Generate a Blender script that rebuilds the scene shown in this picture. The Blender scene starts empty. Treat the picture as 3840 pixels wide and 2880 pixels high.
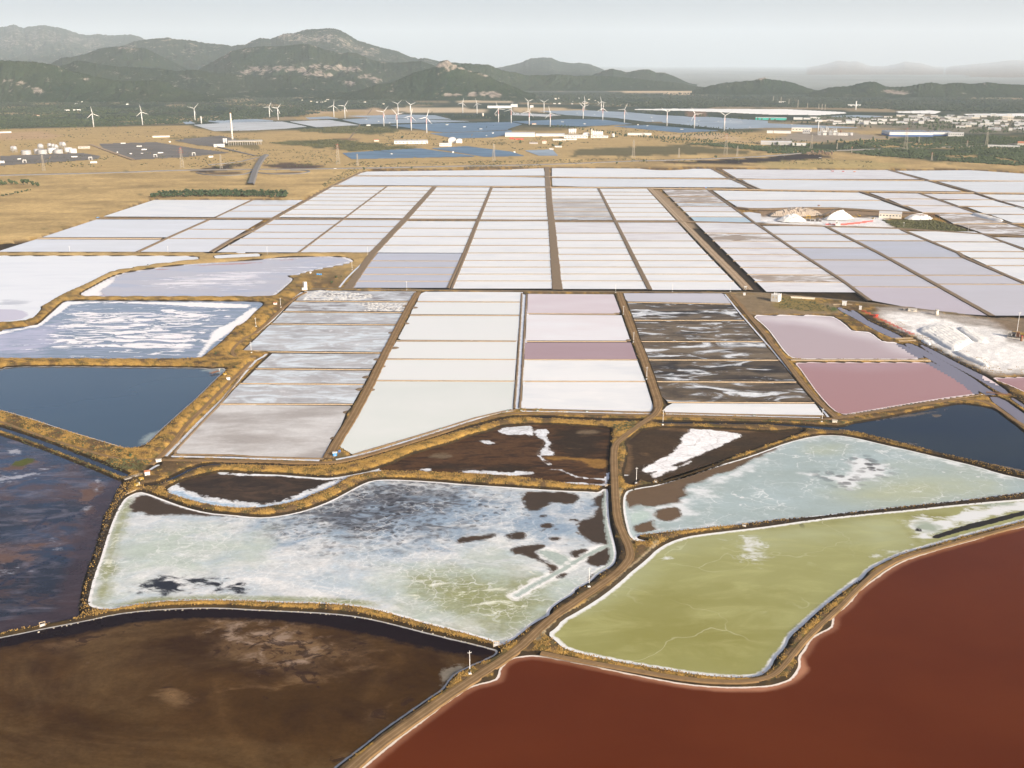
import bpy, math, random
import numpy as np
from mathutils import Vector
rnd = random.Random(7)
SC = bpy.context.scene
COL = SC.collection

# ------------------------------------------------------------------ camera, sky, sun, exposure
H, FPX, CX, CY = 350.0, 3812.0, 1920.0, 1440.0
PITCH = math.atan((CY - 235.0) / FPX)
cd = bpy.data.cameras.new("camera")
cd.sensor_width = 36.0
cd.lens = FPX / 3840.0 * 36.0
cd.clip_start, cd.clip_end = 1.0, 300000.0
cam = bpy.data.objects.new("camera", cd)
COL.objects.link(cam)
cam.location = (0, 0, H)
cam.rotation_euler = (math.pi / 2 - PITCH, 0, 0)
SC.camera = cam

SUN_EL, SUN_AZ = math.radians(21), math.radians(136)      # azimuth clockwise from the view direction (+Y)
world = bpy.data.worlds.new("World")
SC.world = world
world.use_nodes = True
wn = world.node_tree
wn.nodes.clear()
sky = wn.nodes.new("ShaderNodeTexSky")
sky.sky_type = 'NISHITA'
sky.sun_disc = False
sky.sun_elevation = SUN_EL
sky.sun_rotation = SUN_AZ
sky.altitude = 100
sky.air_density, sky.dust_density, sky.ozone_density = 0.46, 4.6, 1.0
bg = wn.nodes.new("ShaderNodeBackground")
bg.inputs[1].default_value = 0.15
wo = wn.nodes.new("ShaderNodeOutputWorld")
wn.links.new(sky.outputs[0], bg.inputs[0])
wn.links.new(bg.outputs[0], wo.inputs[0])

sd = bpy.data.lights.new("sun", 'SUN')
sd.energy = 4.5
sd.angle = math.radians(0.5)
sd.color = (1.0, 0.86, 0.68)
sun = bpy.data.objects.new("sun", sd)
COL.objects.link(sun)
sun.location = (0, 0, 2000)
sun.rotation_euler = Vector((math.sin(SUN_AZ) * math.cos(SUN_EL), math.cos(SUN_AZ) * math.cos(SUN_EL), math.sin(SUN_EL))).to_track_quat('Z', 'Y').to_euler()

vs = SC.view_settings
vs.view_transform = 'Standard'
vs.look = 'None'
vs.exposure = 0.56
vs.gamma = 1.0
vs.use_curve_mapping = False
SC.render.engine = 'CYCLES'
cy = SC.cycles
SC.render.filter_size = 1.2
cy.use_denoising = True
cy.denoiser = 'OPENIMAGEDENOISE'
cy.max_bounces, cy.diffuse_bounces, cy.glossy_bounces, cy.transmission_bounces, cy.volume_bounces = 4, 2, 2, 2, 3
cy.sample_clamp_indirect = 5.0

# ------------------------------------------------------------------ pixel -> ground
CP, SP = math.cos(PITCH), math.sin(PITCH)
TS = 960.0 / 2212.0
TILES = {}
for _i in range(4):
    TILES['A%d' % _i] = (960 * _i, 350, TS)
    TILES['B%d' % _i] = (960 * _i, 900, TS)
    TILES['C%d' % _i] = (960 * _i, 1500, TS)
    TILES['D%d' % _i] = (960 * _i, 2160, TS)
for _i in range(3):
    TILES['S%d' % _i] = (1280 * _i, 0, 1280.0 / 2212.0)

def px(s):
    """'C0 10,20 30,40 C1 5,6' -> array of photograph pixels"""
    out, t = [], None
    for tok in s.split():
        if tok in TILES:
            t = TILES[tok]
        else:
            x, y = tok.split(',')
            out.append((t[0] + float(x) * t[2], t[1] + float(y) * t[2]))
    return np.array(out)

def ray(p):
    p = np.atleast_2d(np.asarray(p, float))
    a = (p[:, 0] - CX) / FPX
    b = (p[:, 1] - CY) / FPX
    return np.stack([a, CP - b * SP, -SP - b * CP], 1)

def g2(p, z=0.0):
    d = ray(p)
    t = (z - H) / np.minimum(d[:, 2], -1e-4)
    return d[:, :2] * t[:, None]

def W(s, z=0.0):
    return g2(px(s), z)

def at_dist(p, Y):
    d = ray(p)
    t = np.asarray(Y, float) / d[:, 1]
    return np.stack([d[:, 0] * t, d[:, 1] * t, H + d[:, 2] * t], 1)

def depth(x, y, z):
    return y * CP - (z - H) * SP

def h_from(base, top, b3):
    """height in metres of a thing standing at b3 whose top shows at pixel row top[1]"""
    d0 = depth(*b3)
    v0 = b3[1] * SP + (b3[2] - H) * CP
    k = -(top[1] - CY) / FPX
    return (k * d0 - v0) / (CP + k * SP)

# ------------------------------------------------------------------ numeric helpers
def _hash(ix, iy, seed):
    h = (ix.astype(np.int64) * 374761393 + iy.astype(np.int64) * 668265263 + seed * 974634777) & 0x7fffffff
    h = ((h ^ (h >> 13)) * 1274126177) & 0x7fffffff
    return ((h ^ (h >> 16)) & 0xffff) / 65535.0

def vnoise(x, y, seed=0):
    ix, iy = np.floor(x), np.floor(y)
    fx, fy = x - ix, y - iy
    fx = fx * fx * (3 - 2 * fx)
    fy = fy * fy * (3 - 2 * fy)
    a, b = _hash(ix, iy, seed), _hash(ix + 1, iy, seed)
    c, d = _hash(ix, iy + 1, seed), _hash(ix + 1, iy + 1, seed)
    return (a * (1 - fx) + b * fx) * (1 - fy) + (c * (1 - fx) + d * fx) * fy

def fbm(x, y, o=4, seed=0):
    s, a, n = 0, 0.5, 0
    for i in range(o):
        s = s + a * vnoise(x * 2 ** i + 17.3 * i, y * 2 ** i - 9.1 * i, seed + i)
        n += a
        a *= 0.5
    return s / n

def sstep(a, b, x):
    t = np.clip((x - a) / (b - a), 0, 1)
    return t * t * (3 - 2 * t)

def chaikin(p, n=1, closed=True):
    for _ in range(n):
        if closed:
            q = np.roll(p, -1, 0)
            p = np.stack([p * .75 + q * .25, p * .25 + q * .75], 1).reshape(-1, 2)
        else:
            a, b = p[:-1], p[1:]
            m = np.stack([a * .75 + b * .25, a * .25 + b * .75], 1).reshape(-1, 2)
            p = np.vstack([p[:1], m[1:-1], p[-1:]])
    return p

def seg_dist(P, poly, closed):
    best = np.full(len(P), 1e9)
    n = len(poly)
    for i in range(n if closed else n - 1):
        a, b = poly[i], poly[(i + 1) % n]
        d = b - a
        L = max(float(d @ d), 1e-9)
        t = np.clip(((P - a) @ d) / L, 0, 1)
        q = P - a - t[:, None] * d
        np.minimum(best, q[:, 0] ** 2 + q[:, 1] ** 2, out=best)
    return np.sqrt(best)

def inside(P, poly):
    r = np.zeros(len(P), bool)
    n = len(poly)
    x, y = P[:, 0], P[:, 1]
    for i in range(n):
        (x1, y1), (x2, y2) = poly[i], poly[(i + 1) % n]
        if y1 == y2:
            continue
        c = (y1 > y) != (y2 > y)
        r ^= c & (x < (x2 - x1) * (y - y1) / (y2 - y1) + x1)
    return r

FAR = 60.0
def sdf_into(P, shape, half=None, pad=FAR):
    """signed distance (negative inside), capped at pad outside the bounding box"""
    out = np.full(len(P), pad)
    e = pad + (half or 0)
    m = (P[:, 0] > shape[:, 0].min() - e) & (P[:, 0] < shape[:, 0].max() + e) & (P[:, 1] > shape[:, 1].min() - e) & (P[:, 1] < shape[:, 1].max() + e)
    if m.any():
        Q = P[m]
        if half is not None:
            d = seg_dist(Q, shape, False) - half
        else:
            d = seg_dist(Q, shape, True)
            d = np.where(inside(Q, shape), -d, d)
        out[m] = np.minimum(d, pad)
    return out

# ------------------------------------------------------------------ objects
def tag(o, label=None, cat=None, group=None, kind=None):
    if label: o['label'] = label
    if cat: o['category'] = cat
    if group: o['group'] = group
    if kind: o['kind'] = kind
    return o

def link(name, me, parent=None):
    o = bpy.data.objects.new(name, me)
    COL.objects.link(o)
    if parent is not None:
        o.parent = parent
    return o

def empty(name, loc, rz=0.0):
    o = bpy.data.objects.new(name, None)
    COL.objects.link(o)
    o.location = loc
    o.rotation_euler = (0, 0, rz)
    o.empty_display_size = 2
    return o

def np_mesh(name, V, F, mat, attrs=None, cols=None, smooth=False):
    me = bpy.data.meshes.new(name)
    V = np.asarray(V, np.float32)
    F = np.asarray(F, np.int32)
    k = F.shape[1]
    me.vertices.add(len(V))
    me.vertices.foreach_set('co', V.ravel())
    me.loops.add(F.size)
    me.loops.foreach_set('vertex_index', F.ravel())
    me.polygons.add(len(F))
    me.polygons.foreach_set('loop_start', np.arange(0, F.size, k, dtype=np.int32))
    me.polygons.foreach_set('use_smooth', np.full(len(F), smooth))
    for n, a in (attrs or {}).items():
        at = me.attributes.new(n, 'FLOAT', 'POINT')
        at.data.foreach_set('value', np.asarray(a, np.float32))
    for n, c in (cols or {}).items():
        at = me.attributes.new(n, 'FLOAT_COLOR', 'POINT')
        c4 = np.ones((len(V), 4), np.float32)
        c4[:, :3] = c
        at.data.foreach_set('color', c4.ravel())
    me.update()
    me.validate()
    me.materials.append(mat)
    return me

class MB:
    def __init__(s):
        s.v, s.f = [], []
    def quadbox(s, bot, top):
        b = len(s.v)
        s.v += [tuple(p) for p in bot] + [tuple(p) for p in top]
        s.f += [(b + 3, b + 2, b + 1, b), (b + 4, b + 5, b + 6, b + 7)]
        for i in range(4):
            j = (i + 1) % 4
            s.f.append((b + i, b + j, b + 4 + j, b + 4 + i))
        return s
    def box(s, x0, x1, y0, y1, z0, z1, taper=0.0):
        t = taper
        return s.quadbox([(x0, y0, z0), (x1, y0, z0), (x1, y1, z0), (x0, y1, z0)],
                         [(x0 + t, y0 + t, z1), (x1 - t, y0 + t, z1), (x1 - t, y1 - t, z1), (x0 + t, y1 - t, z1)])
    def tube(s, a, b, r0, r1=None, n=8, cap=True):
        a, b = Vector(a), Vector(b)
        r1 = r0 if r1 is None else r1
        d = (b - a).normalized()
        u = d.orthogonal().normalized()
        w = d.cross(u)
        k = len(s.v)
        for c, r in ((a, r0), (b, r1)):
            for i in range(n):
                t = 2 * math.pi * i / n
                s.v.append(tuple(c + u * (r * math.cos(t)) + w * (r * math.sin(t))))
        for i in range(n):
            j = (i + 1) % n
            s.f.append((k + i, k + j, k + n + j, k + n + i))
        if cap:
            s.f.append(tuple(k + n - 1 - i for i in range(n)))
            s.f.append(tuple(k + n + i for i in range(n)))
        return s
    def lathe(s, prof, n=12, c=(0, 0, 0)):
        k = len(s.v)
        for r, z in prof:
            for i in range(n):
                t = 2 * math.pi * i / n
                s.v.append((c[0] + r * math.cos(t), c[1] + r * math.sin(t), c[2] + z))
        for q in range(len(prof) - 1):
            for i in range(n):
                j = (i + 1) % n
                s.f.append((k + q * n + i, k + q * n + j, k + (q + 1) * n + j, k + (q + 1) * n + i))
        s.f.append(tuple(k + n - 1 - i for i in range(n)))
        s.f.append(tuple(k + (len(prof) - 1) * n + i for i in range(n)))
        return s
    def prism(s, pts, y0, y1):
        """outline in x,z pushed along y"""
        k, n = len(s.v), len(pts)
        s.v += [(x, y0, z) for x, z in pts] + [(x, y1, z) for x, z in pts]
        for i in range(n):
            j = (i + 1) % n
            s.f.append((k + i, k + j, k + n + j, k + n + i))
        s.f.append(tuple(k + n - 1 - i for i in range(n)))
        s.f.append(tuple(k + n + i for i in range(n)))
        return s
    def mesh(s, name, mat, smooth=False):
        me = bpy.data.meshes.new(name)
        me.from_pydata(s.v, [], s.f)
        me.materials.append(mat)
        if smooth:
            me.polygons.foreach_set('use_smooth', [True] * len(me.polygons))
        me.update()
        return me
    def build(s, name, mat, parent=None, smooth=False):
        return link(name, s.mesh(name, mat, smooth), parent)

# ------------------------------------------------------------------ materials
def new_mat(name):
    m = bpy.data.materials.new(name)
    m.use_nodes = True
    nt = m.node_tree
    nt.nodes.clear()
    out = nt.nodes.new('ShaderNodeOutputMaterial')
    b = nt.nodes.new('ShaderNodeBsdfPrincipled')
    nt.links.new(b.outputs[0], out.inputs[0])
    return m, nt, b

def N(nt, t, **kw):
    n = nt.nodes.new(t)
    for k, v in kw.items():
        setattr(n, k, v)
    return n

def mth(nt, op, a, b=None, c=None):
    n = N(nt, 'ShaderNodeMath', operation=op)
    for i, v in enumerate((a, b, c)):
        if v is None: continue
        if isinstance(v, (int, float)): n.inputs[i].default_value = v
        else: nt.links.new(v, n.inputs[i])
    return n.outputs[0]

def smooth_range(nt, v, lo, hi):
    n = N(nt, 'ShaderNodeMapRange', interpolation_type='SMOOTHSTEP')
    nt.links.new(v, n.inputs[0])
    n.inputs[1].default_value, n.inputs[2].default_value = lo, hi
    return n.outputs[0]

def mixc(nt, f, a, b):
    n = N(nt, 'ShaderNodeMix', data_type='RGBA')
    if isinstance(f, (int, float)): n.inputs[0].default_value = f
    else: nt.links.new(f, n.inputs[0])
    for i, v in ((6, a), (7, b)):
        if isinstance(v, tuple): n.inputs[i].default_value = (*v, 1)
        else: nt.links.new(v, n.inputs[i])
    return n.outputs[2]

def mixf(nt, f, a, b):
    n = N(nt, 'ShaderNodeMix', data_type='FLOAT')
    nt.links.new(f, n.inputs[0])
    for i, v in ((2, a), (3, b)):
        if isinstance(v, (int, float)): n.inputs[i].default_value = v
        else: nt.links.new(v, n.inputs[i])
    return n.outputs[0]

def scaled_pos(nt, sx, sy, sz=1.0, off=0.0):
    g = N(nt, 'ShaderNodeNewGeometry')
    m = N(nt, 'ShaderNodeMapping')
    nt.links.new(g.outputs['Position'], m.inputs[0])
    m.inputs['Location'].default_value = (off, off * 1.7, 0)
    m.inputs['Scale'].default_value = (1.0 / sx, 1.0 / sy, 1.0 / sz)
    return m.outputs[0]

def noise(nt, sx, sy, detail=5, rough=0.55, dist=0.0, off=0.0, sz=50.0):
    n = N(nt, 'ShaderNodeTexNoise')
    nt.links.new(scaled_pos(nt, sx, sy, sz, off), n.inputs['Vector'])
    n.inputs['Scale'].default_value = 1.0
    n.inputs['Detail'].default_value = detail
    n.inputs['Roughness'].default_value = rough
    n.inputs['Distortion'].default_value = dist
    return n.outputs[0]

def solid(name, col, rough=0.6, var=0.18, size=2.0, metal=0.0):
    m, nt, b = new_mat(name)
    v = noise(nt, size, size, 4, sz=size)
    k = mth(nt, 'MULTIPLY_ADD', v, 2 * var, 1 - var)
    c = N(nt, 'ShaderNodeVectorMath', operation='SCALE')
    c.inputs[0].default_value = col
    nt.links.new(k, c.inputs['Scale'])
    nt.links.new(c.outputs[0], b.inputs['Base Color'])
    b.inputs['Roughness'].default_value = rough
    b.inputs['Metallic'].default_value = metal
    return m

def layered(name, base, rough, layers, base2=None, b2size=(60, 60), ripple=0.0, spec=0.5, grain=0.0):
    """a pond or pan bed: base colour, then layers (salt, mud, crust) mixed over it by vertex fields plus noise"""
    m, nt, b = new_mat(name)
    col, rg = base, rough
    if base2:
        f = smooth_range(nt, noise(nt, *b2size, 4, off=3.3), .35, .65)
        col = mixc(nt, f, base, base2)
    for i, L in enumerate(layers):
        k = L.get('kind', 'noise')
        sx, sy = L.get('size', (20, 20))
        off = 13.7 * (i + 1) + L.get('off', 0)
        if k == 'noise':
            nz = noise(nt, sx, sy, L.get('detail', 6), L.get('nr', .58), L.get('dist', 0.0), off)
        else:
            vo = N(nt, 'ShaderNodeTexVoronoi', feature='DISTANCE_TO_EDGE' if k == 'crack' else 'F1')
            wv = N(nt, 'ShaderNodeVectorMath', operation='ADD')
            nn = N(nt, 'ShaderNodeTexNoise')
            p = scaled_pos(nt, sx, sy, 50, off)
            nt.links.new(p, nn.inputs['Vector'])
            nn.inputs['Scale'].default_value = 1.3
            nn.inputs['Detail'].default_value = 4
            sc = N(nt, 'ShaderNodeVectorMath', operation='SCALE')
            nt.links.new(nn.outputs[1], sc.inputs[0])
            sc.inputs['Scale'].default_value = L.get('warp', .5)
            nt.links.new(p, wv.inputs[0])
            nt.links.new(sc.outputs[0], wv.inputs[1])
            nt.links.new(wv.outputs[0], vo.inputs['Vector'])
            vo.inputs['Scale'].default_value = 1.0
            r0 = L.get('r', .06)
            nz = smooth_range(nt, vo.outputs['Distance'], r0 * (1.25 if k == 'dots' else 1.6), r0 * (.8 if k == 'dots' else .3))       # 1 on the line / in the dot
        if L.get('attr'):
            a = N(nt, 'ShaderNodeAttribute', attribute_name=L['attr'])
            av = a.outputs['Fac']
            if 'sd' in L:                      # distance field in metres, negative inside the pond
                w_, o_ = L['sd']
                av = mth(nt, 'MULTIPLY_ADD', av, 1.0 / w_, o_)
                av = mth(nt, 'MINIMUM', mth(nt, 'MAXIMUM', av, 0.0), 1.0)
            if 'ak' in L:
                av = mth(nt, 'MULTIPLY', av, L['ak'])
        else:
            av = None
        if k == 'noise':
            v = mth(nt, 'MULTIPLY_ADD', nz, 2 * L.get('amp', .5), -L.get('amp', .5))
            v = mth(nt, 'ADD', v, av if av is not None else L.get('const', .5))
            s_ = L.get('soft', .08)
            f = smooth_range(nt, v, .5 - s_, .5 + s_)
        else:
            f = nz if av is None else mth(nt, 'MULTIPLY', nz, av)
            if 'mask' in L:
                mk = smooth_range(nt, noise(nt, L['mask'], L['mask'], 3, off=off + 5), .42, .6)
                f = mth(nt, 'MULTIPLY', f, mk)
        if 'str' in L:
            f = mth(nt, 'MULTIPLY', f, L['str'])
        col = mixc(nt, f, col, L['col'])
        if 'rough' in L:
            rg = mixf(nt, f, rg, L['rough'])
    if grain:
        k1 = mth(nt, 'MULTIPLY_ADD', noise(nt, 3.2, 2.6, 4, .72, .3, 77), 2 * grain, 1 - grain)
        k2 = mth(nt, 'MULTIPLY_ADD', noise(nt, 17, 12, 4, .65, .8, 78), 1.6 * grain, 1 - .8 * grain)
        gs = N(nt, 'ShaderNodeVectorMath', operation='SCALE')
        if isinstance(col, tuple): gs.inputs[0].default_value = col
        else: nt.links.new(col, gs.inputs[0])
        nt.links.new(mth(nt, 'MULTIPLY', k1, k2), gs.inputs['Scale'])
        col = gs.outputs[0]
    if isinstance(col, tuple):
        b.inputs['Base Color'].default_value = (*col, 1)
    else:
        nt.links.new(col, b.inputs['Base Color'])
    if isinstance(rg, (int, float)):
        b.inputs['Roughness'].default_value = rg
    else:
        nt.links.new(rg, b.inputs['Roughness'])
    b.inputs['IOR'].default_value = 1.34
    b.inputs['Specular IOR Level'].default_value = spec
    if ripple:
        bp = N(nt, 'ShaderNodeBump')
        bp.inputs['Strength'].default_value = ripple
        bp.inputs['Distance'].default_value = .3
        nt.links.new(noise(nt, 1.4, 5.0, 3, off=1), bp.inputs['Height'])
        nt.links.new(bp.outputs[0], b.inputs['Normal'])
    return m
# ------------------------------------------------------------------ ponds with natural shores (traced on the ground plane)
def fld(s, w=10.0, half=None):
    return (s, w, half)

PONDS = [
 dict(name='brown_pond', rim=0.9, smooth=1, poly="D0 -600,650 0,530 200,490 440,440 740,385 980,330 1250,295 1600,275 1900,272 2212,290 D1 295,303 640,320 900,350 1130,400 1400,470 1700,545 1900,590 2040,628 2092,640 2080,680 1990,725 1860,780 1720,850 1660,920 1620,985 1500,1060 1300,1200 1100,1340 900,1500 690,1659 400,1900 -300,2300 D0 -600,2300",
  fields=dict(
   deep=[fld("D0 -600,620 0,500 740,360 1250,280 1900,240 2212,260 D1 640,300 1130,380 1700,530 2060,620 2080,700 1900,700 1700,675 1500,630 1200,570 900,495 600,445 300,405 0,378 D0 1700,372 1300,392 900,455 640,525 300,565 0,635 -600,760", 7)],
   tan=[fld("D0 1800,370 2212,375 D1 300,395 700,450 900,520 1050,700 900,790 700,760 650,900 400,1000 100,900 D0 1900,850 1950,700 1750,560", 30),
        fld("D0 250,590 640,525 900,455 1300,395 1250,450 900,530 600,650 350,620", 10),
        fld("D1 960,1230 1300,1010 1340,960 1280,1060 1100,1180", 12), fld("D1 620,1659 700,1530 760,1560 700,1659", 12),
        fld("D0 1300,1050 1500,980 1620,1060 1600,1130 1450,1130", 14)],
   pale=[fld("D0 1830,395 2212,390 D1 200,420 450,520 150,600 D0 2050,610", 25), fld("D1 150,720 500,640 640,650 400,790 120,800",14)],
   silt=[fld("D1 1600,810 1700,770 1800,765 1840,790 1700,850 1650,930 1590,960", 5)],
   line=[fld("D0 1850,900 1950,1300 2100,1450 2212,1600", 6, 3), fld("D1 950,1050 1050,900 1200,750", 10, 4)])),
 dict(name='purple_lake', rim=0, smooth=1, poly="C0 -600,90 0,305 130,350 400,440 650,545 820,610 1000,690 1050,700 1050,730 1000,790 975,860 930,950 895,1000 865,1130 830,1250 800,1340 760,1450 720,1560 D0 710,90 690,200 680,290 685,340 655,365 500,400 300,435 0,495 -600,650",
  fields=dict(
   mud=[fld("C0 700,770 820,700 960,735 900,790 860,860 700,900 690,800", 6), fld("C0 -50,640 200,600 380,545 300,500 120,560 -100,560", 10), fld("C0 -200,1280 250,1240 330,1260 280,1380 100,1400 -200,1420", 18),
        fld("C0 690,960 820,890 830,930 760,1010", 6), fld("C0 170,1030 280,1030 280,1060 180,1060", 4)],
   salt=[fld("C0 20,460 120,410 210,420 200,460 90,480", 5), fld("C0 -100,640 150,640 320,600 480,560 300,660 0,740 -200,740", 10), fld("C0 815,700 835,690 850,740 830,790 900,795", 2, 2.0), fld("C0 690,960 780,910 825,890 780,960 720,970", 4), fld("C0 -100,1450 200,1480 330,1440 0,1540", 10), fld("C0 455,1200 480,1240 500,1300", 4, 2)],
   blue=[fld("C0 -200,330 400,460 800,640 1000,720 900,780 600,700 500,850 200,900 -200,800", 40), fld("C0 100,1150 500,1050 900,1100 800,1300 400,1350", 40)],
   weed=[fld("C0 100,555 170,515 290,500 300,530 200,570 120,575", 4)],
   edge=[fld("C0 1050,720 990,800 930,930 880,1010 850,1130 820,1240 790,1330 740,1450 700,1560 D0 690,100 660,340 500,380 300,415 0,470", 8, 14)],
   line=[fld("C0 300,1110 420,1000 550,930", 3, 1.5), fld("C0 310,1120 500,1050 700,980", 3, 1.5), fld("C0 0,1590 300,1440 550,1330", 3, 1.2), fld("D0 180,270 300,220 480,160", 3, 1.2)])),
 dict(name='drain_canal', rim=0, smooth=1, poly="C0 -600,60 0,232 250,310 450,380 650,460 850,535 980,590 1100,640 1120,655 1080,668 1000,640 850,575 650,500 450,425 250,345 0,262 -600,90", fields={}, mat='canal'),
 dict(name='slate_pond', rim=0.6, smooth=1, poly="B0 -600,1125 0,1122 60,1097 500,1092 1000,1098 1500,1103 1770,1106 1800,1118 1960,1103 1940,1140 1890,1180 1840,1230 1700,1370 1550,1500 1450,1590 C0 1380,270 1270,380 1205,412 1150,425 1080,420 900,365 700,305 500,245 300,175 150,130 0,90 -600,-80",
  fields=dict(shallow=[fld("B0 1720,1125 1800,1118 1960,1103 1930,1150 1860,1150", 6), fld("C0 1220,360 1260,300 1340,280 1400,260 1290,380 1230,400", 7)])),
 dict(name='striped_pond', rim=0, smooth=1, poly="B0 -600,880 0,795 60,770 280,745 350,720 410,660 470,610 540,540 590,522 1200,525 1800,528 2212,533 B1 50,540 65,560 0,610 B0 2110,720 2010,762 2020,772 1900,890 1760,1000 1720,1030 1200,1035 600,1030 -600,1027",
  fields=dict(crust=[fld("B0 -600,850 0,795 280,745 410,660 540,540 600,528 2212,545 2100,600 1200,545 620,545 560,600 430,680 350,750 200,770 0,820 -600,900", 5), fld("B0 2230,570 2210,640 2110,730 2000,785 1890,860 1830,900 1720,1030 1690,1030 1800,870 1850,770 2000,720 2150,600", 6)],
              raft=[fld("B0 470,560 1000,600 1700,560 2000,640 1900,740 1850,900 1650,1000 1000,980 500,960 200,900 500,700", 45)],
              haze=[fld("B0 -300,800 300,760 500,640 640,700 560,900 300,1000 -300,1020", 30)])),
 dict(name='lilac_pond', rim=0, smooth=1, poly="B0 690,470 720,450 850,380 950,325 1050,290 1160,270 1500,220 1900,195 2212,173 B1 250,148 500,143 750,145 820,165 838,185 750,212 600,238 480,262 390,288 350,300 245,311 310,330 320,345 260,400 200,450 150,490 0,490 B0 1500,490 800,490 715,486",
  fields=dict(crust=[fld("B0 690,470 850,380 1050,290 1500,220 2212,173 B1 500,143 750,145 840,185 480,262 300,312 325,345 260,400 150,490", 8, 3), fld("B0 700,470 960,330 1000,345 930,400 850,440 900,480 720,486", 7)],
              pink=[fld("B0 1160,285 1500,235 2212,190 B1 500,155 B0 2212,200 1500,245", 4), fld("B0 850,440 900,480 1100,487 880,487", 6)],
              streak=[fld("B0 1300,320 2212,250 B1 600,180 600,240 200,300 B0 2212,440 1500,440 1200,420", 50)])),
 dict(name='white_pond', rim=0, smooth=1, poly="B0 -600,138 0,138 800,138 1400,138 1690,141 1725,158 1700,172 1500,190 1350,208 1150,240 960,270 850,325 720,390 600,440 480,500 400,552 345,575 360,590 320,640 260,690 100,705 0,712 -600,780",
  fields=dict(lilac=[fld("B0 -600,600 0,598 150,600 240,630 235,660 170,690 0,705 -600,770", 8)], grey=[fld("B0 0,520 150,530 250,530 200,560 0,560", 20)])),
 dict(name='small_white_pond', rim=0, smooth=1, poly="B0 1845,148 1870,128 2212,124 B1 90,130 0,146 B0 1870,162", fields={}, mat='pan_white'),
 dict(name='mud_flat', rim=0, smooth=1, poly="C0 1430,780 1500,735 1600,695 1740,655 1880,630 1900,622 2212,640 C1 200,645 400,662 600,676 700,668 860,640 1000,612 1100,580 1165,553 1175,558 1090,598 1200,604 1400,612 1420,622 1200,615 1000,625 860,655 780,675 640,762 500,815 350,880 150,920 0,935 C0 2000,935 1800,908 1600,852 1480,812",
  fields=dict(salt=[fld("C0 1430,780 1480,735 1540,720 1545,750 1650,800 1800,840 1900,850 2000,870 2212,890 C1 100,900 300,850 480,770 560,730 700,690 800,660 860,665 640,770 350,885 0,940 C0 2000,940 1480,815", 6), fld("C1 0,645 200,650 400,665 600,679 700,674 900,635 1080,592 1170,555", 2.5, 2.6), fld("C1 1000,612 1200,610 1400,615", 2.5, 3.0), fld("C0 1890,622 1960,640 2212,650", 3, 2)],
              ice=[fld("C0 1440,790 1560,780 1700,850 2000,905 2212,920 C1 0,915 200,895 400,840 620,755 780,675 850,660 640,765 350,880 0,935 C0 1800,905 1480,815", 4)])),
 dict(name='brown_mud_flat', rim=0, smooth=1, poly="C1 1410,612 1200,600 1100,596 1180,555 1300,490 1500,430 1700,375 1860,310 2040,270 2110,235 2212,222 C2 300,210 600,228 830,245 855,265 845,300 838,500 830,600 848,640 822,740 800,748 600,738 430,722 200,682 0,662 C1 1900,640 1500,630",
  fields=dict(salt=[fld("C1 2090,270 2130,240 2212,235 C2 70,225 160,225 190,260 180,320 140,300 100,295 0,300 C1 2150,300", 4), fld("C2 195,250 315,255 310,300 290,330 340,370 310,420 370,465 340,482 240,475 250,440 300,390 280,350 210,310", 4), fld("C2 235,480 260,510 330,560", 2, 1.2), fld("C1 1935,350 2000,350 2090,375 2000,385 1950,370", 4),
               fld("C1 1780,605 2000,612 2212,630 C2 60,610 210,630 100,650 0,655 C1 1950,645 1800,630", 5), fld("C2 460,715 650,725 810,740", 2, 1.5), fld("C2 570,668 700,680 810,688", 2, 1.3), fld("C2 815,745 812,700 830,640 850,632", 2, 2.0), fld("C2 340,600 420,605 500,640 560,665", 2, 0.8), fld("C1 1420,600 1500,588 1520,610 1450,622", 4)],
              dark=[fld("C2 320,240 600,235 820,260 820,480 600,490 380,470 340,400 420,330 340,290", 30), fld("C1 1500,560 2212,570 C2 200,600 0,640 C1 1600,610", 20)],
              tan=[fld("C1 1480,480 1600,460 1700,480 1600,515", 8), fld("C2 560,260 760,265 700,300 600,290", 10)],
              gold=[fld("C2 250,490 400,488 630,505 840,520 840,580 760,590 650,575 640,530 450,515 330,520", 4)])),
 dict(name='white_mottled_pan', rim=1.4, smooth=1, poly="C0 1090,840 1200,790 1290,812 1400,855 1600,928 1800,978 2000,993 2212,1016 C1 150,1010 350,975 500,930 650,870 800,790 900,735 1000,695 1150,685 1500,702 1850,732 2212,755 C2 400,782 700,793 745,800 800,760 832,768 832,900 842,1050 872,1180 903,1300 898,1390 862,1440 740,1508 690,1560 640,1590 545,1640 D2 540,150 400,230 330,290 322,345 290,360 200,400 100,480 0,558 D1 2110,605 2085,590 2040,565 1900,520 1700,470 1400,395 1150,320 900,265 600,240 300,235 0,222 D0 1900,212 1600,215 1300,232 1050,275 940,295 850,285 780,265 757,230 780,130 805,20 C0 815,1530 830,1470 870,1370 910,1230 960,1080 1010,960 1050,890",
  fields=dict(
   teal=[fld("C0 1070,1200 1700,1150 2212,1180 2212,1350 1700,1400 1300,1400 1000,1500 980,1659 D0 1000,200 1180,150 1150,20 C0 1200,1500 1000,1450 1020,1300", 60), fld("C1 1000,1560 1600,1450 1900,1310 2212,1350 C2 100,1659 D1 2212,400 1800,400 1300,290 1150,60", 45), fld("D0 1500,205 2212,190 D1 300,200 640,215 1100,280 1500,380 2000,540 2090,560 1900,520 1400,395 900,262 600,238 0,220 D0 1300,230",8), fld("C2 0,1500 400,1540 640,1500 620,1600 500,1659 D2 300,290 0,500 D1 2100,300", 30)],
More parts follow.
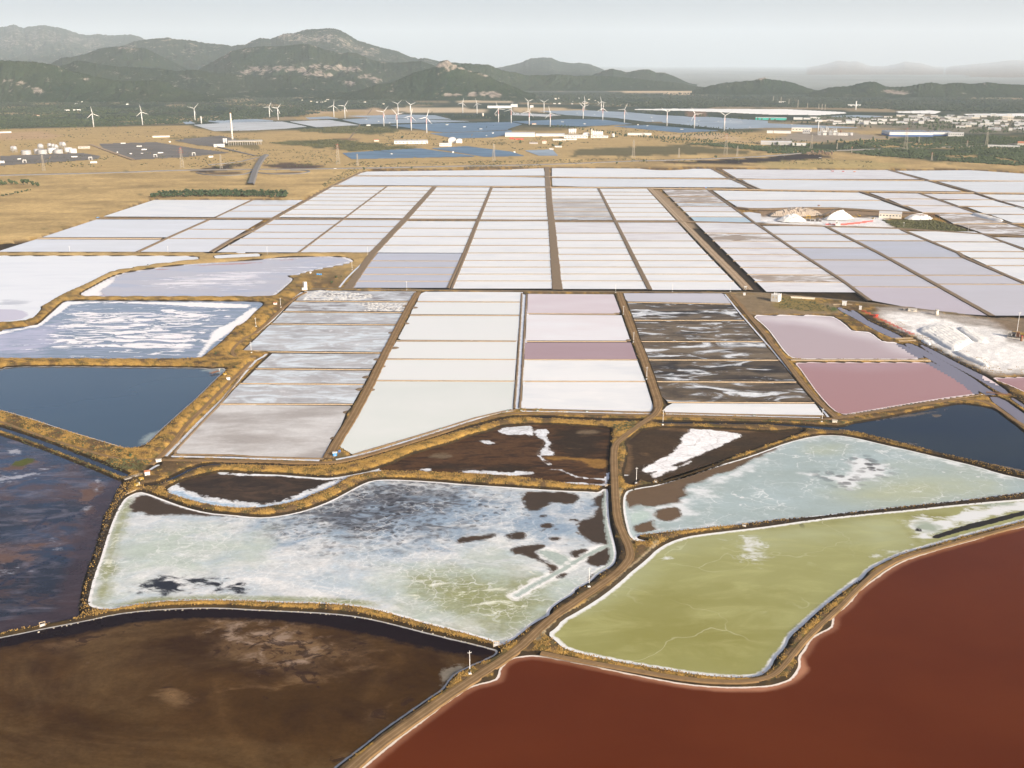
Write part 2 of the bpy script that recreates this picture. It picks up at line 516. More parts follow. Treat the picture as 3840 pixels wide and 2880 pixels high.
   olive=[fld("D1 1300,30 1600,-40 2000,60 2212,50 D2 200,0 300,280 0,480 D1 2000,480 1700,330 1500,280", 40), fld("C0 1060,900 1150,830 1130,930 1060,1130 1010,1280 980,1450 970,1580 D0 960,100 900,230 830,260 810,150 850,20 C0 880,1450 930,1250 1000,1050", 9), fld("D0 830,255 1000,240 1300,190 1800,165 2212,185 D1 400,190 900,215 1100,260 900,245 300,215 0,205 D0 1600,195 1050,260",6)],
   dark=[fld("C1 350,985 650,880 900,745 1150,700 1600,720 1750,800 1500,950 1450,1060 1100,1100 700,1100 400,1050", 70)],
   blue=[fld("C1 0,1030 350,990 900,745 1400,705 2212,765 C2 150,900 0,1060 C1 2000,1150 1700,1200 1300,1300 700,1250 300,1130 0,1100", 60), fld("C2 0,950 250,900 550,880 750,900 700,1000 550,1100 600,1200 400,1240 100,1200 0,1180 C1 2050,1080", 30)],
   mud=[fld("C0 1120,960 1140,880 1210,820 1300,822 1500,920 1900,985 2212,1012 C1 250,1005 100,1010 C0 2100,1010 1850,1000 1560,990 1400,990 1280,1000 1240,965", 7),
        fld("C2 100,800 200,790 500,800 590,830 550,870 555,905 430,890 340,880 280,930 200,960 130,950 100,880", 5), fld("C2 700,870 750,820 800,800 812,760 830,800 790,950 810,1020 850,1200 860,1245 700,1240 630,1190 640,1180 560,1150 560,1080 600,1040 690,1020 750,950", 5),
        fld("C2 -20,1160 50,1140 120,1150 110,1200 20,1215", 4), fld("C2 250,1075 310,1065 370,1080 320,1110 260,1105", 4), fld("C2 240,1000 270,990 300,1000 260,1018", 3), fld("C2 490,1020 580,1030 570,1050 500,1040", 3), fld("C2 310,1195 400,1180 420,1200 360,1220", 4),
        fld("C2 0,1275 200,1250 300,1255 200,1310 200,1340 300,1400 410,1450 330,1505 340,1480 300,1420 100,1330 0,1330", 4), fld("C2 510,1310 620,1285 650,1300 560,1365 520,1360", 4), fld("C2 620,1390 750,1300 850,1260 870,1380 830,1430 750,1440 700,1430", 4), fld("C2 380,1530 430,1495 478,1495 470,1515 400,1540", 3),
        fld("C2 640,1600 700,1500 860,1435 880,1440 760,1510 700,1570 620,1640", 4), fld("C1 2150,1165 2212,1155 2212,1205", 3), fld("C1 1730,1240 1750,1190 1900,1180 2070,1155 2060,1180 1940,1215 1850,1220", 4)],
   black=[fld("C0 1220,1620 1350,1540 1550,1560 1800,1530 1930,1580 1900,1659 D0 1850,50 1650,80 1500,160 1400,160 1340,110", 16), fld("D0 1950,100 2100,80 2130,140 2000,130", 10)],
   channel=[fld("C2 835,770 815,900 830,1050 850,1180 875,1290 885,1380 850,1440 750,1500", 2, 3.2), fld("C2 860,1245 640,1340 430,1470 180,1605 40,1690", 2, 2.2), fld("C2 215,1310 320,1290 480,1350 500,1380 420,1440 380,1420 290,1360", 4)],
   chrim=[fld("C2 835,770 815,900 830,1050 850,1180 875,1290 885,1380 850,1440 750,1500", 2.5, 5.2), fld("C2 860,1245 640,1340 430,1470 180,1605 40,1690", 6, 6), fld("C2 200,1310 320,1275 500,1350 520,1390 420,1460 380,1430 270,1370", 6)])),
 dict(name='teal_pan', rim=1.2, smooth=1, poly="C2 960,850 980,800 1000,782 1100,757 1250,737 1500,655 1800,560 2000,505 2212,430 C3 150,372 400,308 600,304 750,326 1000,386 1210,432 1500,502 1800,572 2000,636 2212,682 2800,810 2800,760 2212,805 1700,872 1200,922 700,977 300,1022 0,1048 C2 2000,1078 1700,1103 1400,1138 1100,1170 1080,1182 1085,1200 1160,1215 1140,1228 1060,1218 1010,1172 980,1060 960,950",
  fields=dict(
   mud=[fld("C2 990,785 1250,737 1500,655 1800,560 2212,430 C3 200,345 150,375 0,455 C2 2100,500 1900,610 1700,660 1650,700 1500,730 1480,790 1530,820 1450,850 1440,885 1300,900 1180,930 1100,890 1000,940 970,920 960,860", 7),
        fld("C2 1235,985 1260,945 1330,930 1420,925 1455,960 1460,1000 1400,1035 1350,1050 1260,1030", 5), fld("C2 1040,1100 1080,1080 1220,1030 1230,1050 1215,1075 1255,1120 1150,1150 1060,1140", 5), fld("C2 1080,1180 1300,1160 1560,1130 1500,1150 1240,1215 1160,1200 1100,1205", 4)],
   crust=[fld("C2 2300,420 C3 0,440 150,372 400,308 600,304 1000,386 1500,502 2000,636 2212,682 2212,700 1900,645 1560,560 1400,500 1000,410 700,345 400,325 200,370 0,470", 9), fld("C2 1700,680 1800,640 2000,560 2212,490 2212,520 1900,700 1700,760", 14), fld("C2 1000,930 1200,905 1450,850 1600,850 1600,1000 1400,1060 1240,1060 1240,960 1100,960 1020,1000", 25), fld("C2 1080,1165 1400,1130 2000,1070 C3 0,1040 0,1030 C2 1700,1080 1300,1110 1220,1080", 10), fld("C3 260,630 500,640 680,650 700,490 760,480 900,520 1080,600 1030,660 920,690 830,700 750,770 660,770 560,700 420,670", 9), fld("C2 1500,840 1530,800 1490,740 1650,720 1800,800 1600,900", 18)],
   teal=[fld("C2 985,1010 1060,960 1180,970 1210,1000 1150,1040 1060,1070 1010,1060", 8)],
   olive=[fld("C3 700,820 1100,640 1500,620 1900,740 1500,860 1000,880", 60), fld("C3 350,420 600,400 650,450 400,470",25)],
   black=[fld("C3 710,485 880,500 1000,570 1040,640 850,650 800,570", 12), fld("C3 430,640 700,640 780,700 680,760 560,690", 14)],
   channel=[fld("C2 965,880 985,1000 1010,1120 1060,1190 1150,1220", 2, 3.0), fld("C2 1080,1165 1200,1145 1350,1120", 2, 2.0)])),
 dict(name='green_pan', rim=2.6, smooth=1, poly="D2 425,385 600,290 800,162 980,12 C2 1000,1508 1100,1430 1190,1352 1240,1300 1350,1232 1500,1182 1700,1152 2000,1117 2212,1092 C3 400,1032 800,988 1200,952 1600,908 2000,872 2212,857 2800,780 2800,880 2212,1045 1800,1150 1400,1262 1150,1332 1000,1402 870,1472 820,1542 740,1612 D3 815,10 700,97 560,202 400,332 300,432 190,522 150,622 60,712 30,785 0,818 D2 2150,862 2060,880 1900,880 1600,857 1300,807 1000,757 700,697 540,657 440,622 380,562 305,502 390,442",
  fields=dict(
   salt=[fld("C3 1130,1020 1400,990 1440,1030 1600,985 1750,920 2212,860 2700,790 2700,880 2212,960 2000,1010 1700,1080 1480,1160 1420,1190 1480,1210 1300,1225 1200,1090", 7), fld("C3 870,1360 1000,1300 1190,1255 1180,1275 900,1375", 6), fld("C3 1225,1240 1290,1240 1270,1255 1240,1255", 5), fld("C2 1950,1180 2100,1180 2150,1400 2120,1440 2000,1350", 22), fld("C2 1280,1380 1350,1350 1380,1370 1300,1390",5)],
   gray=[fld("C3 1260,1090 1330,1040 1420,1060 1500,1120 1480,1150 1400,1140 1300,1120", 8), fld("C3 1800,900 2100,870 2150,900 1900,930", 8)],
   black=[fld("C3 1410,1180 1450,1165 1700,1080 2000,1010 2212,955 2800,790 2800,850 2212,995 1900,1080 1650,1140 1480,1195 1430,1197", 2.5), fld("C3 1270,1110 1310,1105 1315,1130 1285,1135", 4)],
   pale=[fld("C3 -100,1150 400,1120 800,1050 1080,1045 1230,1220 1000,1270 800,1200 400,1200 0,1250 C2 1900,1200 1500,1220 1300,1330 1250,1350 1500,1200", 40), fld("C2 1240,1350 1200,1480 D2 700,250 560,350 600,280 C2 1000,1500", 25)],
   deepg=[fld("D2 1100,200 2000,200 2200,500 1800,800 1000,650 600,560 700,350", 110), fld("C3 0,1100 400,1060 800,1015 1000,1000 1500,970 1590,1000 1480,1025 1100,1030 700,1060 0,1130", 6), fld("C3 1080,1040 1130,1035 1330,1230 1270,1225", 3)],
   dots=[fld("C3 0,1105 200,1085 380,1065 820,1020", 3, 4)])),
 dict(name='red_pond', rim=1.3, smooth=1, poly="D1 600,1950 910,1659 1100,1500 1300,1340 1500,1195 1650,1080 1800,980 1900,935 2060,900 2090,860 2100,800 2150,740 2212,708 D2 100,688 200,683 350,703 600,753 900,818 1200,878 1500,933 1800,958 2000,958 2212,948 D3 80,930 140,910 190,890 250,810 265,760 255,700 310,630 360,540 430,495 540,445 553,400 553,345 600,305 650,270 720,200 770,130 850,70 955,-5 C3 1000,1480 1150,1392 1300,1342 1500,1280 1800,1200 1900,1163 2212,1088 2800,960 3300,1700 D3 3000,2300 D1 600,2300",
  fields=dict(shal=[fld("D3 330,780 300,690 260,690 255,800 200,880 150,910 60,940 D2 1600,938 1200,880 600,755 1200,900 1700,990 2100,998 2212,990 D3 180,930 320,850 350,790", 3.5)])),
 dict(name='blue_pond', rim=0, smooth=1, poly="C2 1225,190 1300,188 1500,193 2212,203 C3 0,205 300,220 450,228 640,240 720,207 860,188 1200,124 1500,63 1680,32 1760,45 1860,60 1950,80 2050,160 2150,230 2212,290 2800,560 2800,780 2212,640 2000,575 1700,515 1400,440 1100,362 900,312 780,282 600,264 420,258 300,240 0,217 C2 2212,213 1500,208 1240,204",
  fields=dict(mud=[fld("C3 890,185 1100,140 1300,115 1450,100 1580,68 1400,115 1250,140 1050,160", 4), fld("C3 1415,135 1460,122 1505,127 1480,145 1430,147", 3), fld("C3 1230,375 1280,380", 2, 1.5), fld("C3 1950,560 2212,615", 2, 2)])),
 dict(name='pink_pan', rim=0.8, smooth=1, poly="B3 -135,655 0,653 530,656 600,680 680,740 725,790 880,795 950,850 1000,885 1130,890 1270,960 1390,1030 900,1028 300,1027 200,1020 130,950 60,850 0,770 -90,690", fields=dict(pale=[fld("B3 -100,660 530,660 700,760 900,800 1100,885 1350,1020 1000,880 700,800 300,710 0,700", 35)]), mat='pink_a'),
 dict(name='rose_pan', rim=0.6, smooth=1, poly="B3 215,1060 700,1062 1400,1060 1440,1065 1600,1150 1740,1230 1832,1312 1800,1330 1500,1368 1000,1450 700,1503 640,1508 560,1470 430,1330 330,1190 260,1090", fields=dict(pale=[fld("B3 215,1060 1400,1055 1440,1065 1000,1120 400,1100", 30)]), mat='pink_b'),
 dict(name='far_rose_pan', rim=0.8, smooth=0, poly="B3 1930,1195 2212,1188 2800,1180 2800,1650 2212,1310 2100,1260", fields=dict(pale=[fld("B3 1930,1195 2212,1188 2800,1190 2000,1205", 10)]), mat='pink_b'),
 dict(name='brine_canal', rim=0, smooth=1, poly="B3 590,575 690,608 900,718 1100,808 1175,850 1085,852 900,765 750,675 615,608", fields={}, mat='lilac_water'),
 dict(name='brine_canal', rim=0, smooth=1, poly="B3 1160,893 1255,898 1500,1038 1750,1178 1900,1288 1990,1338 1875,1345 1750,1235 1500,1092 1300,975", fields={}, mat='lilac_water'),
 dict(name='brine_canal', rim=0, smooth=1, poly="B3 1890,1362 2010,1357 2212,1500 2800,1900 2800,2000 2212,1605 2100,1510", fields={}, mat='lilac_water'),
 dict(name='brine_canal', rim=0, smooth=1, poly="B3 1285,890 1400,938 1600,1045 1800,1145 1900,1190 2100,1328 2030,1335 1800,1192 1600,1085 1400,975", fields={}, mat='lilac_water'),
 dict(name='brine_canal', rim=0, smooth=1, poly="B3 700,605 760,615 900,730 1150,840 1110,838 880,745", fields={}, mat='lilac_water'),
 dict(name='brine_canal', rim=0, smooth=1, poly="B3 2080,1360 2130,1365 2400,1560 2380,1590 2212,1450", fields={}, mat='lilac_water'),
 # narrow canals drawn as a centre line with a half width in metres
 dict(name='drain_canal', rim=0, smooth=1, half=1.7, poly="C0 1275,745 1400,722 1520,665 1690,580 1880,552 2212,560 C1 300,572 600,565 800,545 1000,490 1300,398 1600,308 1900,228 2100,175 2212,155 C2 200,150 400,160 700,175 1000,180 1115,180", fields={}, mat='canal'),
 dict(name='salt_channel', rim=0, smooth=0, half=1.6, poly="C0 1430,487 1530,388 1720,190 1920,-5 B0 2130,1130 2212,1040 B1 60,1010 90,985", fields={}, mat='salt_canal'),
 dict(name='salt_channel', rim=0, smooth=0, half=1.5, poly="B1 0,806 145,690 240,590 330,500 395,452", fields={}, mat='salt_canal'),
 dict(name='salt_channel', rim=0, smooth=0, half=1.5, poly="C0 1480,487 2000,498 2212,507 C1 0,507 300,515 550,522", fields={}, mat='salt_canal'),
 dict(name='salt_channel', rim=0, smooth=1, half=1.5, poly="C1 690,515 850,485 1000,447 1300,357 1600,262 1900,165 2100,108 2212,95 C2 0,100", fields={}, mat='salt_canal'),
 dict(name='salt_channel', rim=0, smooth=0, half=1.2, poly="C2 85,97 500,103 1215,120", fields={}, mat='salt_canal'),
 dict(name='salt_channel', rim=0, smooth=0, half=1.0, poly="C2 1330,120 1700,130 2212,142 C3 0,143 450,152", fields={}, mat='salt_canal'),
 dict(name='salt_channel', rim=0, smooth=0, half=3.0, poly="B2 110,475 95,700 78,1000 60,1250 48,1455", fields={}, mat='salt_canal'),
 dict(name='salt_channel', rim=0, smooth=0, half=1.1, poly="B2 1840,470 1960,620 2212,910 B3 0,905 120,1050 280,1240 430,1410 520,1530", fields={}, mat='salt_canal'),
 dict(name='salt_channel', rim=0, smooth=0, half=0.9, poly="B3 650,1520 760,1500 1000,1462 1500,1385 1850,1335", fields={}, mat='salt_canal'),
 dict(name='salt_channel', rim=0, smooth=0, half=1.6, poly="B1 720,410 780,335 850,265 980,145", fields={}, mat='salt_canal'),
 dict(name='salt_puddle', rim=0, smooth=1, poly="C0 1270,610 1330,570 1370,555 1395,560 1340,585 1300,612", fields={}, mat='salt_canal'),
 dict(name='mud_flat', rim=0, smooth=1, poly="C2 1010,760 960,640 990,560 1010,420 980,380 1060,310 1150,245 1500,240 2000,262 2212,285 C3 200,268 330,255 260,290 0,385 C2 2000,455 1700,570 1500,640 1270,708 1190,715 1140,700 1100,670", mat='mud_b',
  fields=dict(salt=[fld("C2 1520,250 1700,255 1860,275 2010,305 1900,345 1800,400 1600,480 1500,520 1350,580 1500,560 1560,520 1420,600 1300,640 1230,680 1190,640 1260,610 1180,630 1120,605 1150,575 1280,515 1380,460 1440,400 1480,340 1450,335 1480,300 1530,280", 5), fld("C2 940,648 1000,650", 2, 1.0)],
              tan=[fld("C2 980,640 1010,460 980,400 1010,380 1030,560 1000,640", 8), fld("C2 1150,245 2000,262 C3 300,262 C2 1700,280", 10), fld("C2 1090,460 1150,455 1200,465 1150,480",5)])),
]

# strips of pans whose inside the terrain must stay below (outlines only)
HULLS = [
 "B1 400,445 560,430 600,437 1390,443 1330,527 1270,622 1225,730 1090,970 1005,1112 938,1243 842,1415 C1 820,70 780,110 770,145 740,220 700,290 655,350 580,502 0,492 C0 1590,470 1500,470 1525,440 1900,30 B0 2080,1240 2212,1110 B1 120,985 125,965 0,960 B0 2100,955 2212,850 B1 145,712",
 "B1 1440,446 2212,450 B2 95,452 80,640 52,868 28,1215 10,1470 C1 2140,92 1900,150 1600,243 1300,333 1000,420 830,472 720,405 780,290 830,225 940,0 B1 1040,1210 1115,1030 1215,870 1330,655 1345,610 1395,528 1410,480",
 "B2 135,463 880,468 940,625 1020,855 1085,1035 1155,1220 1238,1485 1200,1485 80,1458 92,1215 112,885 128,643",
 "B2 960,458 1830,460 2010,700 2300,1038 B3 250,1228 400,1405 495,1520 B2 1320,1492 1308,1465 1330,1440 1290,1350 1250,1215 1180,1030 1115,870 1055,690 985,525",
]
FARHULL = "A1 1000,650 2212,640 A2 1800,640 A3 0,648 1100,655 1750,650 2212,680 2900,720 2900,1300 2500,1500 B3 2212,670 1920,665 870,535 B2 2150,445 0,435 B1 800,410 800,395 1030,105 0,105 B0 0,104 A0 -300,1372 -200,1340 350,1240 840,1085 1300,915 2200,912 A1 420,905 640,800"
EMB = [  # high embankments: line, height, radius
 ("C0 -600,20 0,140 300,230 600,330 900,420 1150,470 1300,460 1500,260 1750,20 B0 2000,1190 2040,1060 1800,1060 1000,1065 0,1060", 3.2, 26),
 ("B0 1760,1050 2000,860 2212,660 B1 100,560 300,430 480,330", 2.6, 22),
 ("B0 -600,740 0,730 250,710 340,660 480,540 560,505 1200,508 2212,508 B1 130,505", 2.4, 20),
 ("B0 520,500 700,410 950,295 1160,255 1500,205 2212,155 B1 500,125 850,130", 2.4, 20),
 ("B0 -600,122 0,122 1600,122 1780,140", 2.2, 16),
 ("C1 0,600 600,610 1000,540 1400,440 1700,350 2212,190", 2.6, 24),
 ("C1 0,950 350,895 650,790 1000,650 1200,630 1700,650 2212,690 C2 400,730 800,755", 2.6, 22),
 ("C0 1250,770 1500,840 2000,960 2212,960", 2.4, 20),
 ("D0 0,505 500,420 1000,310 1600,250 2212,265 D1 600,290 1100,360 1700,510 2060,600", 2.2, 14),
 ("C0 1050,790 950,980 880,1200 780,1450 D0 720,150 720,320", 2.4, 18),
 ("C3 780,280 1100,362 1500,470 2000,600 2212,660 2800,790", 2.4, 18),
 ("C2 1200,1210 1500,1155 2212,1065 C3 700,990 1400,905 2212,825 2800,750", 2.4, 18),
 ("D2 500,680 1000,780 1600,890 2000,920 2212,890 D3 150,760 300,540 600,280 880,20 C3 1000,1420 1400,1280 2000,1130 2800,930", 2.4, 22),
]
ROADS = [  # centre line, half width m, level above the pans, material
 ("D1 600,1850 830,1659 1000,1505 1200,1355 1400,1215 1620,1055 1850,905 2050,775 2212,665 D2 100,590 250,440 400,318 600,185 800,50 900,-20 C2 980,1420 1025,1350 1015,1280 975,1190 935,1100 905,1000 893,850 887,700 880,550 880,430 900,375 950,325 1020,275 1100,212 1180,160 1240,118 1268,60", 3.1, 2.0, 'road'),
 ("B2 1240,1500 1272,1420 1235,1310 1180,1150 1130,1000 1080,880 1020,720 960,560 925,452", 4.6, 1.0, 'road'),
 ("B1 1395,452 1330,560 1245,720 1165,880 1080,1050 995,1230 905,1400 810,1570 C1 715,330 620,500", 4.6, 1.1, 'road'),
 ("C0 1340,510 1450,520 2212,525 C1 300,540 580,540 700,535 900,490 1200,405 1600,280 2000,150 2212,118 C2 0,115 600,120 1100,128 1250,130 1600,145 2212,158 C3 300,166 520,168 620,152 1000,90 1500,10 1650,-10 1850,0 1990,70 2212,230 2800,520", 2.4, 1.3, 'road'),
 ("B1 430,448 330,500 150,660 0,800 B0 2100,850 1990,960 2040,1020 2212,1010", 2.0, 1.4, 'road'),
 ("B0 2170,1050 1990,1220 1760,1450 1600,1600 C0 1500,370 1370,500 1300,560", 2.2, 1.6, 'road'),
 ("B2 1900,470 2050,650 2212,840 B3 20,880 150,1040 300,1240 450,1410 590,1530", 3.4, 1.0, 'road'),
 ("B1 480,420 760,420 1390,432 1480,430 B2 0,438 900,446 2000,452 2212,458 B3 60,465 400,492 880,545 1400,605 1940,680 2300,720", 2.6, 0.8, 'road_grey'),
 ("D2 250,660 600,730 1000,800 1500,890 1900,915 2150,895 D3 60,850 150,760 300,565 450,420 600,285 750,130 880,5 C3 1000,1440 1150,1362 1500,1262 2000,1128 2212,1070 2800,930", 1.6, 2.1, 'road'),
 ("C0 -600,60 0,180 200,255 450,340 700,420 900,480 1100,520 1300,512 1370,505", 1.5, 1.8, 'road'),
]
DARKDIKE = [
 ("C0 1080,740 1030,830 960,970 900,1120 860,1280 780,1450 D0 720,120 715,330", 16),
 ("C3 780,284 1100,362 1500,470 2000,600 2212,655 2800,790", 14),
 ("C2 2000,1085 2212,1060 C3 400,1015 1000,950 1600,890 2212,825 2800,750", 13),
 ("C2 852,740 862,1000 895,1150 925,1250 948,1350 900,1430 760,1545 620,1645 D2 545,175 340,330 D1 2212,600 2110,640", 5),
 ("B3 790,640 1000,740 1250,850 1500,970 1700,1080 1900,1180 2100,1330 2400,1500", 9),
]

# ------------------------------------------------------------------ ground sheet
TH = np.concatenate([np.linspace(-0.95, -0.60, 24)[:-1], np.arange(-0.60, 0.6001, 0.00165), np.linspace(0.60, 0.95, 24)[1:]])
R = [40.0]
while R[-1] < 118000:
    r = R[-1]
    R.append(r + (25.0 if r < 330 else min(max(0.9, (1.1 if r < 1150 else 1.6) * r * r / 356000.0), 2500)))
R = np.array(R)
NT, NR = len(TH), len(R)
gx = np.outer(R, np.sin(TH)).ravel()
gy = np.outer(R, np.cos(TH)).ravel()
GP = np.stack([gx, gy], 1)
GR = np.repeat(R, NT)
near = np.where(GR < 2300)[0]
PN = GP[near]

s_all = np.full(len(GP), FAR)
near_rim = np.zeros(len(PN))
for p in PONDS:
    q = px(p['poly'])
    if p.get('smooth'):
        q = chaikin(q, p['smooth'], p.get('half') is None)
    p['w'] = g2(q)
    p['thin'] = p.get('half') is not None and p['half'] < 2.4 and p['name'] != 'drain_canal'
    if p['thin']:
        continue
    p['s'] = sdf_into(PN, p['w'], p.get('half'))
    cur = s_all[near]
    upd = p['s'] < cur
    near_rim[upd] = p['rim']
    s_all[near] = np.minimum(cur, p['s'])
s_water = s_all.copy()
for h in HULLS:
    d = sdf_into(PN, W(h)) + 0.6
    s_all[near] = np.minimum(s_all[near], d)
fh = W(FARHULL)
m_far = (GR > 1200) & (GR < 6000)
dfar = np.full(len(GP), FAR)
dfar[m_far] = sdf_into(GP[m_far], fh, pad=120)
s_all = np.minimum(s_all, np.where(dfar < 60, dfar - 8 * sstep(1500, 3000, GR), FAR))

hh = np.where(GR < 1000, 2.2, 2.2 - 1.5 * sstep(1000, 1300, GR))
emb_w = np.zeros(len(GP))
for s, h, rad in EMB:
    d = np.full(len(GP), 1e3)
    d[near] = sdf_into(PN, W(s), 0.0, pad=80)
    k = 1 - sstep(rad * .6, rad * 1.3, d)
    hh = hh * (1 - k) + h * 1.2 * k
    emb_w = np.maximum(emb_w, k)
lump = fbm(gx / 5.0, gy / 5.0, 3, 3)
gz_ = np.where(s_all > 0, hh * np.tanh(.8 * np.maximum(s_all, 0) / hh) + (lump - .5) * 1.0 * sstep(1.8, 6, s_all) * sstep(2600, 1500, GR), np.maximum(-2.4, 0.8 * s_all))
far_land = sstep(2600, 4200, GR)
gz_ = gz_ * (1 - far_land) + far_land * (fbm(gx / 400, gy / 400, 3, 9) * 4 - 1.6)
road_d = np.full(len(GP), 99.0)
ROADW = []
for s, hw, lev, mt in ROADS:
    c = g2(chaikin(px(s), 2, False), lev)
    ROADW.append(c)
    d = np.full(len(GP), 99.0)
    d[near] = sdf_into(PN, c, 0.0, pad=30)
    k = (1 - sstep(hw + .3, hw + 3.2, d)) * sstep(.2, 1.8, s_all)
    gz_ = gz_ * (1 - k) + (lev - .12) * k
    road_d = np.minimum(road_d, d - hw)
for p in PONDS:
    if p['thin']:
        d = np.full(len(GP), 99.0)
        d[near] = sdf_into(PN, p['w'], 0.0, pad=30)
        k = 1 - sstep(p['half'] + 1.5, p['half'] + 5.0, d)
        gz_ = gz_ * (1 - k) + .05 * k

def paint(col, s, w=10.0, half=None, amt=1.0, nz=0.0, nsize=30.0, pad=None):
    """lay one land cover colour over the ground colours"""
    global ALB
    sh = W(s)
    d = sdf_into(GP, sh, half, pad=max(4 * w, 60))
    if nz:
        d = d + (fbm(gx / nsize, gy / nsize, 4, 31) - .5) * 2 * nz
    k = (1 - sstep(-w, w, d)) * amt
    ALB += (np.array(col) - ALB) * k[:, None]

EARTH, GOLD, STRAW = np.array((.115, .075, .038)), np.array((.345, .212, .058)), np.array((.385, .275, .122))
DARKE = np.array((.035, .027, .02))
ng = fbm(gx / 9, gy / 9, 4, 5)
ng2 = fbm(gx / 60, gy / 60, 3, 6)
gold = sstep(.44, .60, ng * .65 + ng2 * .35 + .10 * emb_w)
ALB = EARTH * (1 - gold[:, None]) + GOLD * gold[:, None]
olive = sstep(.56, .66, fbm(gx / 6, gy / 6, 3, 8)) * .75
ALB += (np.array((.075, .065, .025)) - ALB) * (olive * sstep(2600, 1500, GR))[:, None]
# far land: straw near, scrub and forest beyond
fs = sstep(1500, 2100, GR) * (dfar > 0)
sm = STRAW * (0.45 + 1.1 * fbm(gx / 120, gy / 45, 5, 12))[:, None]
ALB += (sm - ALB) * fs[:, None]
fo = sstep(5200, 6000, GR + 1600 * (fbm(gx / 900, gy / 500, 3, 14) - .5))
fc = np.array((.018, .036, .022)) + (np.array((.045, .055, .034)) - np.array((.018, .036, .022))) * sstep(.45, .7, fbm(gx / 350, gy / 200, 4, 15))[:, None]
fc += (np.array((.36, .27, .16)) - fc) * (sstep(.66, .74, fbm(gx / 700, gy / 500, 4, 16)) * .7)[:, None]
ALB += (fc - ALB) * fo[:, None]
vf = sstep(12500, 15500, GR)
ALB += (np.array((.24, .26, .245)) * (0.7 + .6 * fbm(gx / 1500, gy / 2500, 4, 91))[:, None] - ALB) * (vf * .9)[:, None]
SCRUB = (.07, .075, .03)
FORE = (.035, .052, .022)
SAND = (.50, .40, .27)
paint(STRAW * 1.0, "A0 -900,310 500,300 1150,290 1620,275 1900,340 2212,345 A1 300,320 700,310 1100,290 1700,370 2212,400 A2 300,330 900,270 1500,330 1900,340 A3 300,310 1000,320 1100,380 600,420 0,430 A2 1700,440 0,600 A0 -900,720", 40, nz=60, nsize=150, amt=.95)
paint((.40, .27, .15), "A0 -300,340 350,330 540,370 400,400 -300,400", 30, nz=20)
paint(SCRUB, "A1 360,315 800,285 1100,290 1240,330 1000,355 700,345 420,335", 25, nz=90, nsize=60)
paint(SCRUB, "A1 100,430 450,412 700,395 900,420 1150,440 1390,470 1100,495 800,495 650,470 420,460", 25, nz=110, nsize=60)
paint((.16, .095, .06), "A1 640,395 800,388 950,400 800,412", 15, nz=20)
paint(SCRUB, "A0 1500,385 1800,370 2212,400 2212,480 1900,450 1600,420", 20, nz=120, nsize=50, amt=.7)
paint((.045, .033, .025), "A0 1640,665 1900,625 2212,590 A1 -20,560 -20,590 A0 1950,660 1750,690", 12, nz=25)
paint((.07, .045, .035), "A1 60,620 300,600 620,630 500,655 200,650", 12, nz=25)
paint((.07, .045, .035), "A0 1780,695 2000,685 2120,680 2000,700 A1 220,690 350,680 400,690 300,695", 8)
paint((.115, .10, .045), "A2 520,490 1000,460 1550,450 2150,515 1800,525 1000,545 520,547", 20, nz=70, nsize=40)
paint((.035, .048, .022), "A2 1520,440 1800,430 2212,470 A3 600,500 1000,540 1400,590 2212,600 2900,640 2900,400 2212,380 1500,360 1100,400 600,430 300,440 0,440 0,520 A2 2212,505 1800,470", 30, nz=70, nsize=90)
paint(STRAW * .9, "A3 700,440 1300,425 1800,440 2100,470 1500,475 1000,470", 15, nz=60, nsize=60)
paint(STRAW * .8, "A3 1400,520 2212,560 2212,590 1700,580", 15, nz=60, nsize=60)
paint((.025, .018, .017), "A2 1270,598 1700,578 2212,555 A3 100,530 300,525 600,540 420,570 200,585 0,592 A2 2212,600 1800,612 1400,612", 8, nz=15)
paint((.33, .27, .11), "A3 -100,600 500,570 900,590 1200,610 1100,650 0,650", 15, nz=60, nsize=40, amt=.6)
paint((.16, .10, .06), "A2 1500,165 1680,160 1680,200 1500,195", 10)
paint(SAND, "A1 1120,145 1300,118 1700,120 2050,150 1900,172 1400,172", 30)
paint(SAND, "A1 1700,85 1800,55 2212,70 2212,85 1900,85", 30)
paint((.42, .30, .18), "A1 400,180 700,150 1050,130 1300,170 1200,190 700,200", 30, nz=40, nsize=200)
paint((.45, .34, .2), "A2 0,130 300,125 700,140 500,160 0,160", 30, nz=40)
paint((.50, .38, .25), "S1 1090,550 1250,560 1460,590 1300,582 1100,575", 60, nz=200, nsize=500)
paint((.50, .38, .25), "S1 1560,570 2212,578 S2 300,590 760,592 500,610 0,612 S1 1900,605", 60, nz=250, nsize=700)
paint(STRAW * .9, "S0 1850,770 2212,720 S1 250,730 0,760 S0 2000,780", 40, nz=80)
paint((.26, .22, .17), "A3 190,340 650,330 1100,385 500,420 0,420", 20, nz=30)
paint((.45, .33, .19), "A2 1200,360 1800,350 2000,390 1750,430 A3 0,420 A2 2212,420", 18, nz=20)
paint((.15, .14, .10), "A3 350,200 2400,190 2400,340 1700,350 800,280 380,230", 30, nz=40, nsize=80)
paint((.27, .2, .13), "A2 1180,820 1480,1090 1770,1382 B2 2040,432 2170,440 A2 1860,1382 1560,1095 1270,830", 3)
paint((.10, .08, .05), "A2 1480,940 1530,1060 1600,1150 1800,1382", 5, 3, nz=6, nsize=15)
paint((.20, .15, .09), "B2 1850,470 2212,465 B3 100,520 600,560 620,640 0,650 B2 2060,650", 3, nz=2)
paint((.20, .15, .055), "B3 100,490 300,500 500,560 550,630 300,620 100,600 50,560", 6, nz=14, nsize=20)
paint((.06, .09, .025), "B3 520,590 580,585 620,610 560,620", 3)
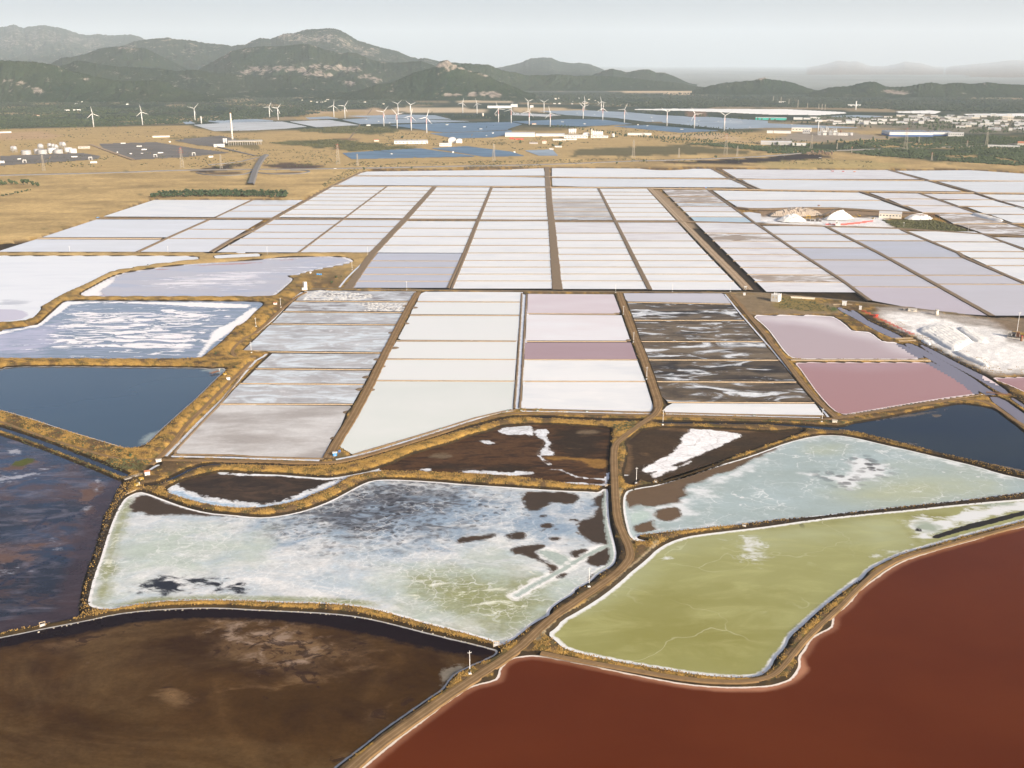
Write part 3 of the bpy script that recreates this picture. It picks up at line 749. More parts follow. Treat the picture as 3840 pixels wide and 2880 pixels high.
paint((.33, .30, .27), "B3 900,580 1300,600 1900,690 2212,760 2700,900 2700,1170 2212,1165 1900,1165 1700,1080 1400,920 1300,850 1000,700", 8, nz=16, nsize=30)
paint((.70, .69, .67), "B3 960,620 1300,640 1600,690 1950,790 2212,900 2700,1000 2700,1140 2212,1140 1950,1130 1650,1020 1450,930 1240,800 1060,700", 14, nz=26, nsize=22)
paint((.20, .15, .10), "B3 1900,660 2700,720 2700,900 2212,850 2000,740", 8, nz=12)
paint((.66, .66, .66), "A3 -60,1050 300,1080 1000,1060 1100,1150 700,1140 -40,1120 A2 2150,1100 2000,1030", 10, nz=10)
paint((.24, .17, .11), "A3 -100,1000 450,985 800,1010 1300,1030 1250,1050 900,1050 500,1040 0,1050 A2 2180,1060", 10, nz=10)
paint((.07, .075, .028), "A3 980,1085 1450,1088 1700,1165 1760,1190 1720,1205 1250,1175 1110,1160", 6, nz=12, nsize=30)
paint((.075, .05, .033), "B1 480,262 640,262 700,300 700,400 470,405 420,330", 5, amt=.35, nz=10)
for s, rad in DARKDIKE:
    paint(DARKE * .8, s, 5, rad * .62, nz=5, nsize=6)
for s in ("C2 935,790 930,900 945,1000 960,1080 990,1160 1050,1230", "C2 1250,1250 1200,1320 1100,1410 980,1510 D2 820,150 600,280 420,375 280,500 220,570"):
    paint((.36, .30, .2), s, 1.2, 1.2)
# white salt line on the shore of the ponds that have one
sw = np.full(len(GP), FAR); sw[near] = s_water[near]
rimv = np.zeros(len(GP)); rimv[near] = near_rim
def gz(x, y):
    r = math.hypot(x, y); t = math.atan2(x, y)
    i = min(max(int(np.searchsorted(R, r)) - 1, 0), NR - 2)
    j = min(max(int(np.searchsorted(TH, t)) - 1, 0), NT - 2)
    u = (r - R[i]) / (R[i + 1] - R[i]); v = (t - TH[j]) / (TH[j + 1] - TH[j])
    a = gz_[i * NT + j]; b = gz_[i * NT + j + 1]; c = gz_[(i + 1) * NT + j]; d = gz_[(i + 1) * NT + j + 1]
    return float((a * (1 - v) + b * v) * (1 - u) + (c * (1 - v) + d * v) * u)

def spot(p):
    """photograph pixel -> standing point on the ground"""
    z = 0.0
    for _ in range(3):
        q = g2(p, z)[0]
        z = gz(q[0], q[1])
    return float(q[0]), float(q[1]), z

# ground material: land cover colour from the mesh, grain from noise
gm, nt, b = new_mat('earth_and_grass')
a = N(nt, 'ShaderNodeAttribute', attribute_name='cover')
f1 = noise(nt, 1.6, 1.6, 5, .65, sz=1.6)
f2 = noise(nt, 14, 14, 4, .6)
f3 = noise(nt, 130, 60, 4, .6)
k = mth(nt, 'MULTIPLY', mth(nt, 'MULTIPLY_ADD', f1, 1.3, .35), mth(nt, 'MULTIPLY_ADD', f2, .9, .55))
k = mth(nt, 'MULTIPLY', k, mth(nt, 'MULTIPLY_ADD', f3, .6, .7))
c = N(nt, 'ShaderNodeVectorMath', operation='SCALE')
nt.links.new(a.outputs['Color'], c.inputs[0]); nt.links.new(k, c.inputs['Scale'])
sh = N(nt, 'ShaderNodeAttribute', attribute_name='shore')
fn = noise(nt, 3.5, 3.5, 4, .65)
wet_shade = smooth_range(nt, mth(nt, 'ADD', sh.outputs['Fac'], mth(nt, 'MULTIPLY_ADD', fn, 3.4, -1.7)), 3.3, 1.7)  # dark shore band: wet mud, plus back slope shade painted into the colour
gc = mixc(nt, mth(nt, 'MULTIPLY', wet_shade, .93), c.outputs[0], (.020, .015, .010))
nt.links.new(gc, b.inputs['Base Color'])
b.inputs['Roughness'].default_value = .95
b.inputs['Specular IOR Level'].default_value = .1
bp = N(nt, 'ShaderNodeBump'); bp.inputs['Strength'].default_value = .7; bp.inputs['Distance'].default_value = .6
nt.links.new(noise(nt, 2.2, 2.2, 4, .6, sz=2.2), bp.inputs['Height']); nt.links.new(bp.outputs[0], b.inputs['Normal'])

ii = (np.arange(NR - 1)[:, None] * NT + np.arange(NT - 1)[None, :]).ravel()
GQ = np.stack([ii, ii + NT, ii + NT + 1, ii + 1], 1)[:, ::-1]
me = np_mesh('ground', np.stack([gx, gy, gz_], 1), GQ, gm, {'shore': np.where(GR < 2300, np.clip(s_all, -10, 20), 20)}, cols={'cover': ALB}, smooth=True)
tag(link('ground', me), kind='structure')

# ------------------------------------------------------------------ pond and pan materials
WHITE, ICE, SALT = (.74, .73, .70), (.55, .64, .70), (.70, .71, .70)
MUDB, MUDT, BLK = (.045, .03, .02), (.13, .082, .045), (.012, .010, .010)
M = {}
def rim(w=1.0, col=WHITE, **k):
    return dict(attr='sd', sd=(2.4 * w, 1.0), col=col, size=(4, 4), amp=.3, soft=.2, rough=.6, **k)
M['brown_pond'] = layered('brown_brine', (.046, .0225, .0066), .12, grain=0.35, layers=[
    dict(attr='tan', ak=.75, col=(.165, .100, .048), size=(36, 24), amp=.8, soft=.22, nr=.62, dist=.6),
    dict(const=.44, col=(.026, .012, .0055), size=(70, 60), amp=.8, soft=.25, nr=.62, dist=1.2, str=.75),
    dict(const=.41, col=(.100, .060, .024), size=(150, 80), amp=.85, soft=.22, nr=.66, dist=1.0, off=21, str=.75),
    dict(attr='pale', ak=.72, col=(.25, .18, .13), size=(22, 18), amp=.95, soft=.2, nr=.65, dist=.6, rough=.4),
    dict(attr='tan', ak=.5, col=(.026, .013, .009), size=(16, 12), amp=1.1, soft=.12, nr=.66, dist=1.5, off=9, str=.8),
    dict(attr='silt', col=(.17, .15, .12), size=(9, 9), amp=.5, soft=.15, rough=.5),
    dict(attr='line', col=(.10, .055, .02), size=(16, 10), amp=.5, soft=.3, str=.45),
    dict(attr='deep', col=(.010, .0055, .007), size=(9, 9), amp=.3, soft=.2), rim(1, (.42, .42, .42))], base2=(.064, .0325, .0100), b2size=(110, 70), ripple=.12, spec=.07)
M['purple_lake'] = layered('violet_brine', (.014, .018, .030), .10, grain=0.45, layers=[
    dict(attr='blue', col=(.020, .042, .085), size=(40, 30), amp=.6, soft=.35, nr=.6, dist=.8),
    dict(const=.43, col=(.075, .040, .030), size=(60, 36), amp=.9, soft=.2, nr=.68, dist=1.2, str=.8),
    dict(const=.37, col=(.13, .12, .15), size=(44, 18), amp=.75, soft=.18, nr=.66, dist=1.4, str=.7),
    dict(attr='mud', ak=.75, col=(.115, .066, .048), size=(22, 14), amp=.9, soft=.22, nr=.66, rough=.5),
    dict(attr='salt', ak=.62, col=(.30, .31, .36), size=(14, 7), amp=1.0, soft=.2, nr=.68, rough=.5),
    dict(attr='line', col=(.012, .018, .04), size=(6, 6), amp=.4, soft=.2),
    dict(attr='edge', col=(.038, .022, .024), size=(14, 14), amp=.4, soft=.3, str=.8),
    dict(attr='weed', col=(.07, .08, .015), size=(5, 5), amp=.5, soft=.15, rough=.8)], spec=.35)
M['canal'] = layered('dark_canal_water', (.008, .016, .034), .06, [])
M['slate_pond'] = layered('slate_brine', (.033, .064, .10), .07, [dict(attr='shallow', col=(.22, .27, .27), size=(8, 8), amp=.3, soft=.3), rim(1, (.5, .5, .5))], base2=(.040, .072, .105), b2size=(300, 200), spec=.4)
M['striped_pond'] = layered('blue_brine_with_salt_rafts', (.165, .210, .262), .10, [
    dict(attr='haze', ak=.6, col=(.42, .41, .52), size=(40, 14), amp=.6, soft=.25, nr=.65),
    dict(const=.40, col=(.44, .45, .58), size=(60, 10), amp=.55, soft=.15, nr=.68, str=.6, off=4),
    dict(attr='raft', ak=.50, col=(.80, .78, .80), size=(46, 15), amp=1.25, soft=.09, nr=.70, dist=.8, rough=.6),
    dict(attr='crust', col=(.80, .79, .80), size=(10, 8), amp=.35, soft=.2, rough=.6)])
M['lilac_pond'] = layered('lilac_brine', (.44, .42, .445), .16, [
    dict(const=.38, col=(.32, .36, .47), size=(110, 34), amp=.5, soft=.2),
    dict(attr='streak', ak=.5, col=(.74, .73, .77), size=(70, 13), amp=.75, soft=.16, nr=.66, dist=.6, rough=.5),
    dict(attr='pink', col=(.42, .22, .18), size=(22, 8), amp=.5, soft=.15),
    dict(attr='crust', col=(.78, .77, .77), size=(8, 8), amp=.3, soft=.2, rough=.6)])
M['white_pond'] = layered('white_salt_brine', (.72, .74, .76), .30, [
    dict(const=.33, col=(.56, .59, .64), size=(150, 40), amp=.55, soft=.25, str=.7),
    dict(attr='grey', col=(.45, .47, .51), size=(40, 14), amp=.6, soft=.2),
    dict(attr='lilac', col=(.50, .48, .56), size=(20, 14), amp=.25, soft=.12)])
M['mud_flat'] = layered('dark_mud', (.026, .017, .011), .6, grain=0.60, layers=[
    dict(const=.45, col=(.075, .046, .027), size=(34, 16), amp=.6, soft=.2, nr=.62, dist=1.0),
    dict(attr='salt', col=(.62, .64, .66), size=(9, 9), amp=.7, soft=.1, nr=.65, rough=.5),
    dict(attr='ice', col=(.36, .47, .58), size=(12, 9), amp=.5, soft=.2, rough=.25)], spec=.25)
M['brown_mud_flat'] = layered('brown_mud', (.078, .040, .019), .75, grain=0.60, layers=[
    dict(const=.42, col=(.025, .015, .011), size=(40, 13), amp=.75, soft=.2, nr=.66, dist=1.4),
    dict(attr='dark', col=(.030, .020, .013), size=(34, 16), amp=.65, soft=.2, nr=.65, dist=1.0),
    dict(const=.28, col=(.14, .082, .042), size=(50, 12), amp=.6, soft=.12, nr=.66, off=6),
    dict(attr='tan', col=(.13, .095, .06), size=(14, 9), amp=.5, soft=.2),
    dict(attr='gold', col=(.22, .12, .035), size=(9, 7), amp=.6, soft=.2, rough=.9),
    dict(attr='salt', col=(.60, .62, .65), size=(8, 8), amp=.3, soft=.08, rough=.4),
    dict(kind='crack', attr='salt', col=(.35, .33, .33), size=(16, 16), r=.03, str=.5)], spec=.15)
M['mud_b'] = layered('grey_brown_mud', (.055, .035, .020), .75, grain=0.50, layers=[
    dict(const=.45, col=(.035, .026, .018), size=(50, 30), amp=.6, soft=.25, nr=.6),
    dict(attr='tan', col=(.16, .098, .05), size=(20, 10), amp=.4, soft=.25),
    dict(attr='salt', col=(.74, .74, .75), size=(12, 10), amp=.35, soft=.08, rough=.5),
    dict(kind='crack', attr='salt', col=(.4, .37, .36), size=(22, 18), r=.02, str=.5),
    dict(kind='dots', attr='salt', col=(.1, .07, .05), size=(26, 26), r=.07, str=.9)], spec=.15)
M['white_mottled_pan'] = layered('salt_crust_mottled', (.48, .51, .52), .40, grain=0.30, layers=[
    dict(const=.47, col=(.66, .66, .65), size=(30, 20), amp=.9, soft=.25, nr=.72, dist=.8),
    dict(const=.42, col=(.36, .44, .50), size=(40, 26), amp=.9, soft=.2, nr=.72, dist=.8, str=.8),
    dict(attr='blue', ak=.85, col=(.20, .28, .37), size=(26, 20), amp=.9, soft=.3, nr=.7, dist=.8, str=.9),
    dict(attr='dark', ak=.95, col=(.050, .047, .052), size=(26, 14), amp=1.0, soft=.25, nr=.72, dist=.8, str=.92),
    dict(attr='dark', kind='crack', col=(.40, .45, .50), size=(13, 11), r=.05, warp=1.2, mask=22, str=.6),
    dict(attr='blue', kind='dots', col=(.03, .028, .032), size=(8, 8), r=.27, warp=.8, mask=34),
    dict(attr='dark', kind='dots', col=(.012, .011, .014), size=(7.5, 6.5), r=.33, warp=.8),
    dict(attr='teal', col=(.40, .46, .40), size=(44, 30), amp=.6, soft=.3, nr=.62, dist=.6, rough=.15),
    dict(attr='olive', col=(.25, .265, .125), size=(30, 24), amp=.5, soft=.3, nr=.62, rough=.12),
    dict(attr='olive', ak=.5, col=(.62, .63, .52), size=(24, 12), amp=.85, soft=.12, nr=.72, dist=1.0, off=3, rough=.4),
    dict(kind='crack', const=1, col=(.78, .78, .76), size=(9, 8), r=.04, warp=1.0, mask=45, str=.4),
    dict(kind='crack', attr='teal', col=(.68, .70, .68), size=(30, 24), r=.022, warp=1.1, mask=50, str=.8),
    dict(attr='chrim', col=(.72, .72, .70), size=(8, 8), amp=.35, soft=.15, rough=.5),
    dict(attr='mud', col=(.075, .046, .026), size=(9, 8), amp=.4, soft=.12, nr=.62, rough=.7),
    dict(attr='mud', col=(.033, .023, .016), size=(16, 9), amp=.7, soft=.2, off=4, str=.7),
    dict(attr='channel', col=(.36, .42, .38), size=(6, 6), amp=.3, soft=.2, rough=.15),
    dict(attr='black', ak=1.0, col=(.010, .010, .014), size=(15, 8), amp=.95, soft=.15, nr=.7, dist=.6),
    rim(1.7, (.72, .72, .72))])
M['teal_pan'] = layered('teal_brine_crust', (.30, .365, .35), .28, grain=0.14, layers=[
    dict(const=.42, col=(.37, .46, .48), size=(70, 46), amp=.5, soft=.3, nr=.6),
    dict(attr='olive', col=(.37, .40, .265), size=(60, 40), amp=.4, soft=.35),
    dict(attr='teal', col=(.40, .50, .45), size=(20, 20), amp=.3, soft=.2),
    dict(kind='crack', col=(.72, .74, .73), size=(40, 30), r=.014, warp=1.5, mask=60, str=.7),
    dict(kind='crack', col=(.62, .66, .66), size=(15, 12), r=.03, warp=1.2, mask=50, str=.4),
    dict(const=.24, col=(.66, .70, .72), size=(16, 12), amp=.6, soft=.1, nr=.7, str=.8),
    dict(kind='dots', col=(.75, .75, .74), size=(15, 15), r=.11, mask=70, str=.7),
    dict(attr='crust', ak=.8, col=(.62, .65, .66), size=(20, 12), amp=.8, soft=.2, nr=.65, rough=.5),
    dict(attr='mud', col=(.060, .040, .026), size=(18, 12), amp=.35, soft=.1, nr=.62, rough=.7),
    dict(attr='mud', col=(.15, .095, .05), size=(30, 12), amp=.6, soft=.2, off=4, str=.6),
    dict(attr='black', kind='dots', col=(.010, .009, .010), size=(10, 8), r=.42, warp=.6),
    dict(attr='channel', col=(.44, .52, .52), size=(6, 6), amp=.2, soft=.2, rough=.15),
    rim(1.5, (.72, .73, .73))])
M['green_pan'] = layered('olive_brine', (.285, .285, .105), .14, [
    dict(attr='deepg', col=(.225, .213, .052), size=(70, 50), amp=.4, soft=.35, nr=.58),
    dict(attr='pale', col=(.35, .37, .20), size=(60, 40), amp=.4, soft=.35),
    dict(const=.36, col=(.42, .42, .18), size=(60, 24), amp=.55, soft=.2, nr=.66, dist=1.0, str=.55),
    dict(kind='crack', col=(.60, .61, .42), size=(120, 100), r=.008, warp=1.8, mask=120, str=.32),
    dict(kind='dots', attr='dots', col=(.12, .12, .05), size=(12, 30), r=.2, str=.8),
    dict(attr='salt', ak=.72, col=(.62, .64, .64), size=(20, 11), amp=.8, soft=.2, nr=.7, dist=.6, rough=.5),
    dict(attr='gray', col=(.30, .35, .28), size=(14, 9), amp=.5, soft=.25),
    dict(attr='black', col=(.012, .010, .009), size=(7, 5), amp=.4, soft=.1, rough=.8),
    rim(2.4, (.70, .71, .70))])
M['red_pond'] = layered('red_brine', (.086, .0168, .0036), .10, [
    dict(attr='sd', sd=(9.0, 1.0), col=(.26, .115, .065), size=(14, 14), amp=.16, soft=.28, str=.8),
    dict(attr='shal', col=(.36, .17, .10), size=(16, 16), amp=.2, soft=.35),
    dict(attr='sd', sd=(2.6, 1.05), col=(.70, .64, .59), size=(6, 6), amp=.42, soft=.15, rough=.6)], base2=(.100, .0212, .0047), b2size=(160, 120), spec=.10)
M['blue_pond'] = layered('deep_blue_brine', (.006, .016, .034), .06, [dict(attr='mud', col=(.12, .10, .08), size=(9, 6), amp=.5, soft=.2, rough=.6)], base2=(.014, .024, .036), b2size=(160, 70), spec=.2)
M['pink_a'] = layered('pale_pink_brine', (.41, .315, .315), .12, [dict(attr='pale', col=(.66, .60, .60), size=(60, 40), amp=.2, soft=.5), rim(1, (.78, .75, .74))])
M['pink_b'] = layered('rose_brine', (.335, .172, .160), .12, [dict(attr='pale', col=(.38, .23, .235), size=(60, 40), amp=.2, soft=.5), rim(1, (.66, .56, .56))])
M['lilac_water'] = layered('lilac_canal_water', (.16, .145, .18), .06, [])
M['salt_canal'] = layered('salt_lined_channel', (.56, .60, .66), .3, [dict(const=.4, col=(.72, .73, .74), size=(12, 12), amp=.6, soft=.2)])

M['pan_white'] = layered('white_salt_pan', (.72, .73, .725), .32, [dict(const=.40, col=(.58, .61, .64), size=(110, 40), amp=.8, soft=.3, str=.7, nr=.62, dist=.6), dict(const=.3, col=(.80, .79, .77), size=(40, 16), amp=.55, soft=.25)])
M['pan_cream'] = layered('cream_salt_pan', (.70, .70, .68), .25, [dict(const=.40, col=(.66, .70, .66), size=(80, 50), amp=.5, soft=.45, str=.8)])
M['pan_mint'] = layered('pale_mint_pan', (.60, .635, .59), .2, [dict(const=.42, col=(.68, .69, .66), size=(90, 60), amp=.5, soft=.45)])
M['pan_lilac'] = layered('lilac_white_pan', (.635, .625, .615), .14, [dict(const=.4, col=(.70, .70, .71), size=(160, 60), amp=.8, soft=.4)])
M['pan_slate'] = layered('lilac_grey_pan', (.41, .40, .415), .10, [dict(const=.4, col=(.45, .45, .53), size=(120, 40), amp=.5, soft=.4)])
M['pan_lily'] = layered('pale_violet_pan', (.46, .435, .44), .10, [dict(const=.4, col=(.53, .50, .54), size=(150, 60), amp=.5, soft=.45)])
M['pan_violet'] = layered('violet_pan', (.45, .385, .40), .10, [dict(const=.4, col=(.50, .44, .48), size=(150, 60), amp=.5, soft=.45)])
M['pan_pink'] = layered('pink_pan_brine', (.33, .208, .203), .10, [dict(const=.4, col=(.37, .25, .26), size=(120, 60), amp=.5, soft=.45)])
M['pan_blush'] = layered('blush_pan', (.58, .47, .48), .12, [dict(const=.42, col=(.66, .60, .60), size=(120, 40), amp=.5, soft=.45)])
M['pan_half'] = layered('white_pan_turning_pink', (.74, .745, .75), .2, [dict(const=.40, col=(.66, .57, .57), size=(140, 60), amp=.5, soft=.4)])
M['pan_aqua'] = layered('aqua_pan', (.36, .48, .54), .1, [])
M['pan_grey'] = layered('grey_wet_salt', (.41, .405, .405), .35, grain=0.20, layers=[
    dict(const=.5, col=(.60, .66, .70), size=(46, 22), amp=.75, soft=.16, nr=.62, dist=1.2), dict(const=.42, col=(.26, .25, .25), size=(60, 20), amp=.6, soft=.14, nr=.62, dist=1.4, str=.8),
    dict(const=.3, col=(.74, .75, .75), size=(30, 18), amp=.6, soft=.1, nr=.65, dist=1.0), dict(const=.26, col=(.16, .12, .09), size=(50, 24), amp=.55, soft=.08, dist=.8)])
M['pan_ash'] = layered('ash_grey_pan', (.34, .31, .28), .3, grain=0.20, layers=[
    dict(const=.46, col=(.56, .55, .53), size=(90, 34), amp=1.0, soft=.3, nr=.62), dict(const=.28, col=(.72, .72, .71), size=(30, 9), amp=.6, soft=.12, nr=.68, str=.8)])
M['pan_broken'] = layered('broken_crust_pan', (.44, .46, .48), .4, grain=0.20, layers=[
    dict(const=.48, col=(.20, .18, .17), size=(40, 14), amp=.8, soft=.12, nr=.66, dist=.8), dict(const=.4, col=(.62, .65, .68), size=(30, 12), amp=.7, soft=.12, nr=.66, off=3), dict(const=.3, col=(.07, .05, .04), size=(22, 8), amp=.6, soft=.08, nr=.66)])
for v_, (cb, ct, cw, of, sz) in enumerate(((.52, .40, .40, 0, 90), (.46, .47, .36, 31, 70), (.44, .50, .40, 57, 110), (.56, .36, .36, 83, 80), (.36, .46, .40, 109, 90))):
    M['pan_mud%d' % v_] = layered('drained_mud_pan', (.085, .062, .038), .5, [
        dict(const=cb, col=(.024, .018, .013), size=(sz * 1.3, sz * .5), amp=1.0, soft=.18, nr=.66, dist=1.2, off=of), dict(const=ct, col=(.17, .13, .082), size=(sz, sz * .25), amp=.9, soft=.16, nr=.68, off=of + 5, str=.85),
        dict(const=cw - .06, col=(.40, .43, .46), size=(sz * .9, sz * .36), amp=1.1, soft=.12, nr=.62, dist=1.8, rough=.3, off=of), dict(const=cw - .13, col=(.64, .66, .67), size=(sz * .9, sz * .36), amp=1.1, soft=.10, nr=.62, dist=1.8, rough=.3, off=of - 13.7)], grain=.5, spec=.25)
M['pan_tan'] = layered('half_dry_pan', (.30, .245, .195), .5, grain=0.20, layers=[
    dict(const=.46, col=(.66, .67, .69), size=(70, 30), amp=.8, soft=.1, nr=.64, dist=1.0), dict(const=.32, col=(.17, .13, .095), size=(50, 20), amp=.6, soft=.12, off=3)])
M['pan_pale'] = layered('pale_grey_salt', (.66, .66, .67), .35, [
    dict(const=.44, col=(.54, .52, .53), size=(90, 32), amp=.7, soft=.2, nr=.62, dist=.8), dict(const=.32, col=(.76, .76, .76), size=(50, 20), amp=.6, soft=.12)])

for i, p in enumerate(PONDS):
    key = p.get('mat', p['name'])
    if p['thin']:
        continue
    s = np.full(len(GP), FAR)
    s[near] = p['s']
    ext = np.clip(GR * GR / 356000.0 * 2.2, 2.4, 9.0)
    if p.get('half'):
        ext = np.minimum(ext, 3.0)
    ok = s < ext
    qm = ok[GQ].any(1)
    F = GQ[qm]
    u, inv = np.unique(F, return_inverse=True)
    F2 = inv.reshape(F.shape)
    P = GP[u]
    at = {}
    sv = s[u]
    at['sd'] = np.clip(sv, -40, 20) if p['rim'] else np.full(len(u), -99.0)
    for fn, shapes in p['fields'].items():
        v = np.zeros(len(u))
        for st, w, half in shapes:
            q = px(st)
            if half is None:
                q = chaikin(q, 1)
            v = np.maximum(v, np.clip(.5 - sdf_into(P, g2(q), half, pad=w * 2 + 5) / (2 * w), 0, 1))
        at[fn] = v
    V = np.stack([P[:, 0], P[:, 1], np.full(len(u), 0.004 * (i % 5))], 1)
    o = link(p['name'], np_mesh(p['name'], V, F2, M[key], at))
    tag(o, kind='structure')
# ------------------------------------------------------------------ regular salt pans, dikes between them, roads
PAN_N = [0]
def pan(s, mat, z=.03):
    w = W(s) if isinstance(s, str) else g2(s)
    PAN_N[0] += 1
    me = bpy.data.meshes.new('salt_pan')
    me.from_pydata([(x, y, z + .003 * (PAN_N[0] % 5)) for x, y in w], [], [list(range(len(w)))])
    if me.polygons[0].normal.z < 0:
        me.flip_normals()
    me.materials.append(M[mat])
    tag(link('salt_pan', me), kind='structure')

M['dike'] = solid('dike_earth_and_boards', (.33, .25, .16), .9, .45, 2.5)
M['dike_brown'] = solid('dike_brown_earth', (.17, .12, .07), .95, .4, 4)
M['road'] = None
def road_mat(name, col, col2):
    m, nt, b = new_mat(name)
    t = N(nt, 'ShaderNodeAttribute', attribute_name='across')
    v = mth(nt, 'ABSOLUTE', mth(nt, 'SUBTRACT', mth(nt, 'ABSOLUTE', t.outputs['Fac']), .45))
    tr = smooth_range(nt, mth(nt, 'ADD', v, mth(nt, 'MULTIPLY', noise(nt, 5, 5, 4), .25)), .36, .14)
    nz = noise(nt, 9, 9, 5, .62)
    c = mixc(nt, tr, col2, col)
    c2 = N(nt, 'ShaderNodeVectorMath', operation='SCALE')
    nt.links.new(c, c2.inputs[0]); nt.links.new(mth(nt, 'MULTIPLY_ADD', nz, .9, .55), c2.inputs['Scale'])
    nt.links.new(c2.outputs[0], b.inputs['Base Color'])
    b.inputs['Roughness'].default_value = .95
    b.inputs['Specular IOR Level'].default_value = .1
    return m
M['road'] = road_mat('dirt_road', (.265, .18, .098), (.185, .118, .058))
M['road_grey'] = road_mat('grey_dirt_road', (.22, .185, .14), (.16, .125, .085))
M['road_pale'] = road_mat('pale_dirt_road', (.42, .33, .24), (.3, .22, .14))
M['asphalt'] = solid('worn_asphalt', (.14, .135, .13), .9, .12, 20)

def resample(p, step):
    out = [p[0]]
    for a, b in zip(p[:-1], p[1:]):
        n = max(1, int(np.hypot(*(b - a)) / step))
        for i in range(1, n + 1):
            out.append(a + (b - a) * i / n)
    return np.array(out)

def ribbon(name, line, hw_top, hw_bot, z0, z1, mat, step=8.0, jit=0.0, drape=False):
    p = resample(np.asarray(line), step)
    d = np.gradient(p, axis=0)
    d /= np.maximum(np.hypot(d[:, 0], d[:, 1]), 1e-6)[:, None]
    nrm = np.stack([-d[:, 1], d[:, 0]], 1)
    V, acr = [], []
    for i in range(len(p)):
        j = 1 + jit * (rnd.random() - .5)
        j2 = 1 + jit * (rnd.random() - .5)
        zb = z0
        zt = z1 + (jit * .3 * (rnd.random() - .5))
        for off, z, a in ((-hw_bot * j, zb, -1.2), (-hw_top * j, zt, -1), (0, zt + .02, 0), (hw_top * j2, zt, 1), (hw_bot * j2, zb, 1.2)):
            q = p[i] + nrm[i] * off
            V.append((q[0], q[1], z)); acr.append(a)
    F = []
    for i in range(len(p) - 1):
        for k in range(4):
            F.append((i * 5 + k, i * 5 + k + 1, (i + 1) * 5 + k + 1, (i + 1) * 5 + k)[::-1])
    o = link(name, np_mesh(name, V, F, mat, {'across': acr}))
    return tag(o, kind='structure')

for p in PONDS:
    if p['thin']:
        ribbon(p['name'], p['w'], p['half'], p['half'] + .25, -.1, .16, M[p['mat']], 4.0, .25)
for (s, hw, lev, mt), c in zip(ROADS, ROADW):
    ribbon('dirt_road', c, hw, hw + .8, lev - .6, lev + .10, M[mt], 6.0, .12)

def lerp_line(L, y):
    """x on a polyline (tile pixels) at row y"""
    for (x0, y0), (x1, y1) in zip(L[:-1], L[1:]):
        if min(y0, y1) <= y <= max(y0, y1):
            return x0 + (x1 - x0) * (y - y0) / (y1 - y0)
    (x0, y0), (x1, y1) = (L[0], L[1]) if abs(y - L[0][1]) < abs(y - L[-1][1]) else (L[-2], L[-1])
    return x0 + (x1 - x0) * (y - y0) / (y1 - y0)

def T2(t, x, y):
    o = TILES[t]
    return (o[0] + x * o[2], o[1] + y * o[2])

def block(t, L, Rr, ys, mats, gap=5, slope=0.0, ins=(9, 9), dike=True, dmat='dike'):
    """a column of pans between two side lines, cut by dikes at rows ys (tile pixels of tile t)"""
    n = len(ys) - 1
    for i in range(n):
        g0 = gap if i else 0
        ya, yb = ys[i] + g0, ys[i + 1] - (gap if i < n - 1 else 0)
        q = []
        for y, side in ((ya, 0), (ya, 1), (yb, 1), (yb, 0)):
            ln = L if side == 0 else Rr
            x0 = lerp_line(L, y)
            yy = y + (slope * (lerp_line(Rr, y) - x0) if side else 0)
            x = lerp_line(ln, yy) + (ins[0] if side == 0 else -ins[1])
            q.append(T2(t, x, yy))
        m = mats if isinstance(mats, str) else mats[i % len(mats)]
        pan(np.array(q), m)
        if dike and i:
            y = ys[i]
            xl, xr = lerp_line(L, y), lerp_line(Rr, y)
            line = g2(np.array([T2(t, xl + ins[0] * .4, y), T2(t, xr - ins[1] * .4, y + slope * (xr - xl))]))
            ribbon('dike', line, .55, 1.5, -.35, .55, M[dmat], 9.0, .5)

# columns of the big far grid (tile pixels)
c0 = [(645, 800), (160, 1078), (0, 1172), (-370, 1378)]
c1 = [(1130, 806), (760, 1080), (360, 1380)]
c2 = [(1548, 806), (1292, 1085), (1008, 1382)]
c3 = [(2036, 808), (1920, 1088), (1802, 1382)]
A = 'A1'
block(A, c0, c1, [808, 834, 864, 895, 928, 964, 1002, 1045, 1070], 'pan_white', 2.6, .005, (14, 8))
block(A, c1, c2, [808, 837, 867, 899, 933, 968, 1006, 1048, 1076], 'pan_white', 2.6, .006, (8, 16))
block(A, c2, c3, [812, 844, 874, 905, 938, 975, 1014, 1054, 1082], 'pan_white', 2.6, .004, (18, 9))
block(A, c0, c1, [1093, 1133, 1199, 1253, 1311, 1372], 'pan_lilac', 3.5, .003, (22, 10))
block(A, c1, c2, [1095, 1150, 1200, 1255, 1315, 1373], 'pan_lilac', 3.5, .003, (11, 20))
c2b = [(1285, 1098), (1010, 1382)]
c3b = [(1916, 1100), (1802, 1382)]
block(A, c2b, c3b, [1104, 1165, 1236, 1312, 1380 - 3.5, 1493, 1562, 1619, 1678, 1736, 1794][:4] + [1376], 'pan_white', 3.5, .003, (26, 12))
cb2 = [(1150, 0), (1010, 125), (800, 415)]
cb3 = [(1842, 0), (1665, 418)]
block('B1', cb2, cb3, [114, 180, 237, 296, 355, 412], 'pan_slate', 3.5, .002, (30, 14))
A = 'A2'
d3 = [(-172, 808), (-288, 1088), (-410, 1382), (-547, 1685)]
d4 = [(320, 808), (340, 1100), (365, 1382), (390, 1697)]
d5 = [(744, 818), (890, 1100), (1032, 1382), (1196, 1702)]
d6 = [(1168, 818), (1418, 1090), (1690, 1382), (2000, 1702)]
d6b = [(1262, 828), (1530, 1090), (1832, 1382), (2165, 1707)]
d7 = [(1690, 830), (2108, 1122), (2492, 1382), (3102, 1792)]
block(A, d3, d4, [818, 848, 878, 909, 942, 980, 1019, 1061, 1090], 'pan_white', 2.6, .002, (10, 16))
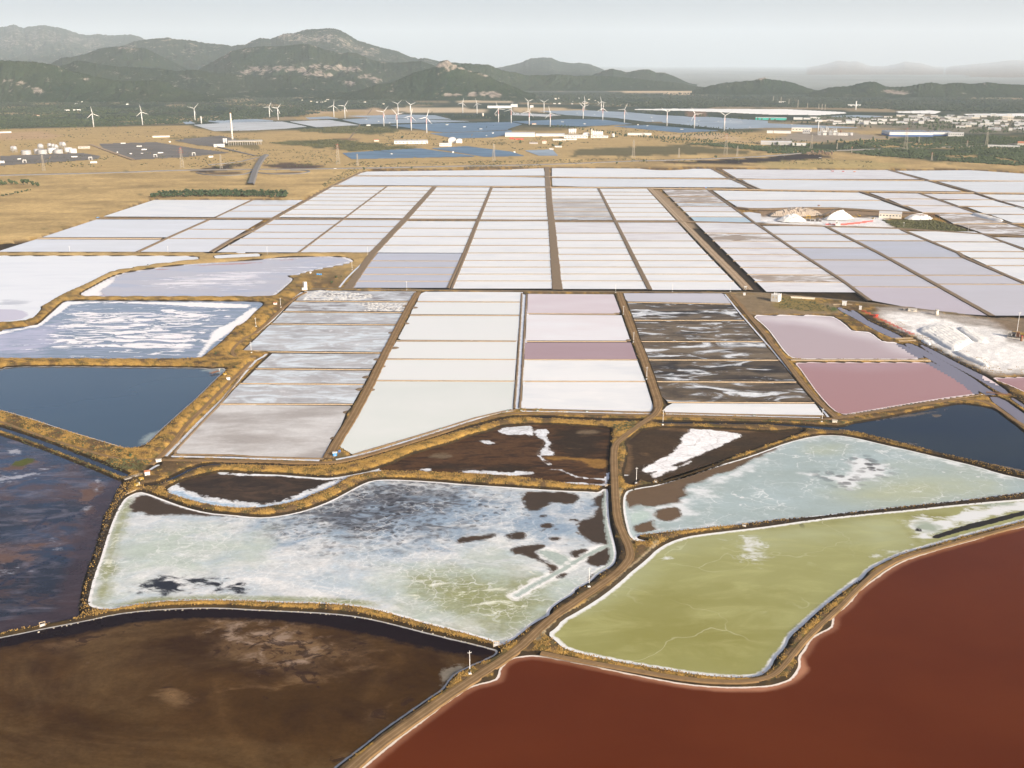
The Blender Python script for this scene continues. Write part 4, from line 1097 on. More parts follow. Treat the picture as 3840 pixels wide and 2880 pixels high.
block(A, d3, d4, [1106, 1180, 1254, 1314, 1379, 1445, 1502, 1562, 1621, 1687], 'pan_white', 3.5, .0, (16, 26))
block(A, d4, d5, [820, 850, 880, 912, 945, 984, 1022, 1066, 1092], ['pan_white', 'pan_white', 'pan_white', 'pan_tanlilac', 'pan_tanlilac', 'pan_tanlilac', 'pan_tanlilac', 'pan_lilac'] if 'pan_tanlilac' in M else ['pan_white', 'pan_white', 'pan_white', 'pan_ash', 'pan_ash', 'pan_ash', 'pan_ash', 'pan_grey'], 2.6, .002, (20, 9))
block(A, d4, d5, [1114, 1208, 1273, 1336, 1391, 1445, 1501, 1561, 1620, 1690], ['pan_pale', 'pan_white', 'pan_white', 'pan_white', 'pan_white', 'pan_white', 'pan_white', 'pan_white', 'pan_white'], 3.5, .001, (30, 14))
block(A, d5, d6, [824, 853, 883, 915, 950, 988, 1028, 1068, 1096], 'pan_white', 2.6, .002, (10, 10))
block(A, d5, d6, [1116, 1206, 1275, 1336, 1391, 1446, 1502, 1562, 1622, 1698], ['pan_pale', 'pan_pale', 'pan_white', 'pan_white', 'pan_white', 'pan_white', 'pan_white', 'pan_white', 'pan_white'], 3.5, .0015, (16, 14))
block(A, d6b, d7, [832, 889, 944, 977, 1022, 1066, 1112], ['pan_mudsalt' if 'pan_mudsalt' in M else 'pan_tan', 'pan_tan', 'pan_grey', 'pan_pale', 'pan_white', 'pan_aqua'], 3.0, .004, (34, 12))
block(A, d6b, d7, [1118, 1207, 1275, 1337, 1392, 1448, 1506, 1566, 1628, 1715], ['pan_pale', 'pan_tan', 'pan_pale', 'pan_pale', 'pan_pale', 'pan_pale', 'pan_pale', 'pan_tan', 'pan_pale'], 3.5, .006, (26, 10))
# right hand columns
A = 'A3'
e7 = [(-60, 1148), (0, 1190), (280, 1386), (430, 1495), (700, 1655), (890, 1792)]
e8 = [(500, 1152), (960, 1382), (1350, 1602), (1940, 1927)]
e9 = [(1160, 1182), (1650, 1382), (2212, 1640), (3200, 2090)]
e10 = [(1852, 1215), (2212, 1352), (3200, 1720)]
block(A, e7, e8, [1146, 1217, 1278, 1334, 1439, 1571, 1672, 1790], ['pan_lilac', 'pan_lilac', 'pan_lilac', 'pan_slate', 'pan_lily', 'pan_lily', 'pan_lily'], 4.5, .004, (14, 12))
pan("B3 755,405 1460,412 1930,655 1700,640 1250,590 900,524", 'pan_violet')
block(A, e8, e9, [1158, 1215, 1273, 1420, 1571, 1648, 1920], ['pan_lilac', 'pan_lilac', 'pan_slate', 'pan_lily', 'pan_lily', 'pan_lily'], 4.5, .003, (26, 12))
block(A, e9, e10, [1192, 1282, 1366, 1424, 1488, 1680], ['pan_white'], 4.5, .004, (18, 14))
pan("A3 1945,1243 2212,1248 2800,1270 2800,1500 2212,1335", 'pan_lilac')
# left hand pans
pan("A0 1330,921 2165,921 1852,1069 892,1064", 'pan_white')
q1 = [(2190, 921), (1868, 1071)]
block('A0', q1, [(2635, 921), (2355, 1077)], [922, 966, 1018, 1073], 'pan_lilac', 2.6, .001, (6, 12))
pan("A0 832,1090 1785,1091 1445,1244 365,1243", 'pan_lilac')
pan("A0 310,1262 1395,1266 1168,1369 -30,1369", 'pan_lilac')
block('A0', [(1815, 1092), (1465, 1247), (1205, 1370)], [(2290, 1095), (2140, 1182), (1830, 1370)], [1093, 1174, 1254, 1369], 'pan_lilac', 3.5, .003, (8, 16))
# long pans along the far edge and on the right
pan("A1 905,690 960,676 2212,660 A2 0,657 272,647 290,711 A1 2212,711 872,708", 'pan_white')
pan("A1 845,718 2212,723 A2 287,729 295,802 A1 2212,800 698,792", 'pan_lilac')
pan("A2 345,646 1720,653 1858,730 345,721", 'pan_white')
pan("A2 345,732 1905,746 2033,814 600,806 350,798", 'pan_lilac')
pan("A2 1815,656 A3 0,659 1028,663 1308,742 0,739 A2 1945,734", 'pan_palemix' if 'pan_palemix' in M else 'pan_pale')
pan("A2 1988,746 A3 0,748 1378,759 1676,847 0,831 A2 2112,822", 'pan_lilac')
pan("A3 1100,669 1750,664 2212,694 2900,728 2900,760 2212,755 1402,748", 'pan_lilac')
pan("A3 1472,763 2212,762 2900,768 2900,862 2212,858 1812,855", 'pan_lilac')
pan("A2 1737,840 A3 785,858 968,920 A2 1852,921", 'pan_white')
pan("A2 1862,928 A3 975,928 1255,1028 870,1010 600,996 300,992 0,997 A2 1955,985", 'pan_lilac')
pan("A2 1995,1030 2060,1026 2150,1040 2150,1105 A3 60,1115 -120,1115 A2 2090,1105", 'pan_lilac')
pan("A3 880,860 1295,866 1415,909 1015,909", 'pan_pale')
pan("A3 1045,915 1435,916 1595,969 1160,966", 'pan_pale')
pan("A3 1200,973 1618,976 1795,1034 1335,1029", 'pan_pale')
pan("A3 1345,869 1775,869 1925,917 1488,916", 'pan_pale')
pan("A3 1512,923 1938,923 2128,977 1660,975", 'pan_white')
pan("A3 1725,983 2148,983 2330,1046 1885,1044", 'pan_white')
pan("A3 1925,1049 2340,1052 2560,1125 2115,1118", 'pan_white')
pan("A3 1850,873 2212,876 2900,900 2900,936 2000,927", 'pan_white')
pan("A3 2012,933 2900,942 2900,1100 2560,1090 2212,1000", 'pan_white')
pan("A3 1440,1040 1790,1040 2055,1119 1600,1124", 'pan_tan')
pan("A3 1630,1130 2110,1130 2420,1232 2212,1224 1860,1210", 'pan_tan')
# foreground strips
GREY = [("B1 400,446 560,432 600,438 1385,446 1332,527 345,522", 'pan_broken'), ("B1 318,536 1322,541 1272,618 248,612", 'pan_broken'), ("B1 230,628 1264,636 1230,725 142,718", 'pan_grey'),
        ("B1 118,735 1222,741 1092,965 130,957 0,954 B0 2108,950 2150,900 2212,850", 'pan_grey'), ("B1 140,981 1078,986 1003,1110 8,1103", 'pan_grey'), ("B0 2095,1232 2205,1122 B1 10,1122 1000,1131 937,1240 0,1236", 'pan_grey'),
        ("B0 2060,1248 2212,1248 B1 932,1256 842,1412 0,1410 B0 1920,1410", 'pan_grey'), ("C0 1905,45 2212,42 C1 0,45 810,50 835,70 800,140 745,225 650,355 580,503 0,493 C0 2212,489 1590,468 1528,460 1524,430", 'pan_ash')]
for s, m in GREY: pan(s, m)
WH = [("B1 1465,447 2212,450 B2 96,452 86,532 B1 1394,527 1402,495 1430,460", 'pan_white'), ("B1 1386,538 2212,541 B2 82,541 78,645 B1 1335,641 1350,605", 'pan_cream'), ("B1 1322,656 B2 74,658 54,868 B1 1252,862 1225,848 1262,755", 'pan_cream'),
      ("B1 1208,879 B2 52,881 46,1028 B1 1118,1022", 'pan_cream'), ("B1 1112,1036 B2 43,1038 30,1215 B1 1036,1208 1060,1150", 'pan_cream'),
      ("B1 1018,1222 B2 27,1226 12,1458 C1 2140,93 1900,150 1600,244 1300,334 1000,421 832,472 715,408 780,288 838,212 822,198 945,-8", 'pan_mint')]
for s, m in WH: pan(s, m)
M2_ = [("B2 135,466 880,470 942,622 900,635 130,632", 'pan_blush'), ("B2 127,644 952,651 1022,852 990,869 118,868", 'pan_half'), ("B2 113,886 1037,886 1087,1030 105,1030", 'pan_pink'), ("B2 103,1039 1087,1042 1153,1219 93,1215", 'pan_white'), ("B2 89,1228 1162,1229 1238,1481 1200,1483 84,1457", 'pan_white')]
for s, m in M2_: pan(s, m)
M3_ = [("B2 962,460 1828,461 1893,548 1000,530 978,510", 'pan_lily'), ("B2 1000,546 1903,561 1995,690 1050,686", 'pan_mud0'), ("B2 1056,701 2012,701 2162,872 1115,868", 'pan_mud1'), ("B2 1120,886 2180,886 2212,925 B3 90,1030 0,1030 B2 1182,1028", 'pan_mud2'),
       ("B2 1186,1044 2212,1045 B3 100,1047 238,1220 0,1220 B2 1250,1215", 'pan_mud3'), ("B2 1256,1233 2212,1235 B3 255,1237 395,1395 B2 1345,1395 1290,1350", 'pan_mud4'), ("B2 1385,1411 2212,1415 B3 405,1416 492,1516 B2 1320,1491 1310,1465 1332,1440", 'pan_white')]
for s, m in M3_: pan(s, m)
LOWD = ["B1 330,529 1326,534", "B1 236,620 1270,627", "B1 130,726 1226,733", "B0 2100,955 2212,957 B1 130,966 1086,976", "B0 2205,1112 B1 1008,1121", "B0 2070,1240 B1 0,1241 938,1248", "B0 1905,1418 B1 0,1418 838,1420",
        "B1 1392,532 B2 84,537", "B1 1328,649 B2 78,652", "B1 1215,871 B2 54,874", "B1 1117,1029 B2 45,1033", "B1 1030,1215 B2 30,1220",
        "B2 130,637 900,641", "B2 117,876 992,877", "B2 103,1034 1085,1036", "B2 91,1221 1155,1223",
        "B2 1000,537 1895,554", "B2 1050,693 2005,695", "B2 1116,877 2165,878", "B2 1182,1036 2212,1038 B3 95,1038", "B2 1250,1223 2212,1228 B3 245,1228", "B2 1345,1402 2212,1405 B3 400,1406"]
for s in LOWD:
    ribbon('dike', W(s), .6, 1.5, -.35, .62, M['dike'], 6.0, .45)
for s in ["C0 1500,472 2000,478 2212,494 C1 590,510", "C1 830,478 1000,428 1300,341 1600,250 1900,156 2140,100 C2 75,82", "C2 85,82 500,92 1215,110", "C2 1320,112 1700,122 2212,133 C3 490,140", "C0 1500,465 1530,420 1920,10 B0 2120,1125 2212,1090", "B3 620,1530 720,1512 1000,1468 1500,1388 1840,1340",
          "B2 85,462 72,700 52,1000 35,1250 18,1460", "B2 126,470 112,700 95,1000 82,1250 66,1455"]:
    ribbon('dike', W(s), .7, 1.8, -.5, .9, M['dike_brown'], 6.0, .4)
# column dikes and roads of the far grid
FARL = [("A1 905,680 840,715 660,800 165,1078 0,1172 A0 2000,1265 1820,1374", 4.0, 1.0, 'dike_brown'), ("A1 1130,806 760,1082 360,1382 355,1388", 2.2, .9, 'dike_brown'), ("A1 1547,804 1291,1085 1009,1382 B1 795,420", 7.0, .8, 'dike_brown'),
        ("A1 2032,808 1914,1088 1794,1382 B1 1655,420", 1.6, 1.0, 'dike_brown'), ("A1 2043,808 1930,1088 1816,1382 B1 1690,420", 1.6, 1.0, 'dike_brown'), ("A2 300,640 310,800 328,1000 341,1110 365,1382 B2 392,432", 7.5, .8, 'dike_brown'),
        ("A2 742,820 884,1100 1022,1382 B2 1183,432", 1.7, 1.0, 'dike_brown'), ("A2 750,820 896,1100 1040,1382 B2 1203,432", 1.7, 1.0, 'dike_brown'), ("A2 1690,832 2100,1122 2212,1195 A3 280,1386 B3 640,350 885,528", 3.2, 1.1, 'dike_brown'),
        ("A3 500,1152 960,1382 B3 1350,330 1940,660", 4.2, 1.1, 'dike_brown'), ("A3 1160,1182 1650,1382 B3 1690,150 2212,372 2800,610", 4.2, 1.1, 'dike_brown'), ("A3 1852,1214 2212,1352 2900,1610", 3.2, 1.0, 'dike_brown'),
        ("A3 800,850 1010,925 1320,1030", 4.0, 1.2, 'dike_brown'), ("A3 1305,862 1440,912 1800,1036 2212,1164 2900,1370", 3.4, 1.1, 'dike_brown'), ("A3 1780,855 2000,930 2212,990 2900,1160", 3.4, 1.1, 'dike_brown'), ("A3 1030,660 1340,746 1780,856", 4.5, 1.1, 'dike_brown'),
        ("A2 1722,650 1880,735 2095,828", 5.0, 1.0, 'dike_brown'), ("A2 1780,652 1930,735 2140,828", 3.0, 1.0, 'dike_brown'),
        ("A1 650,798 1130,804 2212,806 A2 300,812 700,812 1400,822 2140,832 A3 800,845 1700,858 2212,862 2900,866", 5.0, 1.0, 'dike'), ("A1 860,713 2212,717 A2 300,720 700,727 1880,740 A3 0,744 1340,752 2212,758 2900,764", 3.2, .9, 'dike'),
        ("A0 840,1078 1850,1080 2212,1081 A1 160,1082 800,1086 2212,1096 A2 340,1102 1450,1106 2100,1124 A3 0,1132 500,1150 1130,1168 1850,1216 2212,1236 2900,1262", 5.2, 1.0, 'dike_brown'),
        ("A0 330,1252 1400,1255", 4.0, 1.0, 'dike'), ("A0 1800,1092 1460,1243 1180,1372", 2.6, .9, 'dike_brown'), ("A0 2178,921 1860,1072", 2.6, .9, 'dike_brown'), ("A1 800,400 990,150 1030,108", 3.0, .8, 'dike_brown'),
        ("A2 1860,925 A3 972,924", 1.2, .6, 'dike'), ("A3 1010,912 1430,912 1930,920 2400,928", 1.0, .6, 'dike'), ("A3 1160,969 1610,973 2130,980", 1.0, .6, 'dike'), ("A3 1330,1031 1800,1037 2340,1048", 1.0, .6, 'dike'), ("A3 1600,1127 2110,1124 2560,1130", 1.0, .6, 'dike'),
        ("B3 195,1043 700,1043 1400,1046", 2.4, 1.5, 'dike'), ("A3 0,998 300,990 600,992 900,1010 1000,1022 1300,1032 A2 1950,988 2212,1000", 6, 2.2, 'dike_brown')]
for s, hw, h, m in FARL:
    if s.startswith("A3 0,998"):
        s = "A2 1940,988 2050,1000 2212,1002 A3 0,1002 300,992 600,995 900,1014 1300,1034"
    ribbon('dike', W(s), hw, hw + 1.6, -.8, h, M[m], 14.0, .18)
ribbon('dirt_road', W("A2 1190,820 1450,1090 1735,1382 B2 1920,300 2045,432"), 7.5, 8.5, -.3, .45, M['road_pale'], 14, .1)
# highway, slip road and flyover
ribbon('highway', g2(chaikin(px("A0 -400,722 0,712 1000,690 1500,668 2212,660 A1 300,660 680,654 1000,648 1700,633 2212,626 A2 500,612 1000,590 1300,583 1800,566 2212,545 A3 300,520 700,490 1500,470 2400,430"), 1, False)), 6.5, 8, -2, 3.2, M['asphalt'], 60)
ribbon('slip_road', g2(chaikin(px("A0 1700,690 1760,706 1900,714 2050,712 2150,695 2212,660"), 2, False)), 3.5, 4.5, -2, 3.0, M['asphalt'], 30)
ribbon('slip_road', g2(chaikin(px("A1 0,688 120,700 280,702 400,696 470,680 440,670 300,668"), 2, False)), 3.5, 4.5, -2, 3.0, M['asphalt'], 30)
ribbon('slip_road', g2(chaikin(px("A0 1800,620 2050,600 2212,560 A1 40,550"), 1, False)), 3.5, 4.5, -2, 2.8, M['asphalt'], 40)
ribbon('flyover_road', W("A0 2165,795 2190,720 A1 -10,680 20,620 60,560 90,540"), 8.0, 12.0, -2, 6.5, M['asphalt'], 40)
ribbon('road', W("A0 2212,545 1900,470 1780,425 1600,395"), 5, 6, -2, 3.0, M['asphalt'], 60)
ribbon('dirt_road', W("A0 1160,580 960,510 780,445"), 7, 8, -2, 3.0, M['road_pale'], 40)
# small earth ramps beside the strip road
for s, r in (("B1 1290,722", 7), ("B1 1360,585", 8), ("B1 1195,932", 7), ("B1 1085,1092", 6), ("B1 990,1294", 6), ("B1 1172,802", 6), ("B1 1048,1032", 6), ("B1 960,1185", 7), ("B1 905,1290", 7), ("C1 800,105", 7), ("C1 685,330", 6), ("B1 1290,570", 6), ("B2 1070,940", 4), ("B2 905,635", 5), ("B2 1010,866", 5)):
    x, y = g2(px(s))[0]
    mb = MB()
    prof = [(r * 1.0, -.3), (r * .75, .35), (r * .35, .8), (r * .08, .95)]
    mb.lathe([(a, z) for a, z in prof], 11, (x, y, 0))
    mb.v = [(vx + (rnd.random() - .5) * .9, vy + (rnd.random() - .5) * .9, vz) for vx, vy, vz in mb.v]
    tag(mb.build('earth_mound', M['dike_brown']), kind='structure')

# ------------------------------------------------------------------ mountains
mm, nt, b = new_mat('mountain_scrub_and_granite')
at = N(nt, 'ShaderNodeAttribute', attribute_name='rock')
n1 = noise(nt, 260, 260, 6, .66, 0.3, sz=260)
n2 = noise(nt, 900, 900, 4, .6, 0.2, sz=900)
n3 = noise(nt, 70, 70, 4, .65, sz=70)
green = mixc(nt, smooth_range(nt, n2, .38, .62), (.015, .032, .017), (.038, .052, .028))
green = mixc(nt, smooth_range(nt, n3, .35, .65), green, (.024, .040, .021))
rockc = mixc(nt, smooth_range(nt, n3, .3, .7), (.15, .125, .10), (.31, .27, .23))
rv = mth(nt, 'ADD', at.outputs['Fac'], mth(nt, 'MULTIPLY_ADD', n1, 1.7, -.85))
rv = mth(nt, 'ADD', rv, mth(nt, 'MULTIPLY_ADD', n3, 1.6, -.80))
c = mixc(nt, smooth_range(nt, rv, .36, .70), green, rockc)
nt.links.new(c, b.inputs['Base Color'])
b.inputs['Roughness'].default_value = 1.0
b.inputs['Specular IOR Level'].default_value = 0.0
bp = N(nt, 'ShaderNodeBump'); bp.inputs['Strength'].default_value = .8; bp.inputs['Distance'].default_value = 70
nt.links.new(noise(nt, 120, 120, 6, .7, sz=120), bp.inputs['Height']); nt.links.new(bp.outputs[0], b.inputs['Normal'])

def mountain(name, sky_s, Yr, base_y, rock=.12, rocks=(), rough=1.0, spur=420.0, step=2.2, depth_m=None, seed=0, label=None):
    """ridge line traced along the sky, standing at forward distance Yr, running down to the plain towards us and behind"""
    q = px(sky_s)
    xs = np.arange(q[0, 0], q[-1, 0] + .1, step * 1.0)
    ys = np.interp(xs, q[:, 0], q[:, 1])
    ys = ys + (fbm(xs / 9.0, xs * 0 + seed, 4, 50 + seed) - .5) * 5.0 * rough + (fbm(xs / 2.4, xs * 0 + seed, 2, 90 + seed) - .5) * 2.2 * rough
    top = at_dist(np.stack([xs, ys], 1), np.full(len(xs), Yr))
    yb = np.interp(xs, [p[0] for p in base_y], [p[1] for p in base_y])
    bot = g2(np.stack([xs, yb], 1), 0)
    Yb = np.minimum(bot[:, 1], Yr - 500)
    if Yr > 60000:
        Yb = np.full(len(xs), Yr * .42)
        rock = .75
    vv = np.concatenate([np.linspace(0, 1, 46), 1 + np.linspace(0, .9, 12)[1:]])
    X, Yg, Z, RK = [], [], [], []
    ux = top[:, 0]
    for v in vv:
        if v <= 1:
            Yv = Yb + (Yr - Yb) * v
            prof = v ** 1.15 * (1 - .16 * math.sin(math.pi * v))
            amp = math.sin(math.pi * min(v, 1) ** .8) ** .7
        else:
            Yv = Yr + (Yr - Yb) * (v - 1) * .9
            prof = max(0, 1 - (v - 1) / .8) ** 1.2
            amp = math.sin(math.pi * (v - 1) / .9)
        xx = ux * Yv / Yr
        wob = (fbm(Yv / 900 + 3, xx / 900, 3, seed + 4) - .5) * 700
        rd = 1 - np.abs(2 * fbm((xx + wob) / spur, Yv / (spur * 4), 4, seed + 11) - 1) * 2.2
        rd2 = fbm((xx + wob) / (spur * .28), Yv / (spur * .5), 4, seed + 21) - .5
        hz = top[:, 2] * prof
        hz = hz * (1 - amp * .46 * (1 - np.clip(rd, -1, 1)) * .5) + amp * rd2 * np.clip(top[:, 2], 60, 500) * .24 * rough
        if v == 1: hz = top[:, 2]
        X.append(xx); Yg.append(Yv); Z.append(np.where(v == 0, -3, hz)); RK.append(np.full(len(xs), rock))
    X, Yg, Z = np.array(X), np.array(Yg), np.array(Z)
    RK = np.array(RK)
    # rock exposures given by pixel ellipses on the slope: look up where each vertex shows
    d0 = Yg * CP - (Z - H) * SP
    sx = CX + FPX * X / d0
    syy = CY - FPX * (Yg * SP + (Z - H) * CP) / d0
    for s, rx, ry, amt in rocks:
        for cx_, cy_ in px(s):
            RK = np.maximum(RK, amt * .85 * np.clip(1.35 - np.sqrt(((sx - cx_) / rx) ** 2 + ((syy - cy_) / ry) ** 2), 0, 1))
    n = len(xs)
    i0 = (np.arange(len(vv) - 1)[:, None] * n + np.arange(n - 1)[None, :]).ravel()
    F = np.stack([i0, i0 + 1, i0 + n + 1, i0 + n], 1)
    o = link(name, np_mesh(name, np.stack([X.ravel(), Yg.ravel(), Z.ravel()], 1), F, mm, {'rock': RK.ravel()}, smooth=True))
    return tag(o, label, kind='structure')

B = lambda *a: list(a)
mountain('mountain', "S0 -500,210 -200,190 0,178 60,165 90,158 120,172 150,182 190,172 240,167 300,165 350,174 400,182 450,197 520,221 580,228 630,218 700,228 850,224 900,235 930,250 1100,300 1400,380 1700,420", 34000, B((-400, 320), (1000, 320)), .22, [("S0 100,220 250,230 330,240 60,280 480,260 600,280 200,300", 60, 38, .50)], seed=1, spur=520)
mountain('mountain', "S0 500,420 700,330 860,272 950,255 1080,243 1150,254 1260,263 1330,278 1440,288 1500,298 1590,288 1650,258 1690,245 1750,254 1800,235 1850,217 1900,215 1980,192 2040,188 2110,183 2160,183 2212,198 S1 50,230 100,258 200,292 320,320 380,338 440,365 500,380 540,375 600,388 760,420 1000,470 1200,510", 21000, B((500, 335), (2000, 335)), .20, [("S0 1080,255 1250,290 1220,335", 42, 16, .55), ("S0 1840,235 1900,240 1960,250 2050,250 2150,245 2212,270 S1 40,290 100,310 170,340 200,330", 46, 20, .60), ("S0 650,295 720,310 850,300 1600,275", 36, 12, .48)], seed=2, spur=480)
mountain('mountain', "S1 960,460 1000,440 1060,430 1150,410 1230,378 1300,372 1360,375 1420,400 1480,408 1550,407 1620,418 1700,450 1790,500", 28000, B((1700, 318), (2500, 318)), .12, rough=.7, seed=3, spur=900)
mountain('mountain', "S1 1600,500 1640,480 1710,455 1760,445 1800,455 1850,468 1920,455 1970,450 2000,452 2040,470 2090,470 2150,490 2212,520 S2 60,543 140,570", 17000, B((2200, 330), (2700, 330)), .06, rough=.7, seed=4)
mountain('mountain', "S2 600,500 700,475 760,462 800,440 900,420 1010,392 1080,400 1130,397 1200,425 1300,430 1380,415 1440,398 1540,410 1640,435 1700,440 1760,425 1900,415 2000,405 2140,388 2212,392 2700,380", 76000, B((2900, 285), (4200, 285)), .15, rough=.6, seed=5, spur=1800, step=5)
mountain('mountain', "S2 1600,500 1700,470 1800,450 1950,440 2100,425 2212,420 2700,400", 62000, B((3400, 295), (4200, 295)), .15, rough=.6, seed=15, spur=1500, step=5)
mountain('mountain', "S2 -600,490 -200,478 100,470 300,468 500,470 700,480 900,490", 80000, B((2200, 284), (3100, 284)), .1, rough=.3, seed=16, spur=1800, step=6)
mountain('mountain', "S1 600,440 700,405 760,407 830,412 960,420 1000,440 1050,456 1130,470 1200,487 1300,486 1400,482 1500,491 1600,490 1750,495 1900,508 2000,520 2100,528 2212,540 S2 60,556 200,572", 14200, B((1600, 340), (2700, 330)), .05, [("S1 1390,483", 10, 5, .5)], rough=.9, seed=6)
mountain('hill', "S0 200,440 330,410 400,375 460,371 550,350 640,315 720,305 800,298 860,310 930,309 1000,340 1060,370 1120,400 1200,440 1300,470", 16000, B((300, 355), (900, 350)), .16, [("S0 750,310 790,315 850,330", 44, 12, .55)], seed=7)
mountain('hill', "S0 1250,470 1380,400 1440,365 1500,330 1600,310 1700,300 1800,300 1900,290 1990,285 2050,300 2100,320 2212,345 S1 50,338 100,345 160,370 200,390 280,400 350,405 450,400 520,394 560,408 620,430 700,470", 15000, B((700, 360), (1800, 355)), .14, [("S0 1600,465 1660,450 1720,445 1800,440 1880,450 1960,455 2050,430 2120,435 2180,440 S1 0,440 50,440 90,445", 34, 14, .85), ("S0 2000,480 2060,480 2120,490", 30, 16, .8), ("S1 140,500 170,490 200,505 230,520 60,540", 26, 13, .7), ("S0 1480,330 1600,335", 30, 10, .5)], seed=8, spur=380)
mountain('hill', "S0 150,470 380,428 450,410 500,390 560,400 650,415 750,430 900,436 1000,440 1150,460 1250,450 1300,455 1380,470 1500,475 1600,497 1700,500 1800,490 1900,484 2000,494 2100,512 2212,545 S1 60,580 150,600", 12600, B((100, 372), (1400, 364)), .17, [("S0 760,470 1200,510 1350,560 1410,570", 24, 10, .5)], seed=9, spur=360)
mountain('hill', "S1 -300,640 -100,625 0,608 100,590 180,565 250,542 330,534 400,500 470,470 550,450 610,430 640,400 660,391 690,391 710,405 740,420 800,444 860,465 900,470 950,488 1000,518 1090,550 1180,590 1260,612", 10800, B((1100, 376), (1700, 368), (2010, 360)), .10, [("S1 640,420 670,415 690,430 720,435 700,450", 26, 15, .9), ("S1 770,440 830,460 900,480 930,490", 24, 8, .7), ("S1 440,470 480,460", 24, 8, .5), ("S1 700,615 740,617", 26, 8, .95), ("S1 860,615 920,606 970,610 1000,618", 30, 11, .9)], seed=10, spur=340)
mountain('hill', "S0 -600,400 -300,388 0,390 120,395 250,403 350,420 450,455 600,490 700,513 770,522 830,525 940,522 1020,520 1080,534 1150,572 1230,595 1320,610 1450,625", 10300, B((-400, 384), (400, 382), (850, 374)), .16, [("S0 60,520 120,540 220,570 250,590", 34, 10, .55), ("S0 510,510 560,515 690,505 790,585 900,575", 28, 9, .55)], seed=11, spur=330)
mountain('hill', "S2 60,585 120,574 200,550 280,535 400,525 470,518 500,508 530,500 545,511 620,520 700,530 760,550 820,574 900,592", 12600, B((2560, 346), (3100, 346)), .05, [("S2 520,503 505,512", 16, 7, .9)], rough=.9, seed=12, spur=300)
mountain('hill', "S2 820,600 880,588 950,565 1080,558 1150,538 1215,525 1260,535 1320,560 1400,564 1480,555 1560,540 1620,535 1680,545 1780,535 1880,543 1980,532 2060,542 2212,550 2500,545 2800,560", 11600, B((3000, 358), (4100, 356)), .07, [("S2 1350,590 1380,595 1420,600", 36, 11, .9), ("S2 1780,605", 40, 5, .6)], rough=.9, seed=13, spur=300)

# ------------------------------------------------------------------ far forest and scrub: masses nobody could count
M['leaf_far'] = solid('far_forest_leaves', (.022, .038, .018), .9, .5, 60)
M['leaf'] = solid('dark_green_leaves', (.040, .060, .020), .85, .4, 3)
M['leaf_pine'] = solid('pine_needles', (.032, .055, .020), .85, .35, 3)
M['leaf_olive'] = solid('olive_scrub_leaves', (.075, .075, .026), .9, .4, 3)
M['straw_tuft'] = solid('dry_golden_grass', (.37, .232, .068), .95, .4, 5)
M['bark'] = solid('bark', (.09, .065, .045), .95, .3, 1)
M['burnt'] = solid('dry_brown_leaves', (.22, .15, .10), .9, .3, 3)

def blobs(name, pts, sizes, heights, mat, n=5, flat=.5):
    rs = np.random.RandomState(len(pts))
    V = np.zeros((len(pts), 2 * n + 1, 3)); a = np.arange(n) * 2 * math.pi / n
    ph = rs.rand(len(pts), 1) * 6.28
    for k, (rr, zz) in enumerate(((.8, 0.0), (1.0, .45))):
        jr = .7 + .6 * rs.rand(len(pts), n)
        V[:, k * n:(k + 1) * n, 0] = pts[:, 0:1] + sizes[:, None] * rr * jr * np.cos(a + ph)
        V[:, k * n:(k + 1) * n, 1] = pts[:, 1:2] + sizes[:, None] * rr * jr * np.sin(a + ph)
        V[:, k * n:(k + 1) * n, 2] = pts[:, 2:3] + heights[:, None] * (zz + .2 * rs.rand(len(pts), n) * (k > 0))
    V[:, 2 * n, :2] = pts[:, :2] + (rs.rand(len(pts), 2) - .5) * sizes[:, None] * .5
    V[:, 2 * n, 2] = pts[:, 2] + heights
    T = []
    for i in range(n):
        j = (i + 1) % n
        T += [(i, j, n + j), (i, n + j, n + i), (n + i, n + j, 2 * n)]
    F = (np.arange(len(pts))[:, None, None] * (2 * n + 1) + np.array(T)[None]).reshape(-1, 3)
    return tag(link(name, np_mesh(name, V.reshape(-1, 3), F, mat)), kind='stuff')

def scatter_px(poly, n, seed, keep=None):
    q = px(poly)
    rs = np.random.RandomState(seed)
    P = np.stack([rs.uniform(q[:, 0].min(), q[:, 0].max(), n * 3), rs.uniform(q[:, 1].min(), q[:, 1].max(), n * 3)], 1)
    P = P[inside(P, q)][:n]
    G = g2(P)
    if keep is not None:
        G = G[keep(G)]
    z = np.array([gz(x, y) for x, y in G]) if len(G) else np.zeros(0)
    return np.column_stack([G, z])

def clump(th, sz, seed):
    return lambda G: fbm(G[:, 0] / sz, G[:, 1] / sz, 3, seed) > th

def forest(poly, n, size, height, mat, seed, keep=None, name='forest'):
    P = scatter_px(poly, n, seed, keep)
    rs = np.random.RandomState(seed)
    return blobs(name, P, size * rs.uniform(.6, 1.4, len(P)), height * rs.uniform(.6, 1.35, len(P)), M[mat])

